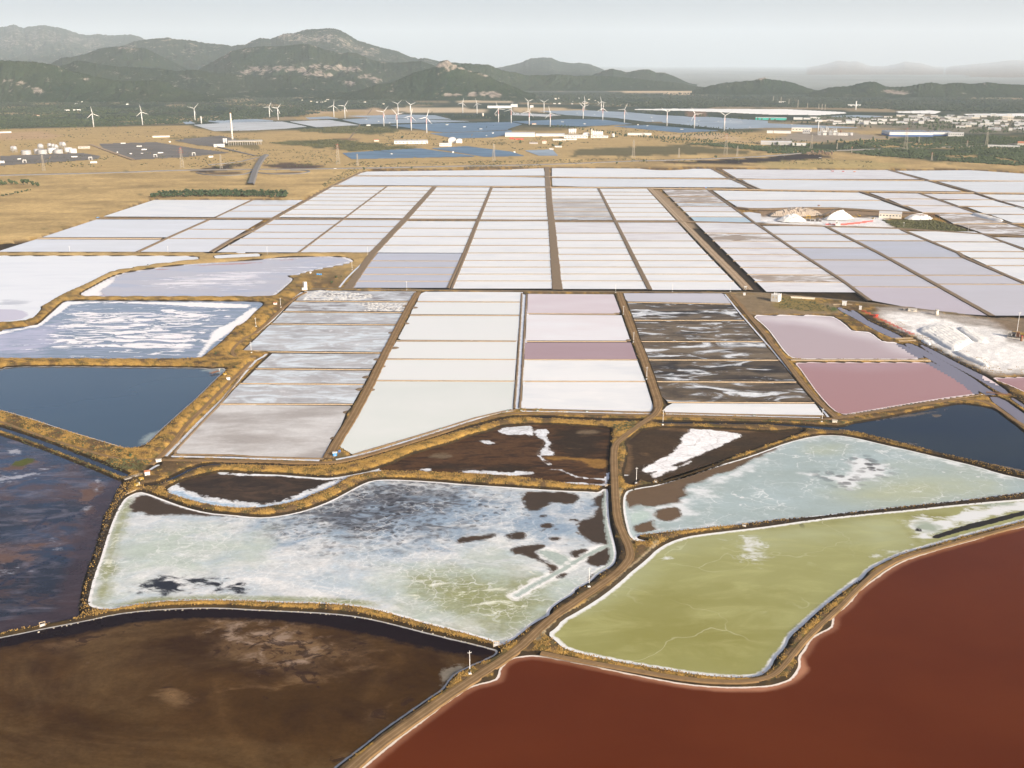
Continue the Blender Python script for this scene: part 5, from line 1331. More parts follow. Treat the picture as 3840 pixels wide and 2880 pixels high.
forest("S0 -100,655 1200,630 2212,625 S1 0,650 600,640 600,690 120,700 0,710 S0 2212,720 1850,760 1200,800 700,815 0,830 -100,830", 9000, 7, 9, 'leaf_far', 1, clump(.42, 260, 61))
forest("S1 1000,600 1500,610 2212,600 S2 300,620 900,615 1500,625 2400,640 2400,730 1700,720 1200,705 1000,700 400,690 0,700 S1 2212,700 1800,690 1300,670 1000,650", 9500, 8, 10, 'leaf_far', 2, clump(.40, 300, 62))
forest("A0 -100,140 700,100 1600,240 1550,270 800,290 300,300 -100,320", 3200, 6, 6, 'leaf', 3, clump(.47, 160, 63))
forest("A1 360,315 800,285 1100,290 1240,330 1000,352 700,345 420,335", 1500, 4.0, 4, 'leaf_olive', 4, clump(.42, 60, 64), name='scrub')
forest("A1 100,430 450,412 700,395 900,420 1150,440 1390,470 1100,495 800,495 650,470 420,460", 1800, 3.6, 3.6, 'leaf_olive', 5, clump(.42, 50, 65), name='scrub')
forest("A0 0,300 2212,300 2212,640 0,640", 1500, 3.0, 3.0, 'leaf_olive', 6, clump(.55, 120, 66), name='scrub')
forest("A3 600,500 900,540 1200,560 1700,600 2400,640 2400,400 1900,370 1200,390 700,420", 6500, 4.6, 6, 'leaf', 7, clump(.40, 80, 67))
forest("A2 1520,440 1800,432 2212,462 A3 300,470 600,500 500,530 0,520 A2 2212,505", 1500, 3.5, 4.5, 'leaf', 8, clump(.25, 80, 68))
forest("A1 700,630 1300,640 2212,640 A2 900,600 A3 0,600 900,640 900,590 0,560 A2 1200,560 0,580 A1 900,590", 1800, 2.6, 2.2, 'leaf_olive', 9, clump(.48, 60, 69), name='scrub')
forest("A3 985,1088 1450,1092 1700,1168 1740,1190 1250,1172 1115,1155", 900, 2.2, 2.6, 'leaf_olive', 10, name='reeds')
forest("A1 560,800 660,730 800,660 900,640 880,680 700,760 600,810", 160, 2.4, 2.0, 'leaf_olive', 19, name='scrub')
forest("C0 0,130 300,215 600,320 900,415 1100,470 1150,500 1000,505 700,420 400,330 200,250 0,190", 150, .9, .8, 'leaf_olive', 11, name='scrub')
forest("C0 0,190 250,270 500,360 800,480 1000,560 1100,620 1000,620 800,540 500,400 250,310 0,225", 420, .8, .6, 'leaf_olive', 12, name='scrub')
forest("C0 0,262 250,345 450,425 650,500 850,575 1000,640 1070,690 1000,680 800,600 600,535 350,430 100,335 0,300", 520, .8, .55, 'leaf_olive', 13, name='scrub')
forest("C0 900,540 1100,510 1250,530 1300,560 1200,610 1100,620 1000,600", 220, .9, .7, 'leaf_olive', 14, name='scrub')
forest("C0 105,555 170,515 285,495 300,525 200,565 125,570", 60, 1.1, .8, 'leaf_olive', 15, name='scrub')
forest("B3 100,500 300,510 520,570 560,625 300,615 100,590", 200, 1.3, .9, 'leaf_olive', 16, name='scrub')
forest("C2 870,230 1060,190 1080,230 980,290 900,300", 120, .8, .6, 'leaf_olive', 17, name='scrub')
forest("C3 0,195 400,205 700,225 750,195 600,200 300,185 0,175", 160, .8, .5, 'leaf_olive', 18, name='scrub')

forest("A1 0,480 700,500 740,620 100,640 0,560", 500, 2.6, 2.2, 'leaf_olive', 29, clump(.45, 60, 71), name='scrub')
forest("A1 1000,320 2212,400 A2 900,300 2000,330 A3 200,400 A2 1500,430 1000,370 440,460 0,500 A1 2212,460 1800,440 1500,460 1150,430", 1500, 3.2, 3.0, 'leaf_olive', 30, clump(.50, 70, 72), name='scrub')
forest("A3 300,205 2300,195 2400,335 1700,345 1100,285 400,235", 1500, 5.5, 9, 'leaf', 31, clump(.46, 90, 73))
forest("A2 1100,400 2212,380 A3 400,420 100,445 A2 1900,440 1500,440", 350, 3.5, 4, 'leaf', 32, clump(.5, 60, 74), name='scrub')
# dry grass on the banks: one mass of small tufts
m = np.where((GR < 1500) & (s_all > 2.0) & (s_all < 40) & (road_d > 1.0) & (np.abs(np.arctan2(gx, gy)) < .58))[0]
wgt = np.clip(sstep(.35, .6, gold[m] + .4 * emb_w[m]) * (GR[m] / 800) ** 1.3, .02, 3)
rs = np.random.RandomState(5)
pick = rs.choice(m, 42000, p=wgt / wgt.sum())
tx = gx[pick] + rs.uniform(-1.2, 1.2, len(pick)); ty = gy[pick] + rs.uniform(-1.5, 1.5, len(pick)); tz = gz_[pick] - .08
ph = rs.uniform(0, 6.28, len(pick)); hgt = rs.uniform(.3, .9, len(pick)); wd = rs.uniform(.2, .6, len(pick))
V = np.zeros((len(pick), 6, 3))
for k in range(3):
    an = ph + k * 2.1
    V[:, k, 0] = tx + np.cos(an) * wd; V[:, k, 1] = ty + np.sin(an) * wd; V[:, k, 2] = tz
    V[:, 3 + k, 0] = tx + np.cos(an + 1) * wd * .7; V[:, 3 + k, 1] = ty + np.sin(an + 1) * wd * .7; V[:, 3 + k, 2] = tz + hgt * (.7 + .3 * k / 2)
F = (np.arange(len(pick))[:, None, None] * 6 + np.array([(0, 1, 3), (1, 2, 4), (2, 0, 5), (3, 4, 5)])[None]).reshape(-1, 3)
tag(link('grass', np_mesh('grass', V.reshape(-1, 3), F, M['straw_tuft'])), kind='stuff')
# ------------------------------------------------------------------ things: materials and builders
K = {}
for n_, c_, r_ in (('white_paint', (.64, .635, .62), .5), ('cream_wall', (.66, .60, .50), .8), ('grey_wall', (.42, .41, .40), .8), ('white_wall', (.64, .63, .60), .7), ('red_paint', (.55, .06, .035), .5),
                   ('orange_paint', (.60, .20, .05), .6), ('black_paint', (.02, .02, .02), .6), ('steel', (.36, .36, .36), .45), ('rust', (.20, .10, .055), .85), ('concrete', (.42, .39, .34), .9),
                   ('roof_grey', (.46, .46, .46), .7), ('roof_white', (.62, .62, .61), .6), ('roof_tile', (.42, .17, .09), .85), ('roof_brown', (.22, .17, .14), .85), ('blue_paint', (.05, .24, .52), .5), ('deep_blue', (.03, .09, .25), .5),
                   ('glass', (.03, .04, .05), .15), ('yellow_paint', (.60, .38, .03), .5), ('teal_paint', (.03, .42, .35), .5), ('wood', (.40, .31, .20), .9), ('rubber', (.015, .015, .015), .9), ('green_paint', (.04, .14, .10), .6),
                   ('salt', (.66, .65, .62), .8), ('dirty_salt', (.40, .33, .26), .9), ('lattice', (.34, .30, .24), .7), ('dark_steel', (.07, .065, .06), .7), ('plastic_sheet', (.58, .59, .59), .5)):
    K[n_] = solid(n_, c_, r_, .10, 3.0)
def panel_mat(name, col, rough):
    m, nt, b = new_mat(name)
    f = smooth_range(nt, noise(nt, 160, 60, 4, .6), .35, .65)
    nt.links.new(mixc(nt, f, col, tuple(min(1, v * 1.35 + .02) for v in col)), b.inputs['Base Color'])
    b.inputs['Roughness'].default_value = rough
    return m
K['panel_blue'] = panel_mat('blue_solar_glass', (.058, .108, .165), .35)
K['panel_mid'] = panel_mat('mid_blue_solar_glass', (.17, .215, .26), .35)
K['panel_pale'] = panel_mat('pale_solar_glass', (.30, .32, .335), .4)
K['panel_dark'] = panel_mat('dark_solar_glass', (.085, .075, .06), .5)

def face(p):
    return -math.atan2(p[0], p[1])

def thing(name, label, cat, loc, rz=0.0, group=None):
    return tag(empty(name, loc, rz), label, cat, group)

def tp(t, x, y):
    return np.array([T2(t, x, y)])

def m_per_px(b3):
    return depth(*b3) / FPX * TS           # metres per tile pixel at a spot

# wind turbines
_bl = {}
def blade_mesh(L):
    v, f = [], []
    st = [(0.0, 1.6, 1.5), (.06, 1.7, 1.4), (.18, 3.2, .8), (.5, 2.3, .5), (.8, 1.5, .3), (1.0, .6, .15)]
    for t, c, th in st:
        z = t * L
        v += [(-c * .35, -th / 2, z), (c * .15, -th * .6, z), (c * .65, 0, z), (c * .15, th * .6, z)]
    for i in range(len(st) - 1):
        for k in range(4):
            a, b_ = i * 4 + k, i * 4 + (k + 1) % 4
            f.append((a, b_, b_ + 4, a + 4))
    f.append((3, 2, 1, 0)); n = (len(st) - 1) * 4; f.append((n, n + 1, n + 2, n + 3))
    m = MB(); m.v, m.f = v, f
    return m.mesh('blade', K['white_paint'])
def turbine(t, bx, by, hx, hy, band, rot, label):
    b3 = spot(tp(t, bx, by))
    h = h_from(None, T2(t, hx, hy), b3)
    r = thing('wind_turbine', label, 'wind turbine', b3, face(b3) + rnd.uniform(-.3, .3), 'wind turbines across the plain')
    m = MB(); m.tube((0, 0, -2), (0, 0, h - 1.2), 3.1, 2.0, 14)
    tw = m.build('tower', K['white_paint'], r, True)
    if band:
        for i in range(4):
            z = h * (.62 + i * .085); q = MB()
            rr = 3.1 + (2.0 - 3.1) * z / h + .05
            q.tube((0, 0, z), (0, 0, z + h * .042), rr, rr - .03, 14)
            q.build('red_band', K['red_paint'], tw, True)
    q = MB(); q.quadbox([(-1.7, -2.4, h - 1.6), (1.7, -2.4, h - 1.6), (1.4, 7, h - 1.1), (-1.4, 7, h - 1.1)], [(-1.5, -2.4, h + 1.7), (1.5, -2.4, h + 1.7), (1.2, 7, h + 1.5), (-1.2, 7, h + 1.5)])
    q.build('nacelle', K['white_paint'], r)
    q = MB(); q.lathe([(1.7, 0), (1.5, 1.2), (.9, 2.1), (.2, 2.5)], 12)
    q.v = [(x, -2.4 - z, h + y) for x, y, z in q.v]
    q.build('hub', K['white_paint'], r, True)
    L = round(h * .55)
    if L not in _bl: _bl[L] = blade_mesh(L)
    for k in range(3):
        o = link('blade', _bl[L], r)
        o.location = (0, -3.4, h)
        o.rotation_euler = (0, math.radians(rot + 120 * k), 0)
TURB = [('A0', 810, 292, 795, 175, 0, -8, 'farthest left wind turbine, standing before the dark green hill'), ('A0', 1232, 275, 1217, 160, 0, -9, 'white wind turbine between the leftmost one and the small white silo'),
 ('A0', 1687, 243, 1680, 130, 0, 45, 'white wind turbine just left of the lone white silo'), ('A1', 119, 213, 112, 118, 0, 27, 'left one of the close pair of turbines right of the striped chimney'),
 ('A1', 192, 230, 185, 128, 0, 38, 'right one of the close pair of turbines right of the striped chimney'), ('A1', 674, 203, 672, 105, 0, 10, 'left one of two turbines on the red brown rise before the solar fields'),
 ('A1', 769, 215, 767, 110, 0, 36, 'right one of two turbines on the red brown rise before the solar fields'), ('A1', 1105, 284, 1101, 160, 1, 41, 'red banded turbine at the left end of the central row of four'),
 ('A1', 1228, 192, 1228, 90, 0, 50, 'plain white turbine behind the second of the four red banded ones'), ('A1', 1220, 303, 1217, 180, 1, -43, 'second red banded turbine of the central row of four'),
 ('A1', 1338, 197, 1338, 98, 0, -53, 'plain white turbine behind the third of the four red banded ones'), ('A1', 1342, 320, 1340, 195, 1, 15, 'third red banded turbine of the central row, nearest to the dark scrub'),
 ('A1', 1475, 343, 1472, 207, 1, 20, 'fourth red banded turbine of the central row, before the deep blue panels'), ('A1', 1787, 170, 1787, 82, 0, 15, 'left one of two turbines at the cream field below the quarry hill'),
 ('A1', 1910, 175, 1908, 88, 0, -17, 'right one of two turbines at the cream field below the quarry hill'), ('A1', 2095, 248, 2093, 133, 1, -23, 'red banded turbine just right of the round water tanks'),
 ('A1', 2205, 260, 2205, 140, 1, 15, 'red banded turbine before the long white factory'), ('A2', 139, 155, 139, 68, 0, -50, 'white turbine behind the right end of the long white factory'),
 ('A2', 148, 275, 148, 158, 1, 20, 'red banded turbine left of the small brown farm house'), ('A2', 276, 168, 275, 76, 0, -60, 'small white turbine at the back edge of the panels, before a beige strip'),
 ('A2', 330, 287, 327, 172, 1, -15, 'red banded turbine beside the pine belt above the grain silos'), ('A2', 614, 220, 615, 115, 1, -48, 'red banded turbine in front of a plain white one, right of the pine belt'),
 ('A2', 627, 150, 627, 65, 0, -5, 'plain white turbine behind a red banded one, left of a similar pair'), ('A2', 770, 157, 770, 70, 0, -14, 'plain white turbine behind a red banded one, right of a similar pair'),
 ('A2', 783, 236, 786, 130, 1, 5, 'red banded turbine at the corner of the deep blue panels'), ('A2', 970, 252, 973, 138, 1, 26, 'red banded turbine standing alone among the panels, left of the tree rows'),
 ('A2', 1337, 283, 1339, 160, 1, -58, 'third turbine from the right, at the left end of the bush row'), ('A2', 1574, 302, 1579, 178, 1, -32, 'second turbine from the right, red banded'), ('A2', 1833, 322, 1838, 190, 1, -58, 'farthest right wind turbine, above the dark tree belt')]
for a_ in TURB: turbine(*a_)

# lattice pylons
def pylon(t, bx, by, hy, label, red=False, w=.16, thick=.32):
    b3 = spot(tp(t, bx, by))
    h = h_from(None, T2(t, bx, hy), b3)
    r = thing('power_pylon', label, 'pylon', b3, face(b3) + .3, 'lattice power pylons on the plain')
    hw, tw = h * w / 2, h * .022
    for sx in (-1, 1):
        for sy in (-1, 1):
            m = MB(); m.tube((sx * hw, sy * hw, -.5), (sx * tw, sy * tw, h * .93), thick, thick * .7, 5); m.build('leg', K['lattice'], r)
    m = MB()
    n = 7
    for i in range(n):
        z0, z1 = h * .93 * (1 - (1 - i / n) ** 1.0), h * .93 * (i + 1) / n
        a, c = hw + (tw - hw) * i / n, hw + (tw - hw) * (i + 1) / n
        for s in (-1, 1):
            m.tube((-a, s * a, z0), (c, s * c, z1), thick * .6, None, 4, False); m.tube((a, s * a, z0), (-c, s * c, z1), thick * .6, None, 4, False)
            m.tube((s * a, -a, z0), (s * c, c, z1), thick * .6, None, 4, False); m.tube((s * a, a, z0), (s * c, -c, z1), thick * .6, None, 4, False)
    m.build('bracing', K['lattice'], r)
    for z, L in ((.72, .13), (.82, .11), (.92, .085)):
        m = MB(); m.tube((-h * L, 0, h * z), (h * L, 0, h * z), thick * .9, None, 5); m.build('crossarm', K['red_paint' if red else 'lattice'], r)
    m = MB(); m.tube((0, 0, h * .90), (0, 0, h), thick * 1.6, thick * .5, 5); m.build('top_mast', K['red_paint' if red else 'white_paint'], r)
for a_ in [('A0', 380, 672, 525, 'tall pylon below the round gas tanks at the left', False), ('A0', 1575, 645, 460, 'tall red and white topped pylon in front of the dark panel field', True), ('A0', 1912, 650, 525, 'thin pylon left of the flyover road', False),
           ('A1', 710, 615, 430, 'orange topped pylon at the left tip of the blue panel field', True), ('A1', 878, 626, 520, 'thin pylon in front of the lower left blue panels', False), ('A1', 2055, 586, 430, 'pylon in front of the right part of the lower blue panels', False),
           ('A2', 1048, 560, 398, 'grey green pylon on the middle field above the pans', False), ('A2', 1440, 556, 470, 'thin faint pylon at the edge of the green brown field', False), ('A2', 1845, 532, 340, 'tallest pylon, before the dark pine belt at the right', True),
           ('A2', 1945, 542, 455, 'thin pylon right of the tallest one', False), ('A3', 372, 482, 350, 'pylon in front of the long white shed at the tree belt', False), ('A3', 595, 482, 430, 'slim pylon rising from the trees left of the blue warehouse', False),
           ('A3', 722, 515, 458, 'small red pylon above the young plantation', True), ('A3', 1185, 492, 290, 'tall pylon in front of the blue and white warehouse', True), ('A3', 1303, 428, 372, 'short pylon right behind the tall one at the warehouse', False),
           ('A3', 1413, 580, 508, 'small red topped pylon in the scrub at the right', True), ('A3', 1718, 467, 405, 'small orange pylon between scrub fields at the right', True), ('A3', 1885, 457, 322, 'pylon behind the white low house at the right edge', False)]:
    pylon(*a_)
for i, (x, y0, y1) in enumerate(((45, 70, 20), (111, 78, 28), (180, 88, 45), (257, 118, 55), (340, 122, 80), (437, 130, 88), (492, 138, 90), (466, 138, 88))):
    pylon('A3', x, y0 + 4, y1, 'faint pylon in the far forest behind the white greenhouses, %s' % ('leftmost', 'second from the left', 'third from the left', 'fourth from the left, tall', 'fifth from the left, short', 'sixth from the left', 'rightmost', 'seventh from the left')[i], thick=.5)

# utility poles along the dikes
def utility_pole(t, bx, by, tx, ty, label):
    b3 = spot(tp(t, bx, by))
    h = h_from(None, T2(t, tx, ty), b3)
    r = thing('utility_pole', label, 'utility pole', b3, face(b3) + .25, 'white utility poles on the dikes')
    m = MB(); m.tube((0, 0, h * .2), (0, 0, h), .26, .18, 8); m.build('pole', K['white_paint'], r)
    m = MB(); m.tube((0, 0, -.3), (0, 0, h * .2 - .01), .29, .27, 8); m.build('tarred_foot', K['black_paint'], r)
    m = MB(); m.quadbox([(-1.1, -1.1, -.6), (1.1, -1.1, -.6), (1.1, 1.1, -.6), (-1.1, 1.1, -.6)], [(-.8, -.8, .55), (.8, -.8, .55), (.8, .8, .55), (-.8, .8, .55)]); m.build('plinth', K['white_wall'], r)
    m = MB(); m.box(-1.15, 1.15, -.10, .10, h * .90, h * .90 + .22); arm = m.build('crossarm', K['white_paint'], r)
    for x in (-1.05, 0, 1.05):
        m = MB(); m.tube((x, 0, h * .9 + .23), (x, 0, h * .9 + .75), .10, .07, 6); m.build('insulator', K['white_paint'], arm)
for a_ in [('C2', 1073, 718, 1076, 580, 'white pole at the bend of the dirt road between mud flat and teal pan'), ('C2', 665, 1612, 667, 1450, 'white pole beside the dirt road at the corner of the mottled pan'), ('D1', 1848, 842, 1843, 645, 'nearest white pole, at the corner of the brown pond'),
           ('C2', 1303, 212, 1309, 82, 'white pole at the dark ditch beside the dirt road crossing'), ('C3', 465, 188, 476, 70, 'white pole at the corner of the rose pan and the blue pond'), ('B2', 963, 641, 965, 568, 'topmost of three white poles along the strip road by the pink pans'),
           ('B2', 1050, 882, 1051, 795, 'middle of three white poles along the strip road by the pink pans'), ('B2', 1163, 1202, 1167, 1095, 'lowest of three white poles along the strip road by the pink pans'), ('B1', 831, 258, 828, 188, 'white pole with block foot at the tip of the lilac pond'),
           ('B1', 965, 122, 962, 55, 'white pole on the dike above the lilac pond, right one'), ('B1', 98, 122, 95, 55, 'white pole on the dike above the lilac pond, left one'), ('B1', 1302, 436, 1301, 355, 'thin pole in front of the lowest slate coloured pan'),
           ('B1', 214, 582, 207, 500, 'white pole beside the small red roofed shed'), ('B0', 2172, 972, 2167, 880, 'white pole with block foot at the dike fork by the mottled strip'), ('B2', 895, 452, 893, 380, 'thin pole on the grey road at the corner of the blush pan'),
           ('B2', 1386, 450, 1387, 380, 'thin pole on the grey road in the middle above the dark pans'), ('B2', 1887, 445, 1887, 390, 'thin dark pole on the grey road by the wide dirt road'), ('B0', 605, 106, 602, 52, 'pale pole on the left dike above the white pond'),
           ('B0', 1453, 105, 1449, 52, 'pale pole on the dike above the right end of the white pond'), ('B0', 2211, 745, 2207, 672, 'pole on the embankment right of the striped pond'), ('A3', 1172, 1162, 1174, 1112, 'small pole at the left end of the reeds'), ('A3', 1727, 1200, 1729, 1148, 'small pole at the right tip of the reeds')]:
    utility_pole(*a_)

# buildings
def building(name, label, cat, t, x0, x1, yb, yt, dep, wall='white_wall', roof='flat', rmat='roof_white', nwin=0, door=False, group=None, rz=0.0, base_mat=None, hmul=1.0):
    """front wall between tile pixels x0..x1 at ground row yb, eaves at row yt, dep metres deep"""
    b3 = spot(tp(t, (x0 + x1) / 2, yb))
    w = (x1 - x0) * m_per_px(b3)
    h = max(2.2, h_from(None, T2(t, x0, yt), b3)) * hmul
    r = thing(name, label, cat, b3, face(b3) + rz, group)
    hw = w / 2
    m = MB(); m.box(-hw, hw, 0, dep, -1.5, h); m.build('wall', K[wall], r)
    if base_mat:
        m = MB(); m.box(-hw - .3, hw + .3, -.3, dep + .3, -1.4, h * .42); m.build('wall_band', K[base_mat], r)
    m = MB()
    if roof == 'flat':
        m.box(-hw - .4, hw + .4, -.4, dep + .4, h + .01, h + max(.5, h * .06))
    elif roof == 'gable':
        m.quadbox([(-hw - .5, -.6, h), (hw + .5, -.6, h), (hw + .5, dep + .6, h), (-hw - .5, dep + .6, h)], [(-hw - .5, dep * .48, h + dep * .18), (hw + .5, dep * .48, h + dep * .18), (hw + .5, dep * .52, h + dep * .18), (-hw - .5, dep * .52, h + dep * .18)])
    elif roof == 'saw':
        n = max(3, int(w / 14))
        for i in range(n):
            a = -hw + w * i / n
            m.prism([(a, h + .01), (a + w / n * .96, h + .01), (a + w / n * .3, h + w / n * .22)], -.2, dep + .2)
    elif roof == 'barrel':
        pts = [(-hw * math.cos(math.pi * i / 10) * 1.02, h + math.sin(math.pi * i / 10) * hw * .55) for i in range(11)]
        m.prism(pts, -.3, dep + .3)
    m.build('roof', K[rmat], r)
    if nwin:
        for i in range(nwin):
            cx = -hw + w * (i + .5) / nwin
            ww = w / nwin * .28
            q = MB(); q.box(cx - ww, cx + ww, -.14, .1, h * .45, h * .75)
            f = q.build('window', K['white_paint'], r)
            q = MB(); q.box(cx - ww * .85, cx + ww * .85, -.2, -.1, h * .49, h * .71); q.build('pane', K['glass'], f)
    if door:
        dw = min(3.0, w * .16)
        q = MB(); q.box(-dw / 2, dw / 2, -.16, .1, -.2, h * .6); q.build('door', K['grey_wall'], r)
    return r, w, h, dep
def cabin_at(t, x, y, w, h, label, mat='white_wall', group=None, name='transformer_cabin', cat='cabin', d=None):
    k = m_per_px(spot(tp(t, x, y)))
    return building(name, label, cat, t, x - w / 2, x + w / 2, y, y - h, d or w * k * .5, mat, 'flat', 'roof_white', group=group)
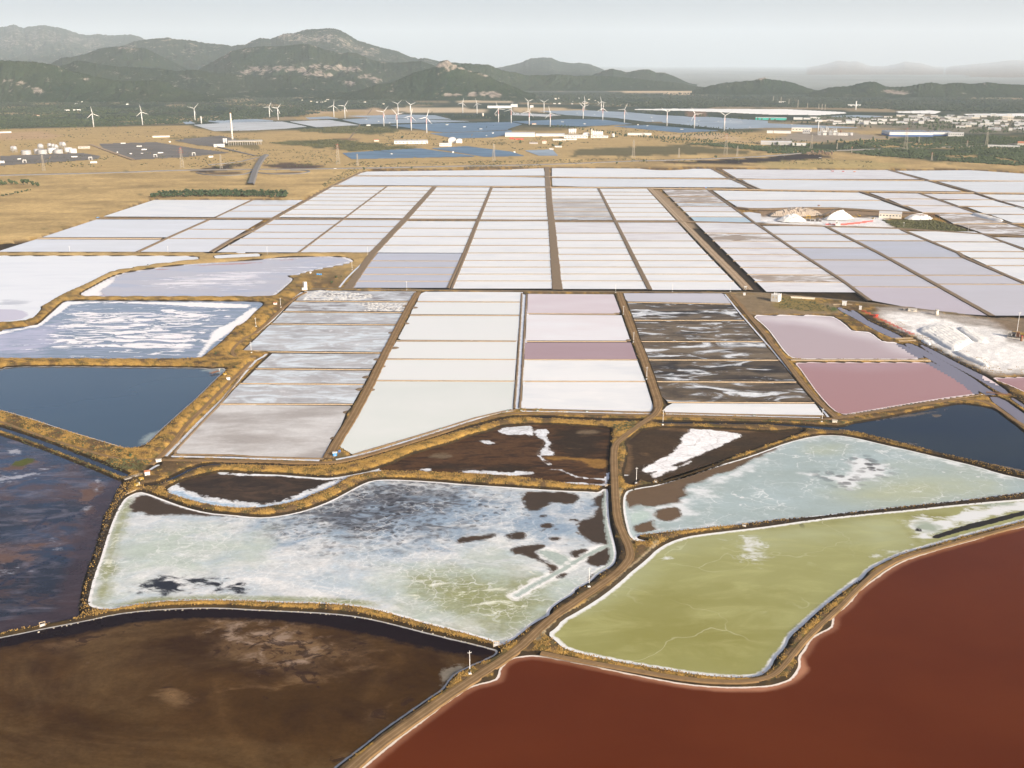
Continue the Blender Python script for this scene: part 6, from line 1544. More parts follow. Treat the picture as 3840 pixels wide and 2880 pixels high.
BL = [
 ('factory', 'long grey concrete factory left of the twin barrel roofs', 'factory', 'A1', 1195, 1485, 437, 412, 70, 'white_wall', 'flat', 'roof_grey', 9), 
 ('hangar', 'white hangar with a tall barrel roof, left of a lower twin', 'hangar', 'A1', 1663, 1727, 427, 402, 60, 'white_wall', 'barrel', 'roof_white', 0, True),
 ('hangar', 'lower white barrel roofed hangar leaning on the taller one', 'hangar', 'A1', 1730, 1782, 430, 410, 50, 'white_wall', 'barrel', 'roof_white', 0, True),
 ('office', 'white two storey office with window rows before the barrel hangars', 'office', 'A1', 1585, 1692, 458, 434, 30, 'white_wall', 'flat', 'roof_white', 8),
 ('farm_house', 'small beige farm house behind the scrub left of the factory', 'house', 'A1', 1020, 1060, 415, 403, 16, 'cream_wall', 'gable', 'roof_tile', 2),
 ('shed', 'tiny white shed in front of the round hedge at the pale solar field', 'shed', 'A1', 955, 990, 280, 272, 12, 'white_wall', 'flat', 'roof_white', 0),
 ('factory', 'long white factory far behind the turbines below the quarry hill', 'factory', 'A1', 2000, 2205, 128, 110, 80, 'white_wall', 'flat', 'roof_white', 0), 
 ('factory', 'white far factory block at the right end of the long one', 'factory', 'A2', -10, 48, 118, 96, 60, 'white_wall', 'flat', 'roof_white', 0),
 ('shed', 'single far white cube right of the long factory', 'shed', 'A2', 155, 185, 122, 105, 25, 'white_wall', 'flat', 'roof_white', 0),
 ('farm_house', 'low brown farm house at the edge of the blue panels', 'house', 'A2', 172, 210, 270, 262, 14, 'cream_wall', 'gable', 'roof_tile', 0),
 ('warehouse', 'big white flat warehouse left of the grain silos', 'warehouse', 'A2', -60, 200, 375, 348, 110, 'white_wall', 'flat', 'roof_white', 0), 
 ('warehouse', 'long low white warehouse in front of the grain silos', 'warehouse', 'A2', 205, 455, 372, 356, 90, 'white_wall', 'flat', 'roof_white', 0), 
 ('factory', 'white factory hall with windows beside the grain plant', 'factory', 'A2', 450, 655, 388, 366, 60, 'white_wall', 'flat', 'roof_white', 8),
 ('hangar', 'barrel roofed white hall of the grain plant', 'hangar', 'A2', 612, 668, 370, 356, 50, 'white_wall', 'barrel', 'roof_white', 0),
 ('plant_block', 'white block below the right row of silos', 'factory', 'A2', 680, 830, 385, 368, 35, 'white_wall', 'flat', 'roof_white', 5),
 ('warehouse', 'plain white shed right of the single silo, left half', 'warehouse', 'A2', 1000, 1130, 362, 346, 30, 'white_wall', 'flat', 'roof_white', 0),
 ('warehouse', 'plain white shed right of the single silo, right half', 'warehouse', 'A2', 1135, 1205, 364, 346, 30, 'white_wall', 'flat', 'roof_grey', 0),
 ('villa', 'cream villa with arched front among trees below the white warehouses', 'house', 'A2', 262, 296, 434, 412, 16, 'cream_wall', 'gable', 'roof_tile', 2),
 ('farm_house', 'low grey farm building left of the cream villa', 'house', 'A2', 150, 222, 436, 424, 14, 'grey_wall', 'gable', 'roof_brown', 3),
 ('farm_house', 'white flat farm house under the two round trees', 'house', 'A2', 370, 430, 466, 456, 16, 'white_wall', 'flat', 'roof_white', 2),
 ('shed', 'white low stores before the factory hall, left one', 'shed', 'A2', 352, 465, 408, 396, 25, 'white_wall', 'flat', 'roof_white', 0), ('shed', 'white low stores before the factory hall, right one', 'shed', 'A2', 470, 560, 404, 394, 25, 'white_wall', 'flat', 'roof_white', 0),
 ('shed', 'red roofed store in the yard of the big white warehouse', 'shed', 'A2', -20, 20, 395, 385, 20, 'red_paint', 'flat', 'red_paint', 0), ('shed', 'dark red container row in the yard of the white warehouse', 'shed', 'A2', 30, 100, 400, 390, 12, 'red_paint', 'flat', 'roof_brown', 0),
 ('teal_hall', 'long hall with bright teal front behind a dark tree line', 'factory', 'A3', -105, 155, 230, 212, 60, 'teal_paint', 'flat', 'roof_white', 0),
 ('warehouse', 'very large white roofed warehouse with deep blue lower walls', 'warehouse', 'A3', 1052, 1420, 374, 338, 150, 'white_wall', 'saw', 'roof_white', 0, False, None, .28, 'deep_blue'), 
 ('warehouse', 'right wing of the blue and white warehouse', 'warehouse', 'A3', 1430, 1600, 368, 338, 110, 'white_wall', 'saw', 'roof_white', 0, False, None, .2, 'deep_blue'), 
 ('office', 'white office block with window rows at the right end of the blue warehouse', 'office', 'A3', 1560, 1685, 372, 342, 40, 'white_wall', 'flat', 'roof_white', 7),
 ('plant_shed', 'row of low white sheds left of the chemical plant', 'shed', 'A3', -10, 42, 345, 326, 40, 'white_wall', 'flat', 'roof_white', 0), ('plant_shed', 'long white shed with grey roof left of the chemical plant', 'shed', 'A3', 50, 195, 346, 326, 40, 'white_wall', 'flat', 'roof_grey', 0),
 ('plant_shed', 'white open sided shed beside the chemical plant', 'shed', 'A3', 205, 372, 330, 300, 60, 'cream_wall', 'flat', 'roof_white', 6), ('plant_shed', 'grey framed low shed at the foot of the chemical plant', 'shed', 'A3', 300, 362, 348, 318, 30, 'grey_wall', 'flat', 'roof_white', 4),
 ('office', 'white flat office right of the chemical plant', 'office', 'A3', 602, 690, 364, 344, 25, 'white_wall', 'flat', 'roof_white', 6),
 ('warehouse', 'long low white shed in front of the tree belt', 'warehouse', 'A3', -60, 200, 446, 420, 60, 'grey_wall', 'flat', 'roof_white', 0), ('warehouse', 'right part of the low white shed at the tree belt', 'warehouse', 'A3', 205, 340, 452, 434, 40, 'white_wall', 'flat', 'roof_white', 0),
 ('house', 'long low white house in the scrub at the right edge', 'house', 'A3', 1910, 2160, 470, 452, 25, 'white_wall', 'flat', 'roof_white', 12), ('shed', 'beige shed at the right edge above the low white house', 'shed', 'A3', 2160, 2260, 452, 432, 40, 'cream_wall', 'gable', 'roof_tile', 0),
 ('office_tower', 'pair of pale high blocks standing out of the industrial estate, left one', 'building', 'A3', 2022, 2062, 238, 196, 40, 'cream_wall', 'flat', 'roof_white', 4), ('office_tower', 'pair of pale high blocks standing out of the industrial estate, right one', 'building', 'A3', 2064, 2118, 236, 200, 40, 'cream_wall', 'flat', 'roof_white', 4),
 ('shed', 'white flat storage hall behind the far cross shaped tower', 'shed', 'A3', 690, 800, 112, 98, 40, 'white_wall', 'flat', 'roof_white', 0), ('house', 'far white house left of the white greenhouses', 'house', 'A3', 95, 150, 80, 70, 30, 'white_wall', 'flat', 'roof_white', 0),
 ('farm_house', 'small white farm building left of the concrete hall on pillars', 'house', 'A0', 1850, 1940, 464, 445, 18, 'white_wall', 'gable', 'roof_white', 2), ('ruin', 'roofless stone building left of the dark panel field', 'ruin', 'A0', 680, 775, 478, 458, 14, 'concrete', 'flat', 'roof_brown', 3),
 ('farm_house', 'white farm group at the left edge on the dry plain', 'house', 'A0', 5, 95, 342, 332, 20, 'white_wall', 'flat', 'roof_white', 0), ('shed', 'long beige wall like shed on the dry plain right of the dark panels', 'shed', 'A0', 1322, 1464, 380, 368, 12, 'cream_wall', 'flat', 'roof_white', 0),
 ('house', 'far white house on the forest edge, left one of two', 'house', 'A0', 560, 600, 150, 142, 20, 'white_wall', 'flat', 'roof_white', 0), ('house', 'far white house on the forest edge, right one of two', 'house', 'A0', 636, 695, 150, 140, 20, 'white_wall', 'flat', 'roof_white', 0),
 ('house', 'far house with reddish roof in the scrub right of a turbine', 'house', 'A0', 300, 340, 200, 191, 18, 'cream_wall', 'gable', 'roof_tile', 0), ('shed', 'white cabins at the left edge below the round tanks', 'shed', 'A0', -20, 36, 604, 586, 12, 'white_wall', 'flat', 'roof_white', 0),
 ('salt_works_hall', 'long cream hall with grey roof at the salt heaps', 'factory', 'A3', 962, 1146, 1080, 1040, 24, 'cream_wall', 'gable', 'roof_grey', 7, True), ('shed', 'small white hut with an open door below the salt heap', 'hut', 'A3', 582, 604, 1145, 1102, 6, 'white_wall', 'flat', 'roof_white', 1), ('shed', 'low white hut right of the taller one below the salt heap', 'hut', 'A3', 606, 626, 1145, 1128, 5, 'white_wall', 'flat', 'roof_white', 0),
 ('hut', 'tiny white box hut at the left of the red conveyor heap', 'hut', 'A3', 522, 540, 1134, 1120, 4, 'white_wall', 'flat', 'roof_white', 0),
]
for a_ in BL: building(*a_)
# scattered industrial estate
rs = random.Random(11)
EST = sorted([(226, 230), (246, 400), (266, 560), (236, 900), (262, 960), (218, 1300), (244, 1400), (272, 1600), (296, 1640), (250, 1850), (318, 1900), (204, 1700), (206, 1000), (280, 2200)])
ORD_ = ['first', 'second', 'third', 'fourth', 'fifth', 'sixth', 'seventh', 'eighth', 'ninth', 'tenth', 'eleventh', 'twelfth', 'thirteenth', 'fourteenth']
for (xa, xb, y, n_) in ((230, 480, 226, 4), (400, 900, 246, 8), (560, 960, 266, 6), (900, 1400, 236, 8), (960, 1350, 262, 6), (1300, 1800, 218, 9), (1400, 1900, 244, 8), (1600, 2250, 272, 9), (1640, 2250, 296, 8), (1850, 2250, 250, 5), (1900, 2250, 318, 5), (1700, 2100, 204, 6), (1000, 1600, 206, 6), (2200, 2500, 280, 3)):
    for i in range(n_):
        x = xa + (xb - xa) * (i + rs.uniform(.15, .85)) / n_
        yy = y + rs.uniform(-7, 7)
        w = rs.uniform(28, 78); h = rs.uniform(9, 22)
        building('warehouse', '%s warehouse, %s from the left in the %s estate row' % (rs.choice(['pale flat', 'low flat', 'boxy flat']), ORD_[i], ORD_[EST.index((y, xa))]), 'warehouse', 'A3', x - w / 2, x + w / 2, yy, yy - h, rs.uniform(35, 90), rs.choice(['white_wall', 'white_wall', 'cream_wall', 'grey_wall']), 'flat', rs.choice(['roof_white', 'roof_white', 'roof_grey', 'roof_brown']), 0, False, 'warehouses of the distant industrial estate')
for i in range(34):
    x, y = rs.choice([(rs.uniform(300, 1200), rs.uniform(60, 100)), (rs.uniform(350, 700), rs.uniform(40, 95))])
    w = rs.uniform(9, 22)
    building('house', 'tiny pale house lost in the wide dark forest plain', 'house', rs.choice(['A2', 'A1', 'A2', 'A0']), x - w / 2, x + w / 2, y, y - rs.uniform(5, 8), 14, rs.choice(['white_wall', 'cream_wall']), 'flat', rs.choice(['roof_white', 'roof_tile']), 0, False, 'far houses in the forest plain')
CAB = [('A0', 1065, 439, 40, 10), ('A0', 1203, 465, 42, 11), ('A0', 1246, 493, 42, 11), ('A0', 1388, 521, 44, 11), ('A0', 1132, 527, 20, 8), ('A0', 1228, 525, 20, 8), ('A0', 643, 555, 48, 11), ('A0', 168, 574, 26, 11), ('A0', 810, 603, 54, 13), ('A0', 1823, 554, 38, 12), ('A0', 1468, 424, 16, 8), ('A0', 1015, 516, 14, 10),
       ('A1', 955, 232, 12, 7), ('A1', 1060, 248, 12, 7), ('A1', 1155, 260, 12, 7), ('A1', 1313, 226, 12, 7), ('A1', 1650, 277, 24, 8), ('A1', 1802, 295, 24, 8), ('A1', 1944, 314, 24, 8), ('A1', 2047, 350, 16, 10), ('A1', 1172, 530, 16, 10), ('A1', 1703, 513, 16, 10), ('A1', 1992, 372, 10, 8),
       ('A2', 437, 252, 22, 7), ('A2', 627, 269, 22, 7), ('A2', 563, 176, 10, 6), ('A2', 712, 186, 10, 6), ('A2', 1088, 274, 12, 6), ('A2', 1170, 286, 14, 7), ('A2', 1467, 317, 26, 8), ('A2', 1206, 212, 12, 6), ('A2', 1216, 242, 12, 6), ('A2', 1598, 269, 12, 6), ('A2', 1614, 242, 12, 6), ('A2', 1783, 246, 12, 6), ('A2', 2055, 298, 14, 7), ('A2', 1888, 242, 12, 6), ('A2', 340, 488, 36, 11), ('A2', 22, 512, 18, 9), ('A3', 205, 276, 14, 7)]
CABL = []
for n_, c_ in enumerate(CAB):
    zone = {'A0': 'dark', 'A1': 'central blue', 'A2': 'right hand blue', 'A3': 'farthest right'}[c_[0]]
    same = sorted([q[1] for q in CAB if q[0] == c_[0]])
    CABL.append('white inverter cabin, %s from the left in the %s solar fields' % (ORD_[same.index(c_[1])] if same.index(c_[1]) < 14 else ('fifteenth', 'sixteenth', 'seventeenth', 'eighteenth')[same.index(c_[1]) - 14], zone))
for n_, c_ in enumerate(CAB):
    cabin_at(*c_, CABL[n_], group='inverter cabins in the solar fields')

# solar fields: tilted rows of panels
def solar(t_s, mat, label, pitch=13.0, depth_=9.0):
    q = W(t_s)
    y0, y1 = q[:, 1].min(), q[:, 1].max()
    m = MB()
    y = y0 + pitch / 2
    n = len(q)
    while y < y1:
        xs = []
        for i in range(n):
            a, b_ = q[i], q[(i + 1) % n]
            if (a[1] > y) != (b_[1] > y):
                xs.append(a[0] + (b_[0] - a[0]) * (y - a[1]) / (b_[1] - a[1]))
        xs.sort()
        for xa, xb in zip(xs[::2], xs[1::2]):
            L = xb - xa
            k = max(1, int(L / 140))
            for i in range(k):
                a, b_ = xa + L * i / k + 2, xa + L * (i + 1) / k - 2
                if b_ - a < 4: continue
                c = len(m.v)
                zz = gz((a + b_) / 2, y)
                m.v += [(a, y - depth_ / 2, zz + .8), (b_, y - depth_ / 2, zz + .8), (b_, y + depth_ / 2, zz + 2.6), (a, y + depth_ / 2, zz + 2.6), (a, y - depth_ / 2, zz + .65), (b_, y - depth_ / 2, zz + .65), (b_, y + depth_ / 2, zz + 2.45), (a, y + depth_ / 2, zz + 2.45)]
                m.f += [(c, c + 1, c + 2, c + 3), (c + 7, c + 6, c + 5, c + 4), (c, c + 4, c + 5, c + 1), (c + 1, c + 5, c + 6, c + 2), (c + 2, c + 6, c + 7, c + 3), (c + 3, c + 7, c + 4, c)]
        y += pitch
    tag(m.build('solar_field', K[mat]), label, 'solar field')
SOL = [("A0 1577,246 1640,240 1690,260 1605,268", 'panel_mid', 'small blue solar patch left of the white silo'), ("A0 1765,240 2212,224 A1 150,238 150,244 0,247 A0 1900,258", 'panel_mid', 'narrow blue solar strip right of the white silo'),
       ("A0 1672,275 1960,258 2212,250 A1 230,247 440,292 250,308 A0 2212,320 1850,328", 'panel_pale', 'pale grey solar field behind the striped chimney'), ("A1 290,246 640,234 890,278 520,296", 'panel_pale', 'pale grey solar field right of the chimney one'),
       ("A1 425,212 620,204 715,220 460,227", 'panel_mid', 'small solar strip behind the pale grey fields'), ("A1 745,230 1000,217 1400,227 1850,243 1560,254 900,268", 'panel_mid', 'mid blue solar field behind the red banded turbines'),
       ("A1 795,199 1300,186 1550,192 1690,228 1005,213", 'panel_mid', 'far mid blue solar strip below the cream field'), ("A1 1155,278 1560,262 2212,252 A2 90,270 -30,310 A1 2180,318 1620,340", 'panel_blue', 'large deep blue solar field with turbines at its near edge'),
       ("A1 1505,350 1850,338 2212,324 2212,355 2050,384 1710,394", 'panel_blue', 'deep blue solar field touching the twin barrel hangars'), ("A1 745,520 1060,498 1380,560 825,571", 'panel_blue', 'left third of the lower blue solar fields nearest the pans'),
       ("A1 1070,496 1425,479 1910,549 1395,560", 'panel_blue', 'middle third of the lower blue solar fields nearest the pans'), ("A1 1510,479 1820,461 A2 0,510 108,542 A1 1965,549", 'panel_blue', 'right third of the lower blue solar fields nearest the pans'),
       ("A2 108,500 350,491 402,540 228,541", 'panel_mid', 'small separate blue solar patch left of the straw field'), ("A2 0,246 500,226 790,230 1040,268 600,287 160,270", 'panel_blue', 'deep blue solar field right of the farm house'),
       ("A2 240,156 640,151 1000,166 1260,190 1480,200 1780,240 1160,248 900,214 460,190", 'panel_mid', 'wide far solar field reaching to the right behind the turbines'), ("A2 870,286 1180,276 1600,310 1790,325 1450,341", 'panel_blue', 'deep blue solar wedge above the pine belt'),
       ("A2 1245,214 1700,206 2212,242 A3 0,262 780,300 690,304 0,300 A2 1850,312 1300,254", 'panel_mid', 'right hand mid blue solar field before the dark tree line'), ("A2 1690,250 1950,238 2212,258 1960,268", 'panel_pale', 'pale solar plot inside the right hand solar field'),
       ("A2 0,190 300,205 430,190 240,182 0,170", 'panel_pale', 'pale far solar strip behind the round tanks'), ("A0 0,546 700,517 875,545 850,573 0,632", 'panel_dark', 'dark solar field with dry grass between rows below the gas tanks'), ("A0 855,441 1350,427 1700,480 1990,518 1600,556 1165,577 905,500", 'panel_dark', 'dark solar field with dry grass between rows in the middle left plain'), ("A0 1500,410 1900,370 2050,400 1900,470 1700,450", 'panel_dark', 'small dark solar field left of the hall on pillars'),
       ("A3 540,200 760,190 1000,200 900,210 620,208", 'panel_mid', 'faint blue solar strip left of the far warehouses')]
for a_ in SOL:
    pt = 27.0 if 'dark' in a_[1] else 15.0
    solar(*a_, pitch=pt, depth_=9.5)
for s, lab in (("A2 1020,141 1400,136 2212,141 A3 150,141 655,166 675,175 430,189 A2 2212,183 1500,153", 'vast white sheet covered greenhouse field before the far forest'), ("A3 1095,161 1400,151 1485,160 1435,177 1120,168", 'second smaller white greenhouse field right of the far tower'), ("A3 1690,182 2212,178 2400,190 2212,205 1700,190", 'third thin pale greenhouse field at the far right')):
    q = W(s); m = MB(); y = q[:, 1].min() + 20
    while y < q[:, 1].max():
        xs = []
        for i in range(len(q)):
            a, b_ = q[i], q[(i + 1) % len(q)]
            if (a[1] > y) != (b_[1] > y): xs.append(a[0] + (b_[0] - a[0]) * (y - a[1]) / (b_[1] - a[1]))
        xs.sort()
        for xa, xb in zip(xs[::2], xs[1::2]):
            c = len(m.v)
            m.v += [(xa, y - 17, 0), (xb, y - 17, 0), (xb, y - 9, 4.2), (xa, y - 9, 4.2), (xa, y + 9, 4.2), (xb, y + 9, 4.2), (xb, y + 17, 0), (xa, y + 17, 0)]
            m.f += [(c, c + 1, c + 2, c + 3), (c + 3, c + 2, c + 5, c + 4), (c + 4, c + 5, c + 6, c + 7)]
        y += 40
    tag(m.build('greenhouse_field', K['plastic_sheet']), lab, 'greenhouses')

# tanks, silos, chimneys
def tank(t, x, yb, w, yt, label, mat='steel', dome=.12, group=None, name='storage_tank'):
    b3 = spot(tp(t, x, yb)); r_ = w * m_per_px(b3) / 2; h = h_from(None, T2(t, x, yt), b3)
    r = thing(name, label, 'tank' if 'tank' in name else 'silo', b3, 0, group)
    m = MB(); m.tube((0, 0, -1), (0, 0, h), r_, None, 20); m.build('shell', K[mat], r, False)
    m = MB(); m.lathe([(r_ * 1.02, h + .02), (r_ * .7, h + r_ * dome * .7), (r_ * .1, h + r_ * dome)], 20); m.build('roof', K[mat], r)
    m = MB(); m.tube((r_ * .9, -r_ * .5, 0), (r_ * .9, -r_ * .5, h + 1.5), .35, None, 5); m.build('ladder', K['grey_wall'], r)
for x, yb, w, yt, mt, lab in ((228, 528, 80, 494, 'steel', 'low wide grey tank at the left end of the tank farm'), (318, 522, 42, 482, 'steel', 'grey tank behind the left sphere support'), (368, 526, 78, 488, 'steel', 'grey tank in the middle front of the tank farm'), (450, 516, 68, 474, 'white_paint', 'white tank in the middle of the tank farm'), (505, 520, 76, 486, 'steel', 'grey tank right of the white middle one'), (592, 508, 66, 470, 'white_paint', 'white tank at the right rear of the tank farm'), (633, 518, 62, 480, 'white_paint', 'white tank at the right front of the tank farm')):
    tank('A0', x, yb, w, yt, lab, mt)
def sphere_tank(x, yc, rad, label):
    b3 = spot(tp('A0', x, yc + rad + 16)); k = m_per_px(b3); r_ = rad * k; zc = r_ * 1.75
    r = thing('gas_sphere', label, 'tank', b3, 0, 'spherical gas tanks')
    m = MB(); m.lathe([(r_ * math.sin(a) + .02, zc - r_ * math.cos(a)) for a in [math.pi * i / 12 for i in range(13)]], 20); m.build('sphere', K['steel'], r, True)
    for i in range(8):
        a = i * math.pi / 4; q = MB(); q.tube((r_ * .95 * math.cos(a), r_ * .95 * math.sin(a), -1), (r_ * .95 * math.cos(a), r_ * .95 * math.sin(a), zc), .5, None, 5); q.build('leg', K['steel'], r)
    m = MB(); m.box(-1.6, 1.6, -1.6, 1.6, zc + r_ - .3, zc + r_ + 1.6); m.build('platform', K['rust'], r)
for x, y, rad, lab in ((108, 466, 15, 'leftmost gas sphere of the tank farm'), (130, 474, 20, 'second gas sphere from the left'), (355, 462, 25, 'large gas sphere above the middle grey tank'), (432, 447, 19, 'rear gas sphere above the white tank'), (462, 453, 19, 'gas sphere between two others above the white tank'), (488, 461, 20, 'front gas sphere right of the white tank'), (530, 434, 17, 'rear gas sphere of the right hand pair'), (552, 442, 22, 'front gas sphere of the right hand pair')):
    sphere_tank(x, y, rad, lab)
def shaft(t, bx, by, tx, ty, w, label, name, cat, mats, n=1, taper=.75, group=None):
    b3 = spot(tp(t, bx, by)); h = h_from(None, T2(t, tx, ty), b3); r_ = w * m_per_px(b3) / 2
    r = thing(name, label, cat, b3, 0, group)
    m = MB(); m.tube((0, 0, -1), (0, 0, h), r_, r_ * taper, 16); m.build('shaft', K[mats[0]], r, True)
    if n > 1:
        for i in range(n):
            z = h * (.06 + .94 * i / n); hh_ = h * .94 / n * .48; ra = r_ * (1 + (taper - 1) * z / h) + .06
            q = MB(); q.tube((0, 0, z), (0, 0, z + hh_), ra, ra * .99, 16); q.build('band', K[mats[1]], r, True)
    q = MB(); q.tube((0, 0, h - .5), (0, 0, h + 1.2), r_ * taper * 1.12, None, 16); q.build('rim', K[mats[-1]], r)
shaft('A0', 2008, 400, 1988, 170, 17, 'tall chimney with orange and cream stripes', 'chimney', 'chimney', ('cream_wall', 'white_paint', 'orange_paint'), 12, .72)
shaft('A0', 1741, 262, 1737, 200, 11, 'lone slim white silo between two turbines', 'silo', 'silo', ('white_paint', 'white_paint'), 1, 1)
shaft('A3', 430, 355, 433, 238, 9, 'white chimney of the chemical plant', 'chimney', 'chimney', ('white_paint', 'white_paint'), 1, .6)
shaft('A3', 757, 143, 760, 68, 12, 'far white tower crossed by the roof of a hall', 'tower', 'tower', ('white_paint', 'white_paint'), 1, .85)
shaft('A1', 1960, 198, 1960, 172, 14, 'left one of two round water tanks by a farm', 'water_tank', 'tank', ('cream_wall', 'grey_wall'), 1, 1)
shaft('A1', 2072, 195, 2072, 182, 12, 'right one of two round water tanks by a farm', 'water_tank', 'tank', ('cream_wall', 'grey_wall'), 1, 1)
for i, x in enumerate((495, 512, 529, 546)): shaft('A2', x, 348, x, 307, 17, 'white grain silo, %s of the left group of four' % ('first', 'second', 'third', 'fourth')[i], 'silo', 'silo', ('white_paint', 'roof_grey'), 1, 1, 'grain silos')
for i, x in enumerate((700, 716, 732, 748, 764, 778)): shaft('A2', x, 372, x, 325 + i, 16, 'pale grain silo, %s of the right row of six' % ('first', 'second', 'third', 'fourth', 'fifth', 'sixth')[i], 'silo', 'silo', ('white_paint', 'roof_grey'), 1, 1, 'grain silos')
shaft('A2', 687, 372, 687, 310, 13, 'tall elevator tower beside the right row of silos', 'elevator_tower', 'tower', ('cream_wall', 'roof_grey'), 1, .9)
shaft('A2', 873, 378, 873, 350, 24, 'single short white silo right of the grain plant', 'silo', 'silo', ('white_paint', 'roof_white'), 1, 1)
for i, x in enumerate((1935, 1955)): shaft('A0', x, 434, x, 392, 17, 'white silo left of the concrete hall, %s one' % ('left', 'right')[i], 'silo', 'silo', ('white_paint', 'white_paint'), 1, 1)
shaft('A3', 710, 364, 710, 342, 42, 'grey round tank right of the chemical plant office', 'tank', 'tank', ('steel', 'steel'), 1, 1)
shaft('A3', 628, 340, 628, 322, 14, 'rusty round tank behind the chemical plant office', 'tank', 'tank', ('rust', 'rust'), 1, 1)
rs = random.Random(3)
for i, x in enumerate((452, 468, 484, 500, 516, 532, 548, 566, 584)):
    shaft('A3', x, 358, x, 300 + rs.uniform(-14, 16), 10 + rs.uniform(-2, 3), 'steel process column in the crowded chemical plant', 'process_column', 'tower', ('steel', 'steel'), 1, .95, 'columns of the chemical plant')
for i, x in enumerate((445, 490, 540, 580)):
    building('pipe_rack_block', 'pale pipe rack block in the crowded chemical plant', 'factory', 'A3', x - 16, x + 16, 362, 332 - (i % 2) * 8, 14, ('steel', 'white_wall')[i % 2], 'flat', 'roof_grey', 3, False, 'pipe racks of the chemical plant')
# concrete hall on pillars
b3 = spot(tp('A1', -90, 448)); k_ = m_per_px(b3); w_ = 290 * k_; h_ = h_from(None, T2('A1', -90, 418), b3)
r = thing('pillar_hall', 'open concrete hall on rows of pillars below the striped chimney', 'hall', b3, face(b3))
m = MB(); m.box(-w_ / 2, w_ / 2, -1, 75, h_, h_ + 3); m.build('roof', K['concrete'], r)
for i in range(15):
    x = -w_ / 2 + w_ * (i + .3) / 15
    m = MB(); m.box(x - .9, x + .9, 0, 2, -1, h_ - .02); o = m.build('pillar', K['concrete'], r)
    o = link('pillar', o.data, r); o.location = (0, 60, 0)
# overhead frames in the dark panel fields
for x, y, lab in ((214, 603, 'white portal frame at the left of the dark panels'), (783, 578, 'white portal frame right of the white cabin'), (1344, 555, 'white portal frame in the middle dark panels'), (1675, 540, 'white portal frame at the right of the dark panels')):
    b3 = spot(tp('A0', x, y)); k_ = m_per_px(b3); r = thing('portal_frame', lab, 'frame', b3, face(b3)); a = 12 * k_; h_ = 24 * k_
    for s in (-1, 1):
        m = MB(); m.box(s * a - .8, s * a + .8, -.8, .8, -1, h_); m.build('post', K['white_wall'], r)
    m = MB(); m.box(-a - 1, a + 1, -.9, .9, h_ + .01, h_ + 2); m.build('lintel', K['white_wall'], r)

# ------------------------------------------------------------------ vehicles
def truck(t, x, y, label, cab='red_paint', bed='red_paint', rz=0.0, arm=False, L=8.5, cat='truck'):
    b3 = spot(tp(t, x, y)); r = thing('truck', label, cat, b3, face(b3) + rz)
    m = MB(); m.quadbox([(-L / 2, -1.2, .9), (-L / 2 + 2, -1.2, .9), (-L / 2 + 2, 1.2, .9), (-L / 2, 1.2, .9)], [(-L / 2 + .35, -1.1, 2.9), (-L / 2 + 1.9, -1.1, 2.9), (-L / 2 + 1.9, 1.1, 2.9), (-L / 2 + .35, 1.1, 2.9)]); c = m.build('cab', K[cab], r)
    m = MB(); m.box(-L / 2 + .1, -L / 2 + 1.4, -1.22, 1.22, 1.9, 2.6); m.build('window', K['glass'], c)
    m = MB(); m.box(-L / 2 + .2, L / 2, -.9, .9, .65, .88); m.build('chassis', K['black_paint'], r)
    m = MB(); m.quadbox([(-L / 2 + 2.2, -1.1, 1.0), (L / 2 - .4, -1.1, 1.0), (L / 2 - .4, 1.1, 1.0), (-L / 2 + 2.2, 1.1, 1.0)], [(-L / 2 + 2.2, -1.3, 2.7), (L / 2, -1.3, 2.7), (L / 2, 1.3, 2.7), (-L / 2 + 2.2, 1.3, 2.7)]); m.build('bed', K[bed], r)
    for wx in (-L / 2 + 1, L / 2 - 2.4, L / 2 - 1.1):
        for s in (-1, 1):
            m = MB(); m.tube((wx, s * 1.0, .5), (wx, s * 1.35, .5), .52, None, 10); m.build('wheel', K['rubber'], r)
    if arm:
        m = MB(); m.tube((-L / 2 + 1, 0, 2.6), (-L / 2 - 8, 0, 6.2), .6, .4, 6); m.build('conveyor_arm', K['dark_steel'], r)
    return r
def car(t, x, y, label, mat='white_paint', rz=0.0, group=None):
    b3 = spot(tp(t, x, y)); r = thing('car', label, 'car', b3, face(b3) + rz, group)
    m = MB(); m.box(-2.2, 2.2, -.9, .9, .35, .95, .06); m.build('body', K[mat], r)
    m = MB(); m.quadbox([(-1.3, -.82, .96), (1.6, -.82, .96), (1.6, .82, .96), (-1.3, .82, .96)], [(-.7, -.7, 1.5), (1.2, -.7, 1.5), (1.2, .7, 1.5), (-.7, .7, 1.5)]); m.build('cabin', K['glass'], r)
    for wx in (-1.4, 1.4):
        for s in (-1, 1):
            m = MB(); m.tube((wx, s * .7, .34), (wx, s * .93, .34), .34, None, 10); m.build('wheel', K['rubber'], r)
truck('A3', 558, 676, 'red harvesting machine with raised conveyor arm on the far grey pan', arm=True)
truck('A3', 648, 678, 'red tipper truck in the middle of three on the far grey pan')
truck('A3', 746, 681, 'orange tipper truck, right one of three on the far grey pan', 'orange_paint', 'orange_paint')
truck('A2', 535, 1100, 'blue tractor with dark trailer on the dike above the white pans', 'blue_paint', 'dark_steel', L=18)
truck('A0', 845, 1078, 'blue pick-up at the left corner of the big white pans', 'blue_paint', 'blue_paint', L=7)
truck('A2', 1672, 821, 'red and blue machine on the dike at the mud pans', 'red_paint', 'blue_paint', L=8)
car('A0', 2183, 1173, 'white car on the dike road among the lilac pans'); car('A0', 1760, 1089, 'white car at the crossing above the lilac pans')
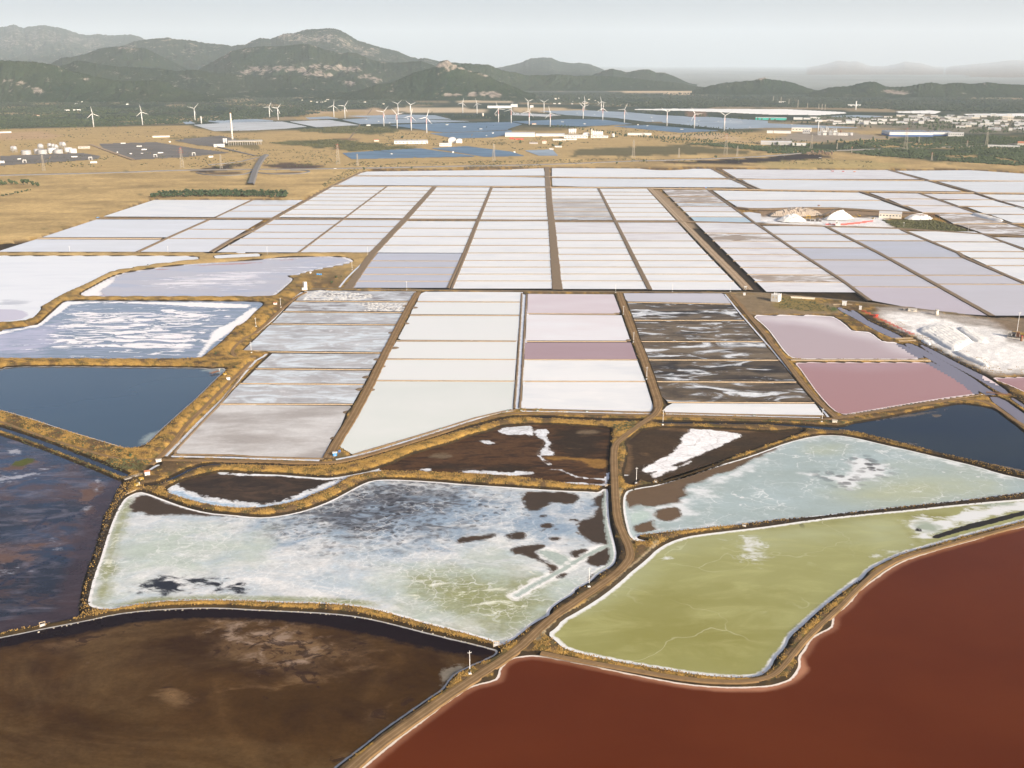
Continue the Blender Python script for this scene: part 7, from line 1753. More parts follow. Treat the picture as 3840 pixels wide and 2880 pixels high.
truck('A1', 683, 655, 'white lorry on the highway left of the big bush', 'white_paint', 'white_paint', L=10); truck('A1', 1677, 634, 'white and blue lorry on the highway above the long pan', 'white_paint', 'blue_paint', L=10); truck('A1', 1885, 629, 'white van on the highway, right of the blue and white lorry', 'white_paint', 'white_paint', L=8)
car('A1', 993, 651, 'white car on the highway right of the big bush'); car('A1', 175, 666, 'dark blue car below the flyover', 'deep_blue'); car('A2', 420, 612, 'white car on the highway above the second long pan'); car('A2', 1075, 586, 'white car on the highway near the pylon'); car('A2', 165, 617, 'grey car on the highway left of the pan road', 'steel')
car('A3', 140, 544, 'white car on the burnt strip road at the right'); truck('A3', 450, 560, 'white lorry beside the brown dry trees', 'white_paint', 'white_paint', L=10); car('A3', 565, 563, 'white car right of the brown dry trees'); car('A2', 1608, 645, 'blue car on the field track above the pans', 'blue_paint'); car('A1', 752, 738, 'small blue car on the dike beside the far long pan', 'blue_paint')
def excavator(t, x, y, label, rz=0.0):
    b3 = spot(tp(t, x, y)); r = thing('excavator', label, 'excavator', b3, face(b3) + rz)
    for s in (-1, 1):
        m = MB(); m.box(-2.2, 2.2, s * 1.3 - .35, s * 1.3 + .35, 0, .95, .2); m.build('track', K['rubber'], r)
    m = MB(); m.box(-1.9, 2.4, -1.3, 1.3, 1.0, 2.3, .1); m.build('body', K['yellow_paint'], r)
    m = MB(); m.box(-1.7, -.2, -1.2, 0, 2.31, 3.6, .1); m.build('cab', K['glass'], r)
    m = MB(); m.tube((-1.5, .5, 2.0), (-4.8, .5, 5.2), .4, .3, 6); m.build('boom', K['yellow_paint'], r)
    m = MB(); m.tube((-4.8, .5, 5.2), (-7.2, .5, 2.2), .3, .22, 6); m.build('stick', K['yellow_paint'], r)
    m = MB(); m.box(-8.0, -6.6, -.1, 1.1, 1.0, 2.2, .25); m.build('bucket', K['dark_steel'], r)
excavator('A3', 790, 1062, 'yellow excavator in front of the white cone of salt'); excavator('A3', 905, 1084, 'yellow excavator left of the cream salt works hall', 2.6)

# ------------------------------------------------------------------ salt heaps
def heap(name, label, cat, s, h, mat, ridge=0.0, seed=0, step=1.6, power=.75, z0=0.0, furrow=0.0, cone=False):
    q = g2(chaikin(px(s), 1))
    c = q.mean(0)
    x0, y0 = q.min(0) - 1; x1, y1 = q.max(0) + 1
    nx, ny = int((x1 - x0) / step) + 2, int((y1 - y0) / step) + 2
    X, Y = np.meshgrid(x0 + np.arange(nx) * step, y0 + np.arange(ny) * step)
    P = np.stack([X.ravel(), Y.ravel()], 1)
    d = -sdf_into(P, q)
    Z = np.where(d > 0, np.minimum(d * power, h * (1 - np.exp(-np.maximum(d, 0) * power * 1.3 / h)) * 1.15), -.6)
    if cone: Z = np.where(d > 0, d * power, -.6)
    Z = Z * (1 + ridge * (fbm(P[:, 0] / 7, P[:, 1] / 7, 4, 200 + seed) - .5) * 2) + furrow * np.where(d > 0, np.sin(P[:, 0] * 1.1 + 3 * fbm(P[:, 0] / 9, P[:, 1] / 9, 2, seed)) * np.clip(d / 4, 0, 1), 0)
    i0 = (np.arange(ny - 1)[:, None] * nx + np.arange(nx - 1)[None, :]).ravel()
    F = np.stack([i0, i0 + 1, i0 + nx + 1, i0 + nx], 1)
    F = F[(d[F] > -step * 1.2).all(1)]
    u, inv = np.unique(F, return_inverse=True)
    V = np.stack([P[u, 0] - c[0], P[u, 1] - c[1], Z[u]], 1)
    o = link(name, np_mesh(name, V, inv.reshape(F.shape), mat, smooth=False))
    o.location = (c[0], c[1], z0)
    tag(o, label, cat)
    return o
heap('salt_heap', 'white pointed salt cone under the conveyor', 'salt heap', "A3 470,1082 560,1060 640,1055 740,1070 735,1085 640,1092 520,1092", 15, K['salt'], .16, 1, 2.0, .72, cone=True)
heap('salt_heap', 'low white salt heap at the left of the conveyor machine', 'salt heap', "A3 55,1095 150,1062 260,1058 330,1090 320,1112 160,1112", 9, K['salt'], .25, 2, 2.0, .6)
heap('dirty_salt_heap', 'long grey brown heap of dirty salt behind the white ones', 'salt heap', "A3 -20,1058 80,1020 250,1008 420,1022 480,1045 350,1062 150,1062", 11, K['dirty_salt'], .3, 3, 2.5, .5, furrow=.6)
heap('salt_heap', 'low white heap right of the cream hall', 'salt heap', "A3 1170,1075 1260,1052 1370,1055 1440,1085 1320,1092 1220,1090", 7, K['salt'], .35, 4, 2.0, .6)
heap('salt_heap', 'narrow white salt ridge on the brown drained pan', 'salt heap', "A3 1740,1045 1800,1040 1950,1075 2055,1105 2010,1112 1850,1080", 5, K['salt'], .15, 5, 2.0, .7)
heap('salt_heap', 'large flat topped white salt heap with furrows in the salt yard', 'salt heap', "B3 1265,790 1400,740 1540,745 1650,790 1780,880 1740,900 1650,960 1600,965 1500,925 1400,850", 3.6, K['salt'], .22, 6, .9, .9, 0.3, furrow=.10)
heap('salt_heap', 'long rear white salt ridge in the salt yard', 'salt heap', "B3 1620,770 1700,755 1800,820 1920,880 1880,900 1780,885 1690,840", 3.2, K['salt'], .15, 7, .9, .9, 0.3, furrow=.1)
heap('salt_heap', 'small near white salt ridge in the salt yard', 'salt heap', "B3 1590,975 1640,965 1740,1010 1850,1050 1930,1100 1880,1108 1760,1060 1650,1010", 3.6, K['salt'], .2, 8, .9, .9, 0.3)
heap('salt_heap', 'tiny salt remnant on the canal bank of the salt yard', 'salt heap', "B3 1310,870 1360,868 1420,900 1400,920 1340,895", 2.0, K['salt'], .3, 9, .9, .9, 0.3)
# broken salt slabs lying on the top strip pans
rs = np.random.RandomState(9)
def slabs(s, n, label, seed, keepf=None):
    q = px(s); rs = np.random.RandomState(seed)
    P = np.stack([rs.uniform(q[:, 0].min(), q[:, 0].max(), n * 3), rs.uniform(q[:, 1].min(), q[:, 1].max(), n * 3)], 1)
    P = P[inside(P, q)][:n]; G = g2(P)
    blobs('salt_slabs', np.column_stack([G, np.full(len(G), .02)]), rs.uniform(.5, 2.8, len(G)), rs.uniform(.15, .55, len(G)), K['salt'], 6)
slabs("B1 410,520 430,480 520,432 600,436 760,450 1000,470 990,500 900,515 700,524", 420, '', 1)
slabs("B1 940,615 960,575 840,550 1000,540 1310,545 1300,600 1270,615", 240, '', 2)

# ------------------------------------------------------------------ trees
def crown_mesh(name, seed, mat, conic=0.0):
    rs = np.random.RandomState(seed)
    V, F = [], []
    nb = 9
    for i in range(nb):
        a = rs.uniform(0, 6.28); z = rs.uniform(.30, .92) if i else .6
        rr = (1 - conic * (z - .25)) * .27 * math.sqrt(rs.rand()) if i else 0
        cx, cy = rr * math.cos(a), rr * math.sin(a)
        s = rs.uniform(.13, .22) * (1 - conic * .6 * (z - .3))
        k = len(V); n = 6
        for q, (r0, dz) in enumerate(((.55, -.9), (1.0, -.2), (.75, .6))):
            for j in range(n):
                t = 2 * math.pi * j / n + q * .4; jr = s * r0 * rs.uniform(.7, 1.3)
                V.append((cx + jr * math.cos(t), cy + jr * math.sin(t), z + s * dz * rs.uniform(.7, 1.2)))
        V.append((cx, cy, z + s * 1.1)); V.append((cx, cy, z - s * 1.1))
        for q in range(2):
            for j in range(n):
                j2 = (j + 1) % n
                F += [(k + q * n + j, k + q * n + j2, k + (q + 1) * n + j2, k + (q + 1) * n + j)]
        for j in range(n):
            j2 = (j + 1) % n
            F += [(k + 2 * n + j, k + 2 * n + j2, k + 3 * n), (k + j2, k + j, k + 3 * n + 1)]
    me = bpy.data.meshes.new(name); me.from_pydata(V, [], F); me.materials.append(M[mat]); me.update()
    return me
CR = {'pine': [crown_mesh('crown', 10 + i, 'leaf_pine', .7) for i in range(4)], 'round': [crown_mesh('crown', 30 + i, 'leaf') for i in range(4)], 'dry': [crown_mesh('crown', 50 + i, 'burnt') for i in range(2)], 'bush': [crown_mesh('foliage', 60 + i, 'leaf') for i in range(3)]}
TM = MB().tube((0, 0, -.08), (0, 0, .5), .035, .02, 6)
for k_ in range(3):
    a = k_ * 2.1; TM.tube((0, 0, .34 + .04 * k_), (.16 * math.cos(a), .16 * math.sin(a), .58 + .04 * k_), .016, .008, 5)
TM = TM.mesh('trunk', M['bark'])
def tree(g, h, wf, kind, label, group=None, name='tree', cat='tree'):
    z = gz(g[0], g[1])
    r = thing(name, label, cat, (g[0], g[1], z), rnd.uniform(0, 6.28), group)
    r.scale = (h * wf, h * wf, h)
    link('trunk', TM, r); link('crown', rnd.choice(CR[kind]), r)
ORD = ['first', 'second', 'third', 'fourth', 'fifth', 'sixth', 'seventh', 'eighth', 'ninth', 'tenth', 'eleventh', 'twelfth', 'thirteenth', 'fourteenth', 'fifteenth', 'sixteenth', 'seventeenth', 'eighteenth', 'nineteenth', 'twentieth']
ORD += [a_ + '-' + b_ for a_ in ('twenty', 'thirty', 'forty', 'fifty', 'sixty', 'seventy') for b_ in ORD[:9]]
def tree_line(s, n, h, wf, kind, label, group, name='tree', spread=1.5, rows=1):
    p = px(s); L = np.concatenate([[0], np.cumsum(np.hypot(*np.diff(p, axis=0).T))])
    for k in range(n):
        u = L[-1] * (k + rnd.uniform(.1, .9)) / n
        q = np.array([np.interp(u, L, p[:, 0]), np.interp(u, L, p[:, 1]) + rnd.uniform(-spread, spread)])
        tree(g2(q)[0], h * rnd.uniform(.75, 1.2), wf * rnd.uniform(.85, 1.15), kind, ORD[k] + ' ' + label, group, name)
tree_line("A0 1300,900 1700,893 2212,895 A1 270,897", 70, 11, 1.7, 'pine', 'pine from the left in the front of the dark row by the white pan', 'front pines of the dark row', 'pine_tree', 2)
tree_line("A0 1370,878 1700,868 2212,872 A1 260,880", 70, 12, 1.7, 'pine', 'pine from the left in the rear of the dark row by the white pan', 'rear pines of the dark row', 'pine_tree', 3)
for i, (x, y, h) in enumerate(((12, 795, 15), (45, 792, 12), (95, 790, 18), (140, 793, 14), (205, 792, 17), (240, 795, 18), (285, 798, 15), (325, 806, 14))):
    tree(W('A0 %d,%d' % (x, y))[0], h, 1.2, 'round', 'broad dark tree, %s from the left in the clump at the left edge' % ('first', 'second', 'third', 'fourth', 'fifth', 'sixth', 'seventh', 'eighth')[i], 'trees of the left clump', 'broad_tree')
tree_line("A0 10,892 80,880 200,855 270,838", 16, 5, 1.5, 'round', 'low bush from the left in the hedge at the left edge', 'hedge bushes at the left edge', 'bush', 1)
tree_line("A2 1090,385 1300,395 1500,412 1740,428", 40, 14, .9, 'pine', 'pine from the left in the belt above the green brown field', 'pines of the middle belt', 'pine_tree', 3)
tree_line("A2 1460,378 1700,365 1900,352 2080,345", 30, 15, .9, 'pine', 'pine from the left in the dense belt under the last turbines', 'pines of the upper belt', 'pine_tree', 4)
tree_line("A3 0,455 300,470 600,440 900,420 1250,415 1600,400 2000,385", 46, 16, 1.0, 'round', 'dark tree from the left in the long belt before the warehouses', 'trees of the long right belt', 'broad_tree', 6)
tree_line("A2 300,300 480,298 640,325 820,345 980,372", 28, 13, 1.0, 'round', 'dark tree from the left in the belt behind the grain plant', 'trees behind the grain plant', 'broad_tree', 3)
tree_line("A2 1000,160 1300,182 1600,200 1900,225 2212,240 A3 500,275 900,300", 46, 14, 1.1, 'round', 'dark tree from the left in the line behind the solar fields', 'trees between solar field and estate', 'broad_tree', 2)
tree_line("A2 1280,268 1500,280 1700,298 1960,318", 26, 8, 1.1, 'round', 'small bush from the left in the row along the solar fields', 'bushes along the right solar fields', 'bush', 1)
tree_line("A3 320,535 450,530 560,540", 12, 14, 1.0, 'dry', 'brown dry tree from the left beside the burnt strip', 'brown dry trees', 'dry_tree', 3)
tree_line("A1 1500,175 1700,198 1900,210 2000,215 2212,185 A2 90,192", 22, 11, 1.1, 'round', 'dark tree from the left around the farm behind blue panels', 'trees around the farm', 'broad_tree', 4)
for x, y, t, h, lab in ((935, 662, 'A1', 10, 'big round bush at the corner of the far long pan'), (1347, 652, 'A1', 9, 'round bush on the highway bank, mirrored in the long pan'), (415, 452, 'A2', 17, 'right one of two round trees above the straw field'), (355, 462, 'A2', 14, 'left one of two round trees above the straw field'), (70, 434, 'A2', 14, 'round tree left of the cream villa'), (1760, 562, 'A2', 11, 'lone dark tree below the tallest pylon'), (905, 612, 'A2', 8, 'round bush on the bank above the second long pan'), (1137, 592, 'A2', 9, 'bush at the left end of the low bridge'), (1263, 392, 'A1', 15, 'tall dark tree behind the long grey factory'), (1622, 425, 'A1', 10, 'dark tree left of the barrel hangars'), (985, 375, 'A2', 15, 'dark tree at the left end of the white sheds'),
                       (2140, 778, 'A0', 8, 'bush at the foot of the flyover road')):
    tree(W('%s %d,%d' % (t, x, y))[0], h, 1.4, 'round', lab, None, 'broad_tree' if h > 9 else 'bush', 'tree' if h > 9 else 'bush')
for x, y, t, w_, h, lab in ((690, 325, 'B1', 1.5, 4.2, 'large dark bush beside the blue barrels'), (735, 318, 'B1', 1.2, 2.6, 'small dark bush right of the large one by the barrels'), (655, 372, 'B1', 1.5, 4.4, 'dark bush below the large one on the grassy corner'), (570, 342, 'B1', 1.5, 2.0, 'low bush left of the dark pair on the grassy corner'), (520, 375, 'B1', 2.2, 1.8, 'flat olive bush above the mottled strip'), (1130, 505, 'C0', 1.5, 3.4, 'single dark round bush on the earth bank by the slate pond'), (660, 643, 'B3', 1.8, 3.4, 'round green bush beside the brine canal'), (727, 672, 'B3', 1.5, 2.2, 'small green bush on the canal bank'), (1865, 1000, 'B0', 2.0, 2.2, 'dark green bush on the dike fork by the striped pond'), (2030, 1120, 'B0', 1.5, 2.2, 'dark bush on the corner of the slate pond'), (1278, 220, 'B0', 1.6, 2.4, 'dark bush on the dike between white and lilac ponds'), (1155, 247, 'B0', 1.6, 1.8, 'small bush left of the dark one between white and lilac ponds'), (990, 232, 'C2', 1.5, 2.0, 'dark bush in the grass by the dirt road bend'), (1052, 762, 'C2', 1.8, 1.6, 'green bush at the foot of the pole by the road')):
    tree(W('%s %d,%d' % (t, x, y), 1.5)[0], h, w_, 'bush', lab, None, 'bush', 'bush')

# ------------------------------------------------------------------ saltworks buildings and gear
def local(t, x, y):
    b3 = spot(tp(t, x, y)); return b3, m_per_px(b3)
b3, k_ = local('B1', 432, 436)
r = thing('pump_tower', 'tall white tower with a low annex at the top of the mottled strip', 'tower', b3, face(b3) + .5)
w_ = 26 * k_; h_ = h_from(None, T2('B1', 432, 366), b3)
m = MB(); m.box(-w_ / 2, w_ / 2, 0, w_, -1, h_); wl = m.build('wall', K['white_wall'], r)
m = MB(); m.box(-w_ / 2 - .2, w_ / 2 + .2, -.2, w_ + .2, h_ + .01, h_ + .5); m.build('roof', K['cream_wall'], r)
m = MB(); m.box(-w_ / 2 - w_ * .75, -w_ / 2 - .01, 0, w_ * .8, -1, h_ * .3); an = m.build('annex', K['white_wall'], r)
m = MB(); m.box(-w_ / 2 - w_ * .78, -w_ / 2 - .02, -.1, w_ * .83, h_ * .3 + .01, h_ * .3 + .3); m.build('annex_roof', K['cream_wall'], an)
for z in (.35, .62):
    m = MB(); m.box(-w_ * .12, w_ * .12, -.1, .1, h_ * z, h_ * z + 1.2); m.build('window', K['glass'], wl)
b3, k_ = local('B3', 55, 533)
r = thing('crenellated_house', 'white cube house with battlements beside the grassy yard', 'house', b3, face(b3) - .35)
w_ = 66 * k_; h_ = h_from(None, T2('B3', 55, 475), b3)
m = MB(); m.box(-w_ / 2, w_ / 2, 0, w_ * 1.1, -1, h_); wl = m.build('wall', K['white_wall'], r)
for i in range(4):
    for yy in (0, w_ * 1.1 - .8):
        x = -w_ / 2 + (w_ - 1.0) * i / 3; m = MB(); m.box(x, x + 1.0, yy, yy + .8, h_ + .01, h_ + 1.2); m.build('battlement', K['white_wall'], r)
for x in (-w_ * .2, w_ * .2):
    m = MB(); m.box(x - .5, x + .5, -.12, .1, h_ * .5, h_ * .75); m.build('window', K['yellow_paint'], wl)
m = MB(); m.tube((-w_ * .3, w_ * .6, h_), (-w_ * .3, w_ * .6, h_ + 2.2), .5, None, 8); m.build('chimney', K['white_wall'], r)
building('shed', 'small white shed with red roof edge beside a pole on the left road', 'shed', 'B1', 152, 182, 558, 543, 5, 'white_wall', 'gable', 'roof_tile', 1)
building('sluice_hut', 'white sluice hut with red roof at the canal crossing', 'hut', 'C0', 1254, 1296, 650, 620, 4, 'white_wall', 'gable', 'roof_tile', 0, True)
building('concrete_block', 'low white concrete culvert head by the dirt crossing', 'culvert', 'C0', 1352, 1396, 550, 538, 1.6, 'white_wall', 'flat', 'concrete', 0)
building('shed', 'low beige shed with dark side at the back of the salt yard', 'shed', 'B3', 1212, 1282, 618, 600, 6, 'cream_wall', 'flat', 'concrete', 1, True); building('shed', 'small dark open shed left of the beige one at the salt yard', 'shed', 'B3', 1170, 1208, 608, 592, 5, 'concrete', 'flat', 'roof_brown', 0)
building('hut', 'white upright hut at the start of the red conveyor parts', 'hut', 'B3', 786, 807, 602, 576, 4, 'white_wall', 'flat', 'roof_white', 0, True); building('pump_house', 'white pump house with wooden decks over the canal head', 'hut', 'B3', 640, 676, 566, 535, 5, 'white_wall', 'flat', 'roof_white', 0, True)
shaft('B3', 1455, 648, 1455, 608, 30, 'round beige water tank at the edge of the salt yard', 'water_tank', 'tank', ('cream_wall', 'concrete'), 1, 1)
building('kiosk', 'small booth with white roof and bright blue walls at the strip corner', 'kiosk', 'C1', 666, 701, 489, 459, 2.4, 'blue_paint', 'flat', 'roof_white', 0, True)
b3, k_ = local('C1', 722, 462); r = thing('notice_board', 'dark blue board on two posts behind the blue booth', 'board', b3, face(b3) + .5)
m = MB(); m.box(-1.3, 1.3, -.06, .06, 1.2, 3.6); m.build('panel', K['deep_blue'], r)
for s in (-1, 1):
    m = MB(); m.box(s * 1.1 - .08, s * 1.1 + .08, .07, .2, -.4, 3.5); m.build('post', K['steel'], r)
for i, x in enumerate((529, 545, 561)):
    b3, k_ = local('B1', x, 303); r = thing('blue_barrel', 'bright blue round tank, %s of three on the grassy corner' % ('left one', 'middle one', 'right one')[i], 'tank', b3, 0, 'blue tanks on the grassy corner')
    q = 7.5 * k_; m = MB(); m.lathe([(q, -.2), (q, q * 1.3), (q * .8, q * 1.6), (q * .2, q * 1.75)], 14); m.build('shell', K['blue_paint'], r, True)
    m = MB(); m.tube((0, 0, q * 1.74), (0, 0, q * 1.95), q * .25, None, 8); m.build('lid', K['white_paint'], r)
cabin_at('B1', 472, 288, 13, 9, 'tiny red roofed pump hut left of the blue tanks', 'white_wall', None, 'hut', 'hut')
# wooden bridges and sluices
def planks(name, label, cat, t, p0, p1, width, n, mat='wood', z=1.6, rails=True, posts=2):
    a = np.array(spot(tp(t, *p0))); b_ = np.array(spot(tp(t, *p1))); L = float(np.hypot(*(b_ - a)[:2])); ang = math.atan2(b_[1] - a[1], b_[0] - a[0])
    c = (a + b_) / 2; r = thing(name, label, cat, (c[0], c[1], 0), ang)
    me = MB(); pw = L / n; me.box(-pw * .46, pw * .46, -width / 2, width / 2, z, z + .18); me = me.mesh('plank', K[mat])
    for i in range(n):
        o = link('plank', me, r); o.location = (-L / 2 + pw * (i + .5), 0, 0)
    for s in (-1, 1):
        m = MB(); m.box(-L / 2, L / 2, s * width * .42 - .15, s * width * .42 + .15, z - .35, z - .01); m.build('beam', K[mat], r)
        if rails:
            m = MB(); m.box(-L / 2, L / 2, s * width * .5 - .06, s * width * .5 + .06, z + 1.0, z + 1.12); m.build('rail', K[mat], r)
            for i in range(posts + 1):
                x = -L / 2 + L * i / posts; m = MB(); m.box(x - .09, x + .09, s * width * .5 - .09, s * width * .5 + .09, -1.2, z + 1.0); m.build('post', K[mat], r)
planks('footbridge', 'pale wooden footbridge over the brine canal below the red conveyor', 'bridge', 'B3', (1100, 858), (1250, 853), 2.0, 14); planks('footbridge', 'lower pale wooden footbridge beside the canal one, near the salt yard', 'bridge', 'B3', (1130, 880), (1275, 872), 2.0, 14)
planks('footbridge', 'rusty red footbridge over the brine canals at the blue pond corner', 'bridge', 'B3', (1885, 1336), (2095, 1342), 2.0, 18, 'rust'); planks('jetty', 'grey metal gangway over the canal at the red roofed sluice hut', 'bridge', 'C0', (1080, 690), (1250, 630), 2.2, 14, 'concrete', 2.0)
planks('walkway', 'pale plank walkway at the upper tip of the mottled pan', 'bridge', 'C0', (1080, 822), (1220, 772), 1.4, 10, 'wood', 1.6, False); planks('jetty', 'low wooden deck at the head of the brine canal', 'bridge', 'B3', (560, 562), (640, 560), 3.5, 8, 'wood'); planks('jetty', 'plank deck right of the white pump house', 'bridge', 'B3', (676, 558), (728, 562), 2.4, 6, 'wood')
planks('road_bridge', 'low grey bridge of the highway over the burnt river bed', 'bridge', 'A2', (1165, 590), (1330, 590), 12, 12, 'concrete', 3.4, False)
def sluice(t, x, y, label, mat='green_paint', s_=1.0):
    b3, k_ = local(t, x, y); r = thing('sluice_gate', label, 'sluice gate', b3, face(b3) + .1)
    for q in (-1, 1):
        m = MB(); m.box(q * 1.1 * s_ - .14, q * 1.1 * s_ + .14, -.14, .14, -1, 1.9 * s_); m.build('post', K[mat], r)
    m = MB(); m.box(-1.3 * s_, 1.3 * s_, -.17, .17, 1.9 * s_ + .01, 2.15 * s_); m.build('crossbeam', K[mat], r)
    m = MB(); m.box(-.95 * s_, .95 * s_, -.07, .07, -.6, 1.1 * s_); m.build('gate', K['steel'], r)
    m = MB(); m.tube((0, 0, 1.1 * s_), (0, 0, 2.7 * s_), .06, None, 6); m.build('spindle', K['dark_steel'], r)
for a_ in [('C1', 1595, 258, 'dark green sluice gate on the channel below the mint pan'), ('C1', 2172, 100, 'small sluice gate at the upper end of the white channel'), ('C2', 80, 96, 'green sluice gate at the foot of the salt channel between white strips'), ('C2', 222, 98, 'small sluice gate left of the middle one below the white pan'), ('C2', 648, 104, 'dark green sluice gate in the middle below the white pan'), ('C2', 2092, 140, 'dark green sluice gate below the last white pan before the rose pans'), ('B3', 1238, 1428, 'green sluice gate on the lower bank of the rose pan'), ('B3', 742, 1512, 'pale sluice gate at the lower left of the rose pan', 'white_paint'), ('D1', 2075, 602, 'timber sluice gate at the corner of the brown pond', 'wood', 1.6), ('D0', 368, 432, 'ladder like timber sluice in the bank of the violet lake', 'wood', 1.5), ('B1', 1910, 652, 'small sluice box in the dike between two white pans', 'white_paint'), ('B1', 1863, 873, 'small sluice box in the dike two pans lower', 'white_paint'), ('B1', 1825, 1030, 'small sluice box in the dike three pans lower', 'white_paint'), ('B1', 1710, 1217, 'small sluice box in the dike above the mint pan', 'white_paint'), ('B2', 620, 1224, 'small sluice box in the dike between the lowest white pans by the pink strip', 'white_paint'), ('B2', 590, 1036, 'small sluice box in the dike under the pink pan', 'white_paint'), ('B2', 2030, 1405, 'small sluice box above the last white pan of the mud strip', 'white_paint'), ('B2', 1912, 1226, 'small sluice box in the mud strip', 'wood'), ('B1', 800, 732, 'small sluice box in the mottled strip, upper', 'white_paint'), ('B1', 606, 971, 'small sluice box in the mottled strip, second', 'white_paint'), ('B1', 497, 1114, 'small sluice box in the mottled strip, third', 'white_paint'), ('B1', 398, 1247, 'small sluice box in the mottled strip, fourth', 'white_paint'), ('B1', 262, 1419, 'small sluice box in the mottled strip, lowest', 'white_paint'), ('C2', 815, 750, 'small sluice at the top of the winding channel', 'wood'), ('C2', 2005, 1085, 'pale timber sluice in the black dike between teal and green pans', 'wood', 1.3), ('C2', 1240, 725, 'little sluice in the grassy dike above the teal pan', 'wood')]:
    sluice(*a_)
def yellow_gear(t, x, y, label, s_=1.0):
    b3, k_ = local(t, x, y); r = thing('winch_frame', label, 'winch', b3, face(b3) + .4)
    for q in (-1, 1):
        for p in (-1, 1):
            m = MB(); m.box(q * 1.5 * s_ - .12, q * 1.5 * s_ + .12, p * 1.1 * s_ - .12, p * 1.1 * s_ + .12, -.5, 1.7 * s_); m.build('post', K['yellow_paint'], r)
    for z in (.8, 1.7):
        m = MB(); m.box(-1.7 * s_, 1.7 * s_, -1.3 * s_, -1.1 * s_, z * s_, z * s_ + .2); m.build('rail', K['yellow_paint'], r)
        m = MB(); m.box(-1.7 * s_, 1.7 * s_, 1.1 * s_, 1.3 * s_, z * s_, z * s_ + .2); m.build('rail', K['yellow_paint'], r)
    m = MB(); m.tube((-.9 * s_, 0, .5 * s_), (.9 * s_, 0, .5 * s_), .5 * s_, None, 10); m.build('drum', K['steel'], r)
yellow_gear('C0', 1222, 690, 'yellow railed winch frame beside the red roofed sluice hut'); yellow_gear('C0', 1185, 742, 'yellow winch frame with a post at the canal mouth', 1.1); yellow_gear('B0', 1945, 1168, 'yellow railing frame at the right bank of the slate pond', 1.1)
b3, k_ = local('C0', 1192, 745); r = thing('tarred_post', 'dark post standing behind the yellow winch frame', 'post', (b3[0] - 1.5, b3[1] + 3, b3[2]), 0); m = MB(); m.tube((0, 0, -.5), (0, 0, 5), .3, .25, 8); m.build('pole', K['dark_steel'], r); m = MB(); m.tube((1.6, .4, -.3), (1.6, .4, 2.4), .6, .5, 10); m.build('drum', K['grey_wall'], r)
building('pump_box', 'small white pump box on the bank of the slate pond', 'cabin', 'B0', 1960, 1988, 1212, 1195, 2.2, 'white_wall', 'flat', 'roof_white', 0)
planks('pump_deck', 'rusty pump deck standing in the corner of the slate pond', 'platform', 'B0', (1825, 1180), (1890, 1160), 4.0, 8, 'rust', 1.8); utility_pole('B0', 1900, 1150, 1897, 1112, 'small white pole on the pump deck of the slate pond')
# red conveyor sections lying on the canal bank
rr = random.Random(21)
for i in range(13):
    x = 830 + (1240 - 830) * i / 12; y = 620 + (815 - 620) * i / 12
    if 2 < i < 5: y += 6
    b3, k_ = local('B3', x, y); r = thing('conveyor_section', 'red lattice conveyor section lying in the heap along the canal, %s from its upper end' % ('first', 'second', 'third', 'fourth', 'fifth', 'sixth', 'seventh', 'eighth', 'ninth', 'tenth', 'eleventh', 'twelfth', 'thirteenth')[i], 'conveyor', b3, -.55 + rr.uniform(-.25, .25), 'red conveyor sections on the canal bank')
    L = 7.5
    for s in (-.7, .7):
        for z in (.4, 1.6):
            m = MB(); m.tube((-L / 2, s, z), (L / 2, s, z), .14, None, 5); m.build('chord', K['red_paint'], r)
    m = MB()
    for j in range(6):
        xa, xb = -L / 2 + L * j / 6, -L / 2 + L * (j + 1) / 6
        for s in (-.7, .7): m.tube((xa, s, .4), (xb, s, 1.6), .09, None, 4, False)
        m.tube((xa, -.7, 1.6), (xb, .7, 1.6), .09, None, 4, False)
    m.build('lacing', K['red_paint'], r)
b3, k_ = local('B3', 935, 664); r = thing('hopper', 'big bright red hopper lying on the heap of conveyor parts', 'hopper', b3, .3)
m = MB(); m.quadbox([(-1.2, -1.0, .3), (1.2, -1.0, .3), (1.2, 1.0, .3), (-1.2, 1.0, .3)], [(-2.6, -2.0, 3.4), (2.6, -2.0, 3.4), (2.6, 2.0, 3.4), (-2.6, 2.0, 3.4)]); m.build('funnel', K['red_paint'], r)
for s in (-1, 1):
    m = MB(); m.box(s * 1.6 - .15, s * 1.6 + .15, -1.4, 1.4, -.3, 1.4); m.build('leg', K['red_paint'], r)
for i in range(6):
    x = 560 + 300 * i / 5; y = 1138 - 26 * (i / 5) ** 2
    b3, k_ = local('A3', x, y); r = thing('conveyor_section', 'red conveyor section in the curved line below the salt cone, %s from the left' % ('first', 'second', 'third', 'fourth', 'fifth', 'sixth')[i], 'conveyor', b3, .12 * i - .1, 'red conveyor line at the salt cone')
    for s in (-1.2, 1.2):
        for z in (.6, 2.4):
            m = MB(); m.tube((-17, s, z), (17, s, z), .35, None, 5); m.build('chord', K['red_paint'], r)
    m = MB()
    for j in range(8): m.tube((-17 + 34 * j / 8, -1.2, .6), (-17 + 34 * (j + 1) / 8, -1.2, 2.4), .25, None, 4, False)
    m.build('lacing', K['red_paint'], r)
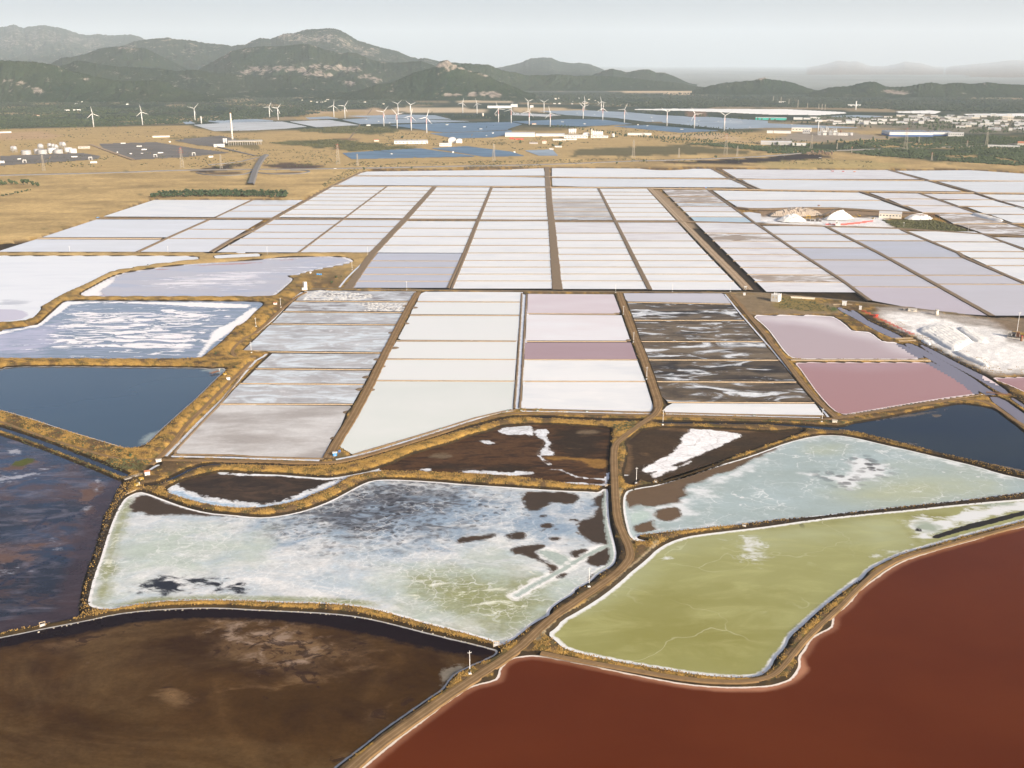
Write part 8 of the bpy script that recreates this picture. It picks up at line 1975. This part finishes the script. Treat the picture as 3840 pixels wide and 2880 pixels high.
# conveyor machine and stacker at the salt cone
b3, k_ = local('A3', 400, 1105); r = thing('washing_plant', 'dark salt washing machine with yellow frames left of the salt cone', 'machine', b3, face(b3))
for x, w_, h_, mt in ((-14, 9, 12, 'yellow_paint'), (-4, 8, 9, 'dark_steel'), (6, 7, 17, 'dark_steel'), (13, 6, 8, 'rust')):
    m = MB(); m.box(x - w_ / 2, x + w_ / 2, -3, 4, -1, h_ * .35); m.build('base_block', K['dark_steel'], r)
    for sx in (-1, 1):
        for sy in (-2.6, 3.4):
            m = MB(); m.box(x + sx * w_ * .42 - .3, x + sx * w_ * .42 + .3, sy - .3, sy + .3, h_ * .35, h_); m.build('post', K[mt], r)
    m = MB(); m.box(x - w_ / 2, x + w_ / 2, -3.1, 4.1, h_ + .01, h_ + .8); m.build('deck', K[mt], r)
a = np.array(spot(tp('A3', 445, 1075))); e = np.array(at_dist(T2('A3', 600, 992), a[1] + 25)[0]); r = thing('stacker_conveyor', 'long dark stacker belt rising to the tip of the salt cone', 'conveyor', a)
v = e - a; m = MB()
m.tube((0, 0, 4), tuple(v), 1.3, 1.0, 6); m.build('belt_truss', K['dark_steel'], r)
for u in (.25, .6):
    p = v * u; m = MB(); m.tube((p[0], p[1] - 3, -1), (p[0], p[1], p[2] + 2), .5, None, 5); m.build('leg', K['dark_steel'], r); m = MB(); m.tube((p[0], p[1] + 3, -1), (p[0], p[1], p[2] + 2), .5, None, 5); m.build('leg', K['dark_steel'], r)
for s in range(4):
    b3, k_ = local('A3', 1300 + 48 * s, 1092); r = thing('steel_frame', 'open rusty frame in the row right of the salt works hall, %s' % ('first', 'second', 'third', 'fourth')[s], 'frame', b3, face(b3), 'open frames at the salt works'); a = 9
    for q in (-1, 1):
        m = MB(); m.box(q * a - .35, q * a + .35, -.35, .35, -1, 12); m.build('post', K['rust'], r)
    m = MB(); m.box(-a, a, -.3, .3, 12.01, 12.7); m.build('beam', K['rust'], r)
tank('A3', 438, 978, 22, 966, 'dark brown box tank floating alone on the far white pan', 'rust', .3)
# loading plant at the right edge
b3, k_ = local('B3', 2140, 850); r = thing('loading_plant', 'rusty brown loading plant with tanks and gantry at the right edge', 'machine', b3, face(b3))
m = MB(); m.box(-11, 14, -3, 8, -1, .8); m.build('slab', K['concrete'], r)
m = MB(); m.box(-10, -6, 4, 9, .81, 7.5); m.build('control_cabin', K['concrete'], r)
for x, h_, mt in ((-3, 6, 'dark_steel'), (2, 8, 'rust'), (7, 6.5, 'dark_steel'), (11, 9, 'rust')):
    for sx in (-1.6, 1.6):
        for sy in (0, 6):
            m = MB(); m.box(x + sx - .22, x + sx + .22, sy - .22, sy + .22, .8, h_); m.build('post', K[mt], r)
    m = MB(); m.box(x - 2.2, x + 2.2, -.6, 6.6, h_ + .01, h_ + .5); m.build('deck', K['yellow_paint' if x > 5 else mt], r)
    m = MB(); m.box(x - 1.5, x + 1.5, .6, 5, 2.2, h_ - 1); m.build('hopper', K[mt], r)
m = MB(); m.box(-5, 13, -.9, -.7, 9.2, 9.4); m.build('handrail', K['yellow_paint'], r)
b3, k_ = local('B3', 2188, 872); r = thing('rusty_drum', 'rusty upright drum with red top in front of the loading plant', 'tank', b3, 0); m = MB(); m.tube((0, 0, -.5), (0, 0, 6), 1.6, None, 14); m.build('shell', K['rust'], r); m = MB(); m.tube((0, 0, 6.01), (0, 0, 6.9), .9, None, 12); m.build('cap', K['red_paint'], r)
b3, k_ = local('B3', 2143, 845); h_ = h_from(None, T2('B3', 2172, 630), b3); r = thing('light_mast', 'tall white floodlight mast in front of the loading plant', 'mast', b3, 0)
m = MB(); m.tube((0, 0, -.5), (0, 0, h_), .38, .24, 10); m.build('pole', K['white_paint'], r)
m = MB(); m.box(-1.6, 1.6, -.2, .2, h_ + .01, h_ + .3); hd = m.build('lamp_bar', K['white_paint'], r)
for x in (-1.2, -.4, .4, 1.2):
    m = MB(); m.box(x - .3, x + .3, -.5, -.21, h_ - .2, h_ + .5); m.build('floodlight', K['white_paint'], hd)
building('cabin', 'tiny grey kiosk on the wide dirt road where it meets the grey road', 'cabin', 'B2', 2006, 2026, 436, 404, 3, 'concrete', 'flat', 'white_paint', 1); building('plinth', 'white block below the wide dirt road junction', 'block', 'B2', 1998, 2018, 478, 460, 1.8, 'white_wall', 'flat', 'roof_white', 0)
building('wall_ruin', 'low pale broken wall in the grassy yard by the white house', 'wall', 'B3', 200, 400, 508, 500, 1.0, 'cream_wall', 'flat', 'cream_wall', 0); building('culvert', 'pale culvert head at the bend of the blue pond shore', 'culvert', 'C3', 556, 596, 196, 188, 1.4, 'cream_wall', 'flat', 'concrete', 0)
# white stones edging the brown pond bank
st = W("D0 300,490 740,392 1000,330 1350,298 1900,283 2212,296 D1 300,310 700,335 1000,376 1250,432 1500,488 1800,572 2030,632")
st = resample(st, 2.2); rs = np.random.RandomState(4); st = st[rs.rand(len(st)) < .6]
blobs('shore_stones', np.column_stack([st + rs.uniform(-.6, .6, st.shape), np.full(len(st), -.1)]), rs.uniform(.3, .8, len(st)), rs.uniform(.3, .7, len(st)), solid('pale_stone', (.45, .41, .33), .9, .3, 1), 5)
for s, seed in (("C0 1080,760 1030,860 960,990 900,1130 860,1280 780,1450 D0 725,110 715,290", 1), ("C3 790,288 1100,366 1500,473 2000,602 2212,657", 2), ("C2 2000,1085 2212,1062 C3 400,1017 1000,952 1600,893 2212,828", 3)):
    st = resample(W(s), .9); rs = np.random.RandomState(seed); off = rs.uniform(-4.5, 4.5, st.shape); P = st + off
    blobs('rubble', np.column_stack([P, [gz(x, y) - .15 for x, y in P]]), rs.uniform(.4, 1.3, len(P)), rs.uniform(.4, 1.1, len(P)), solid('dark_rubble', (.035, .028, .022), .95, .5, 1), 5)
# ------------------------------------------------------------------ air
hm = bpy.data.materials.new('haze_air')
hm.use_nodes = True
hn = hm.node_tree
hn.nodes.clear()
ho = hn.nodes.new('ShaderNodeOutputMaterial')
hv = hn.nodes.new('ShaderNodeVolumePrincipled')
hv.inputs['Color'].default_value = (.80, .91, 1.0, 1)
hv.inputs['Density'].default_value = 1.8e-5
hv.inputs['Anisotropy'].default_value = 0.0
hn.links.new(hv.outputs[0], ho.inputs['Volume'])
hb = MB()
hb.box(-72000, 72000, -2500, 122000, -5, 3900)
o = hb.build('haze', hm)
tag(o, kind='stuff')
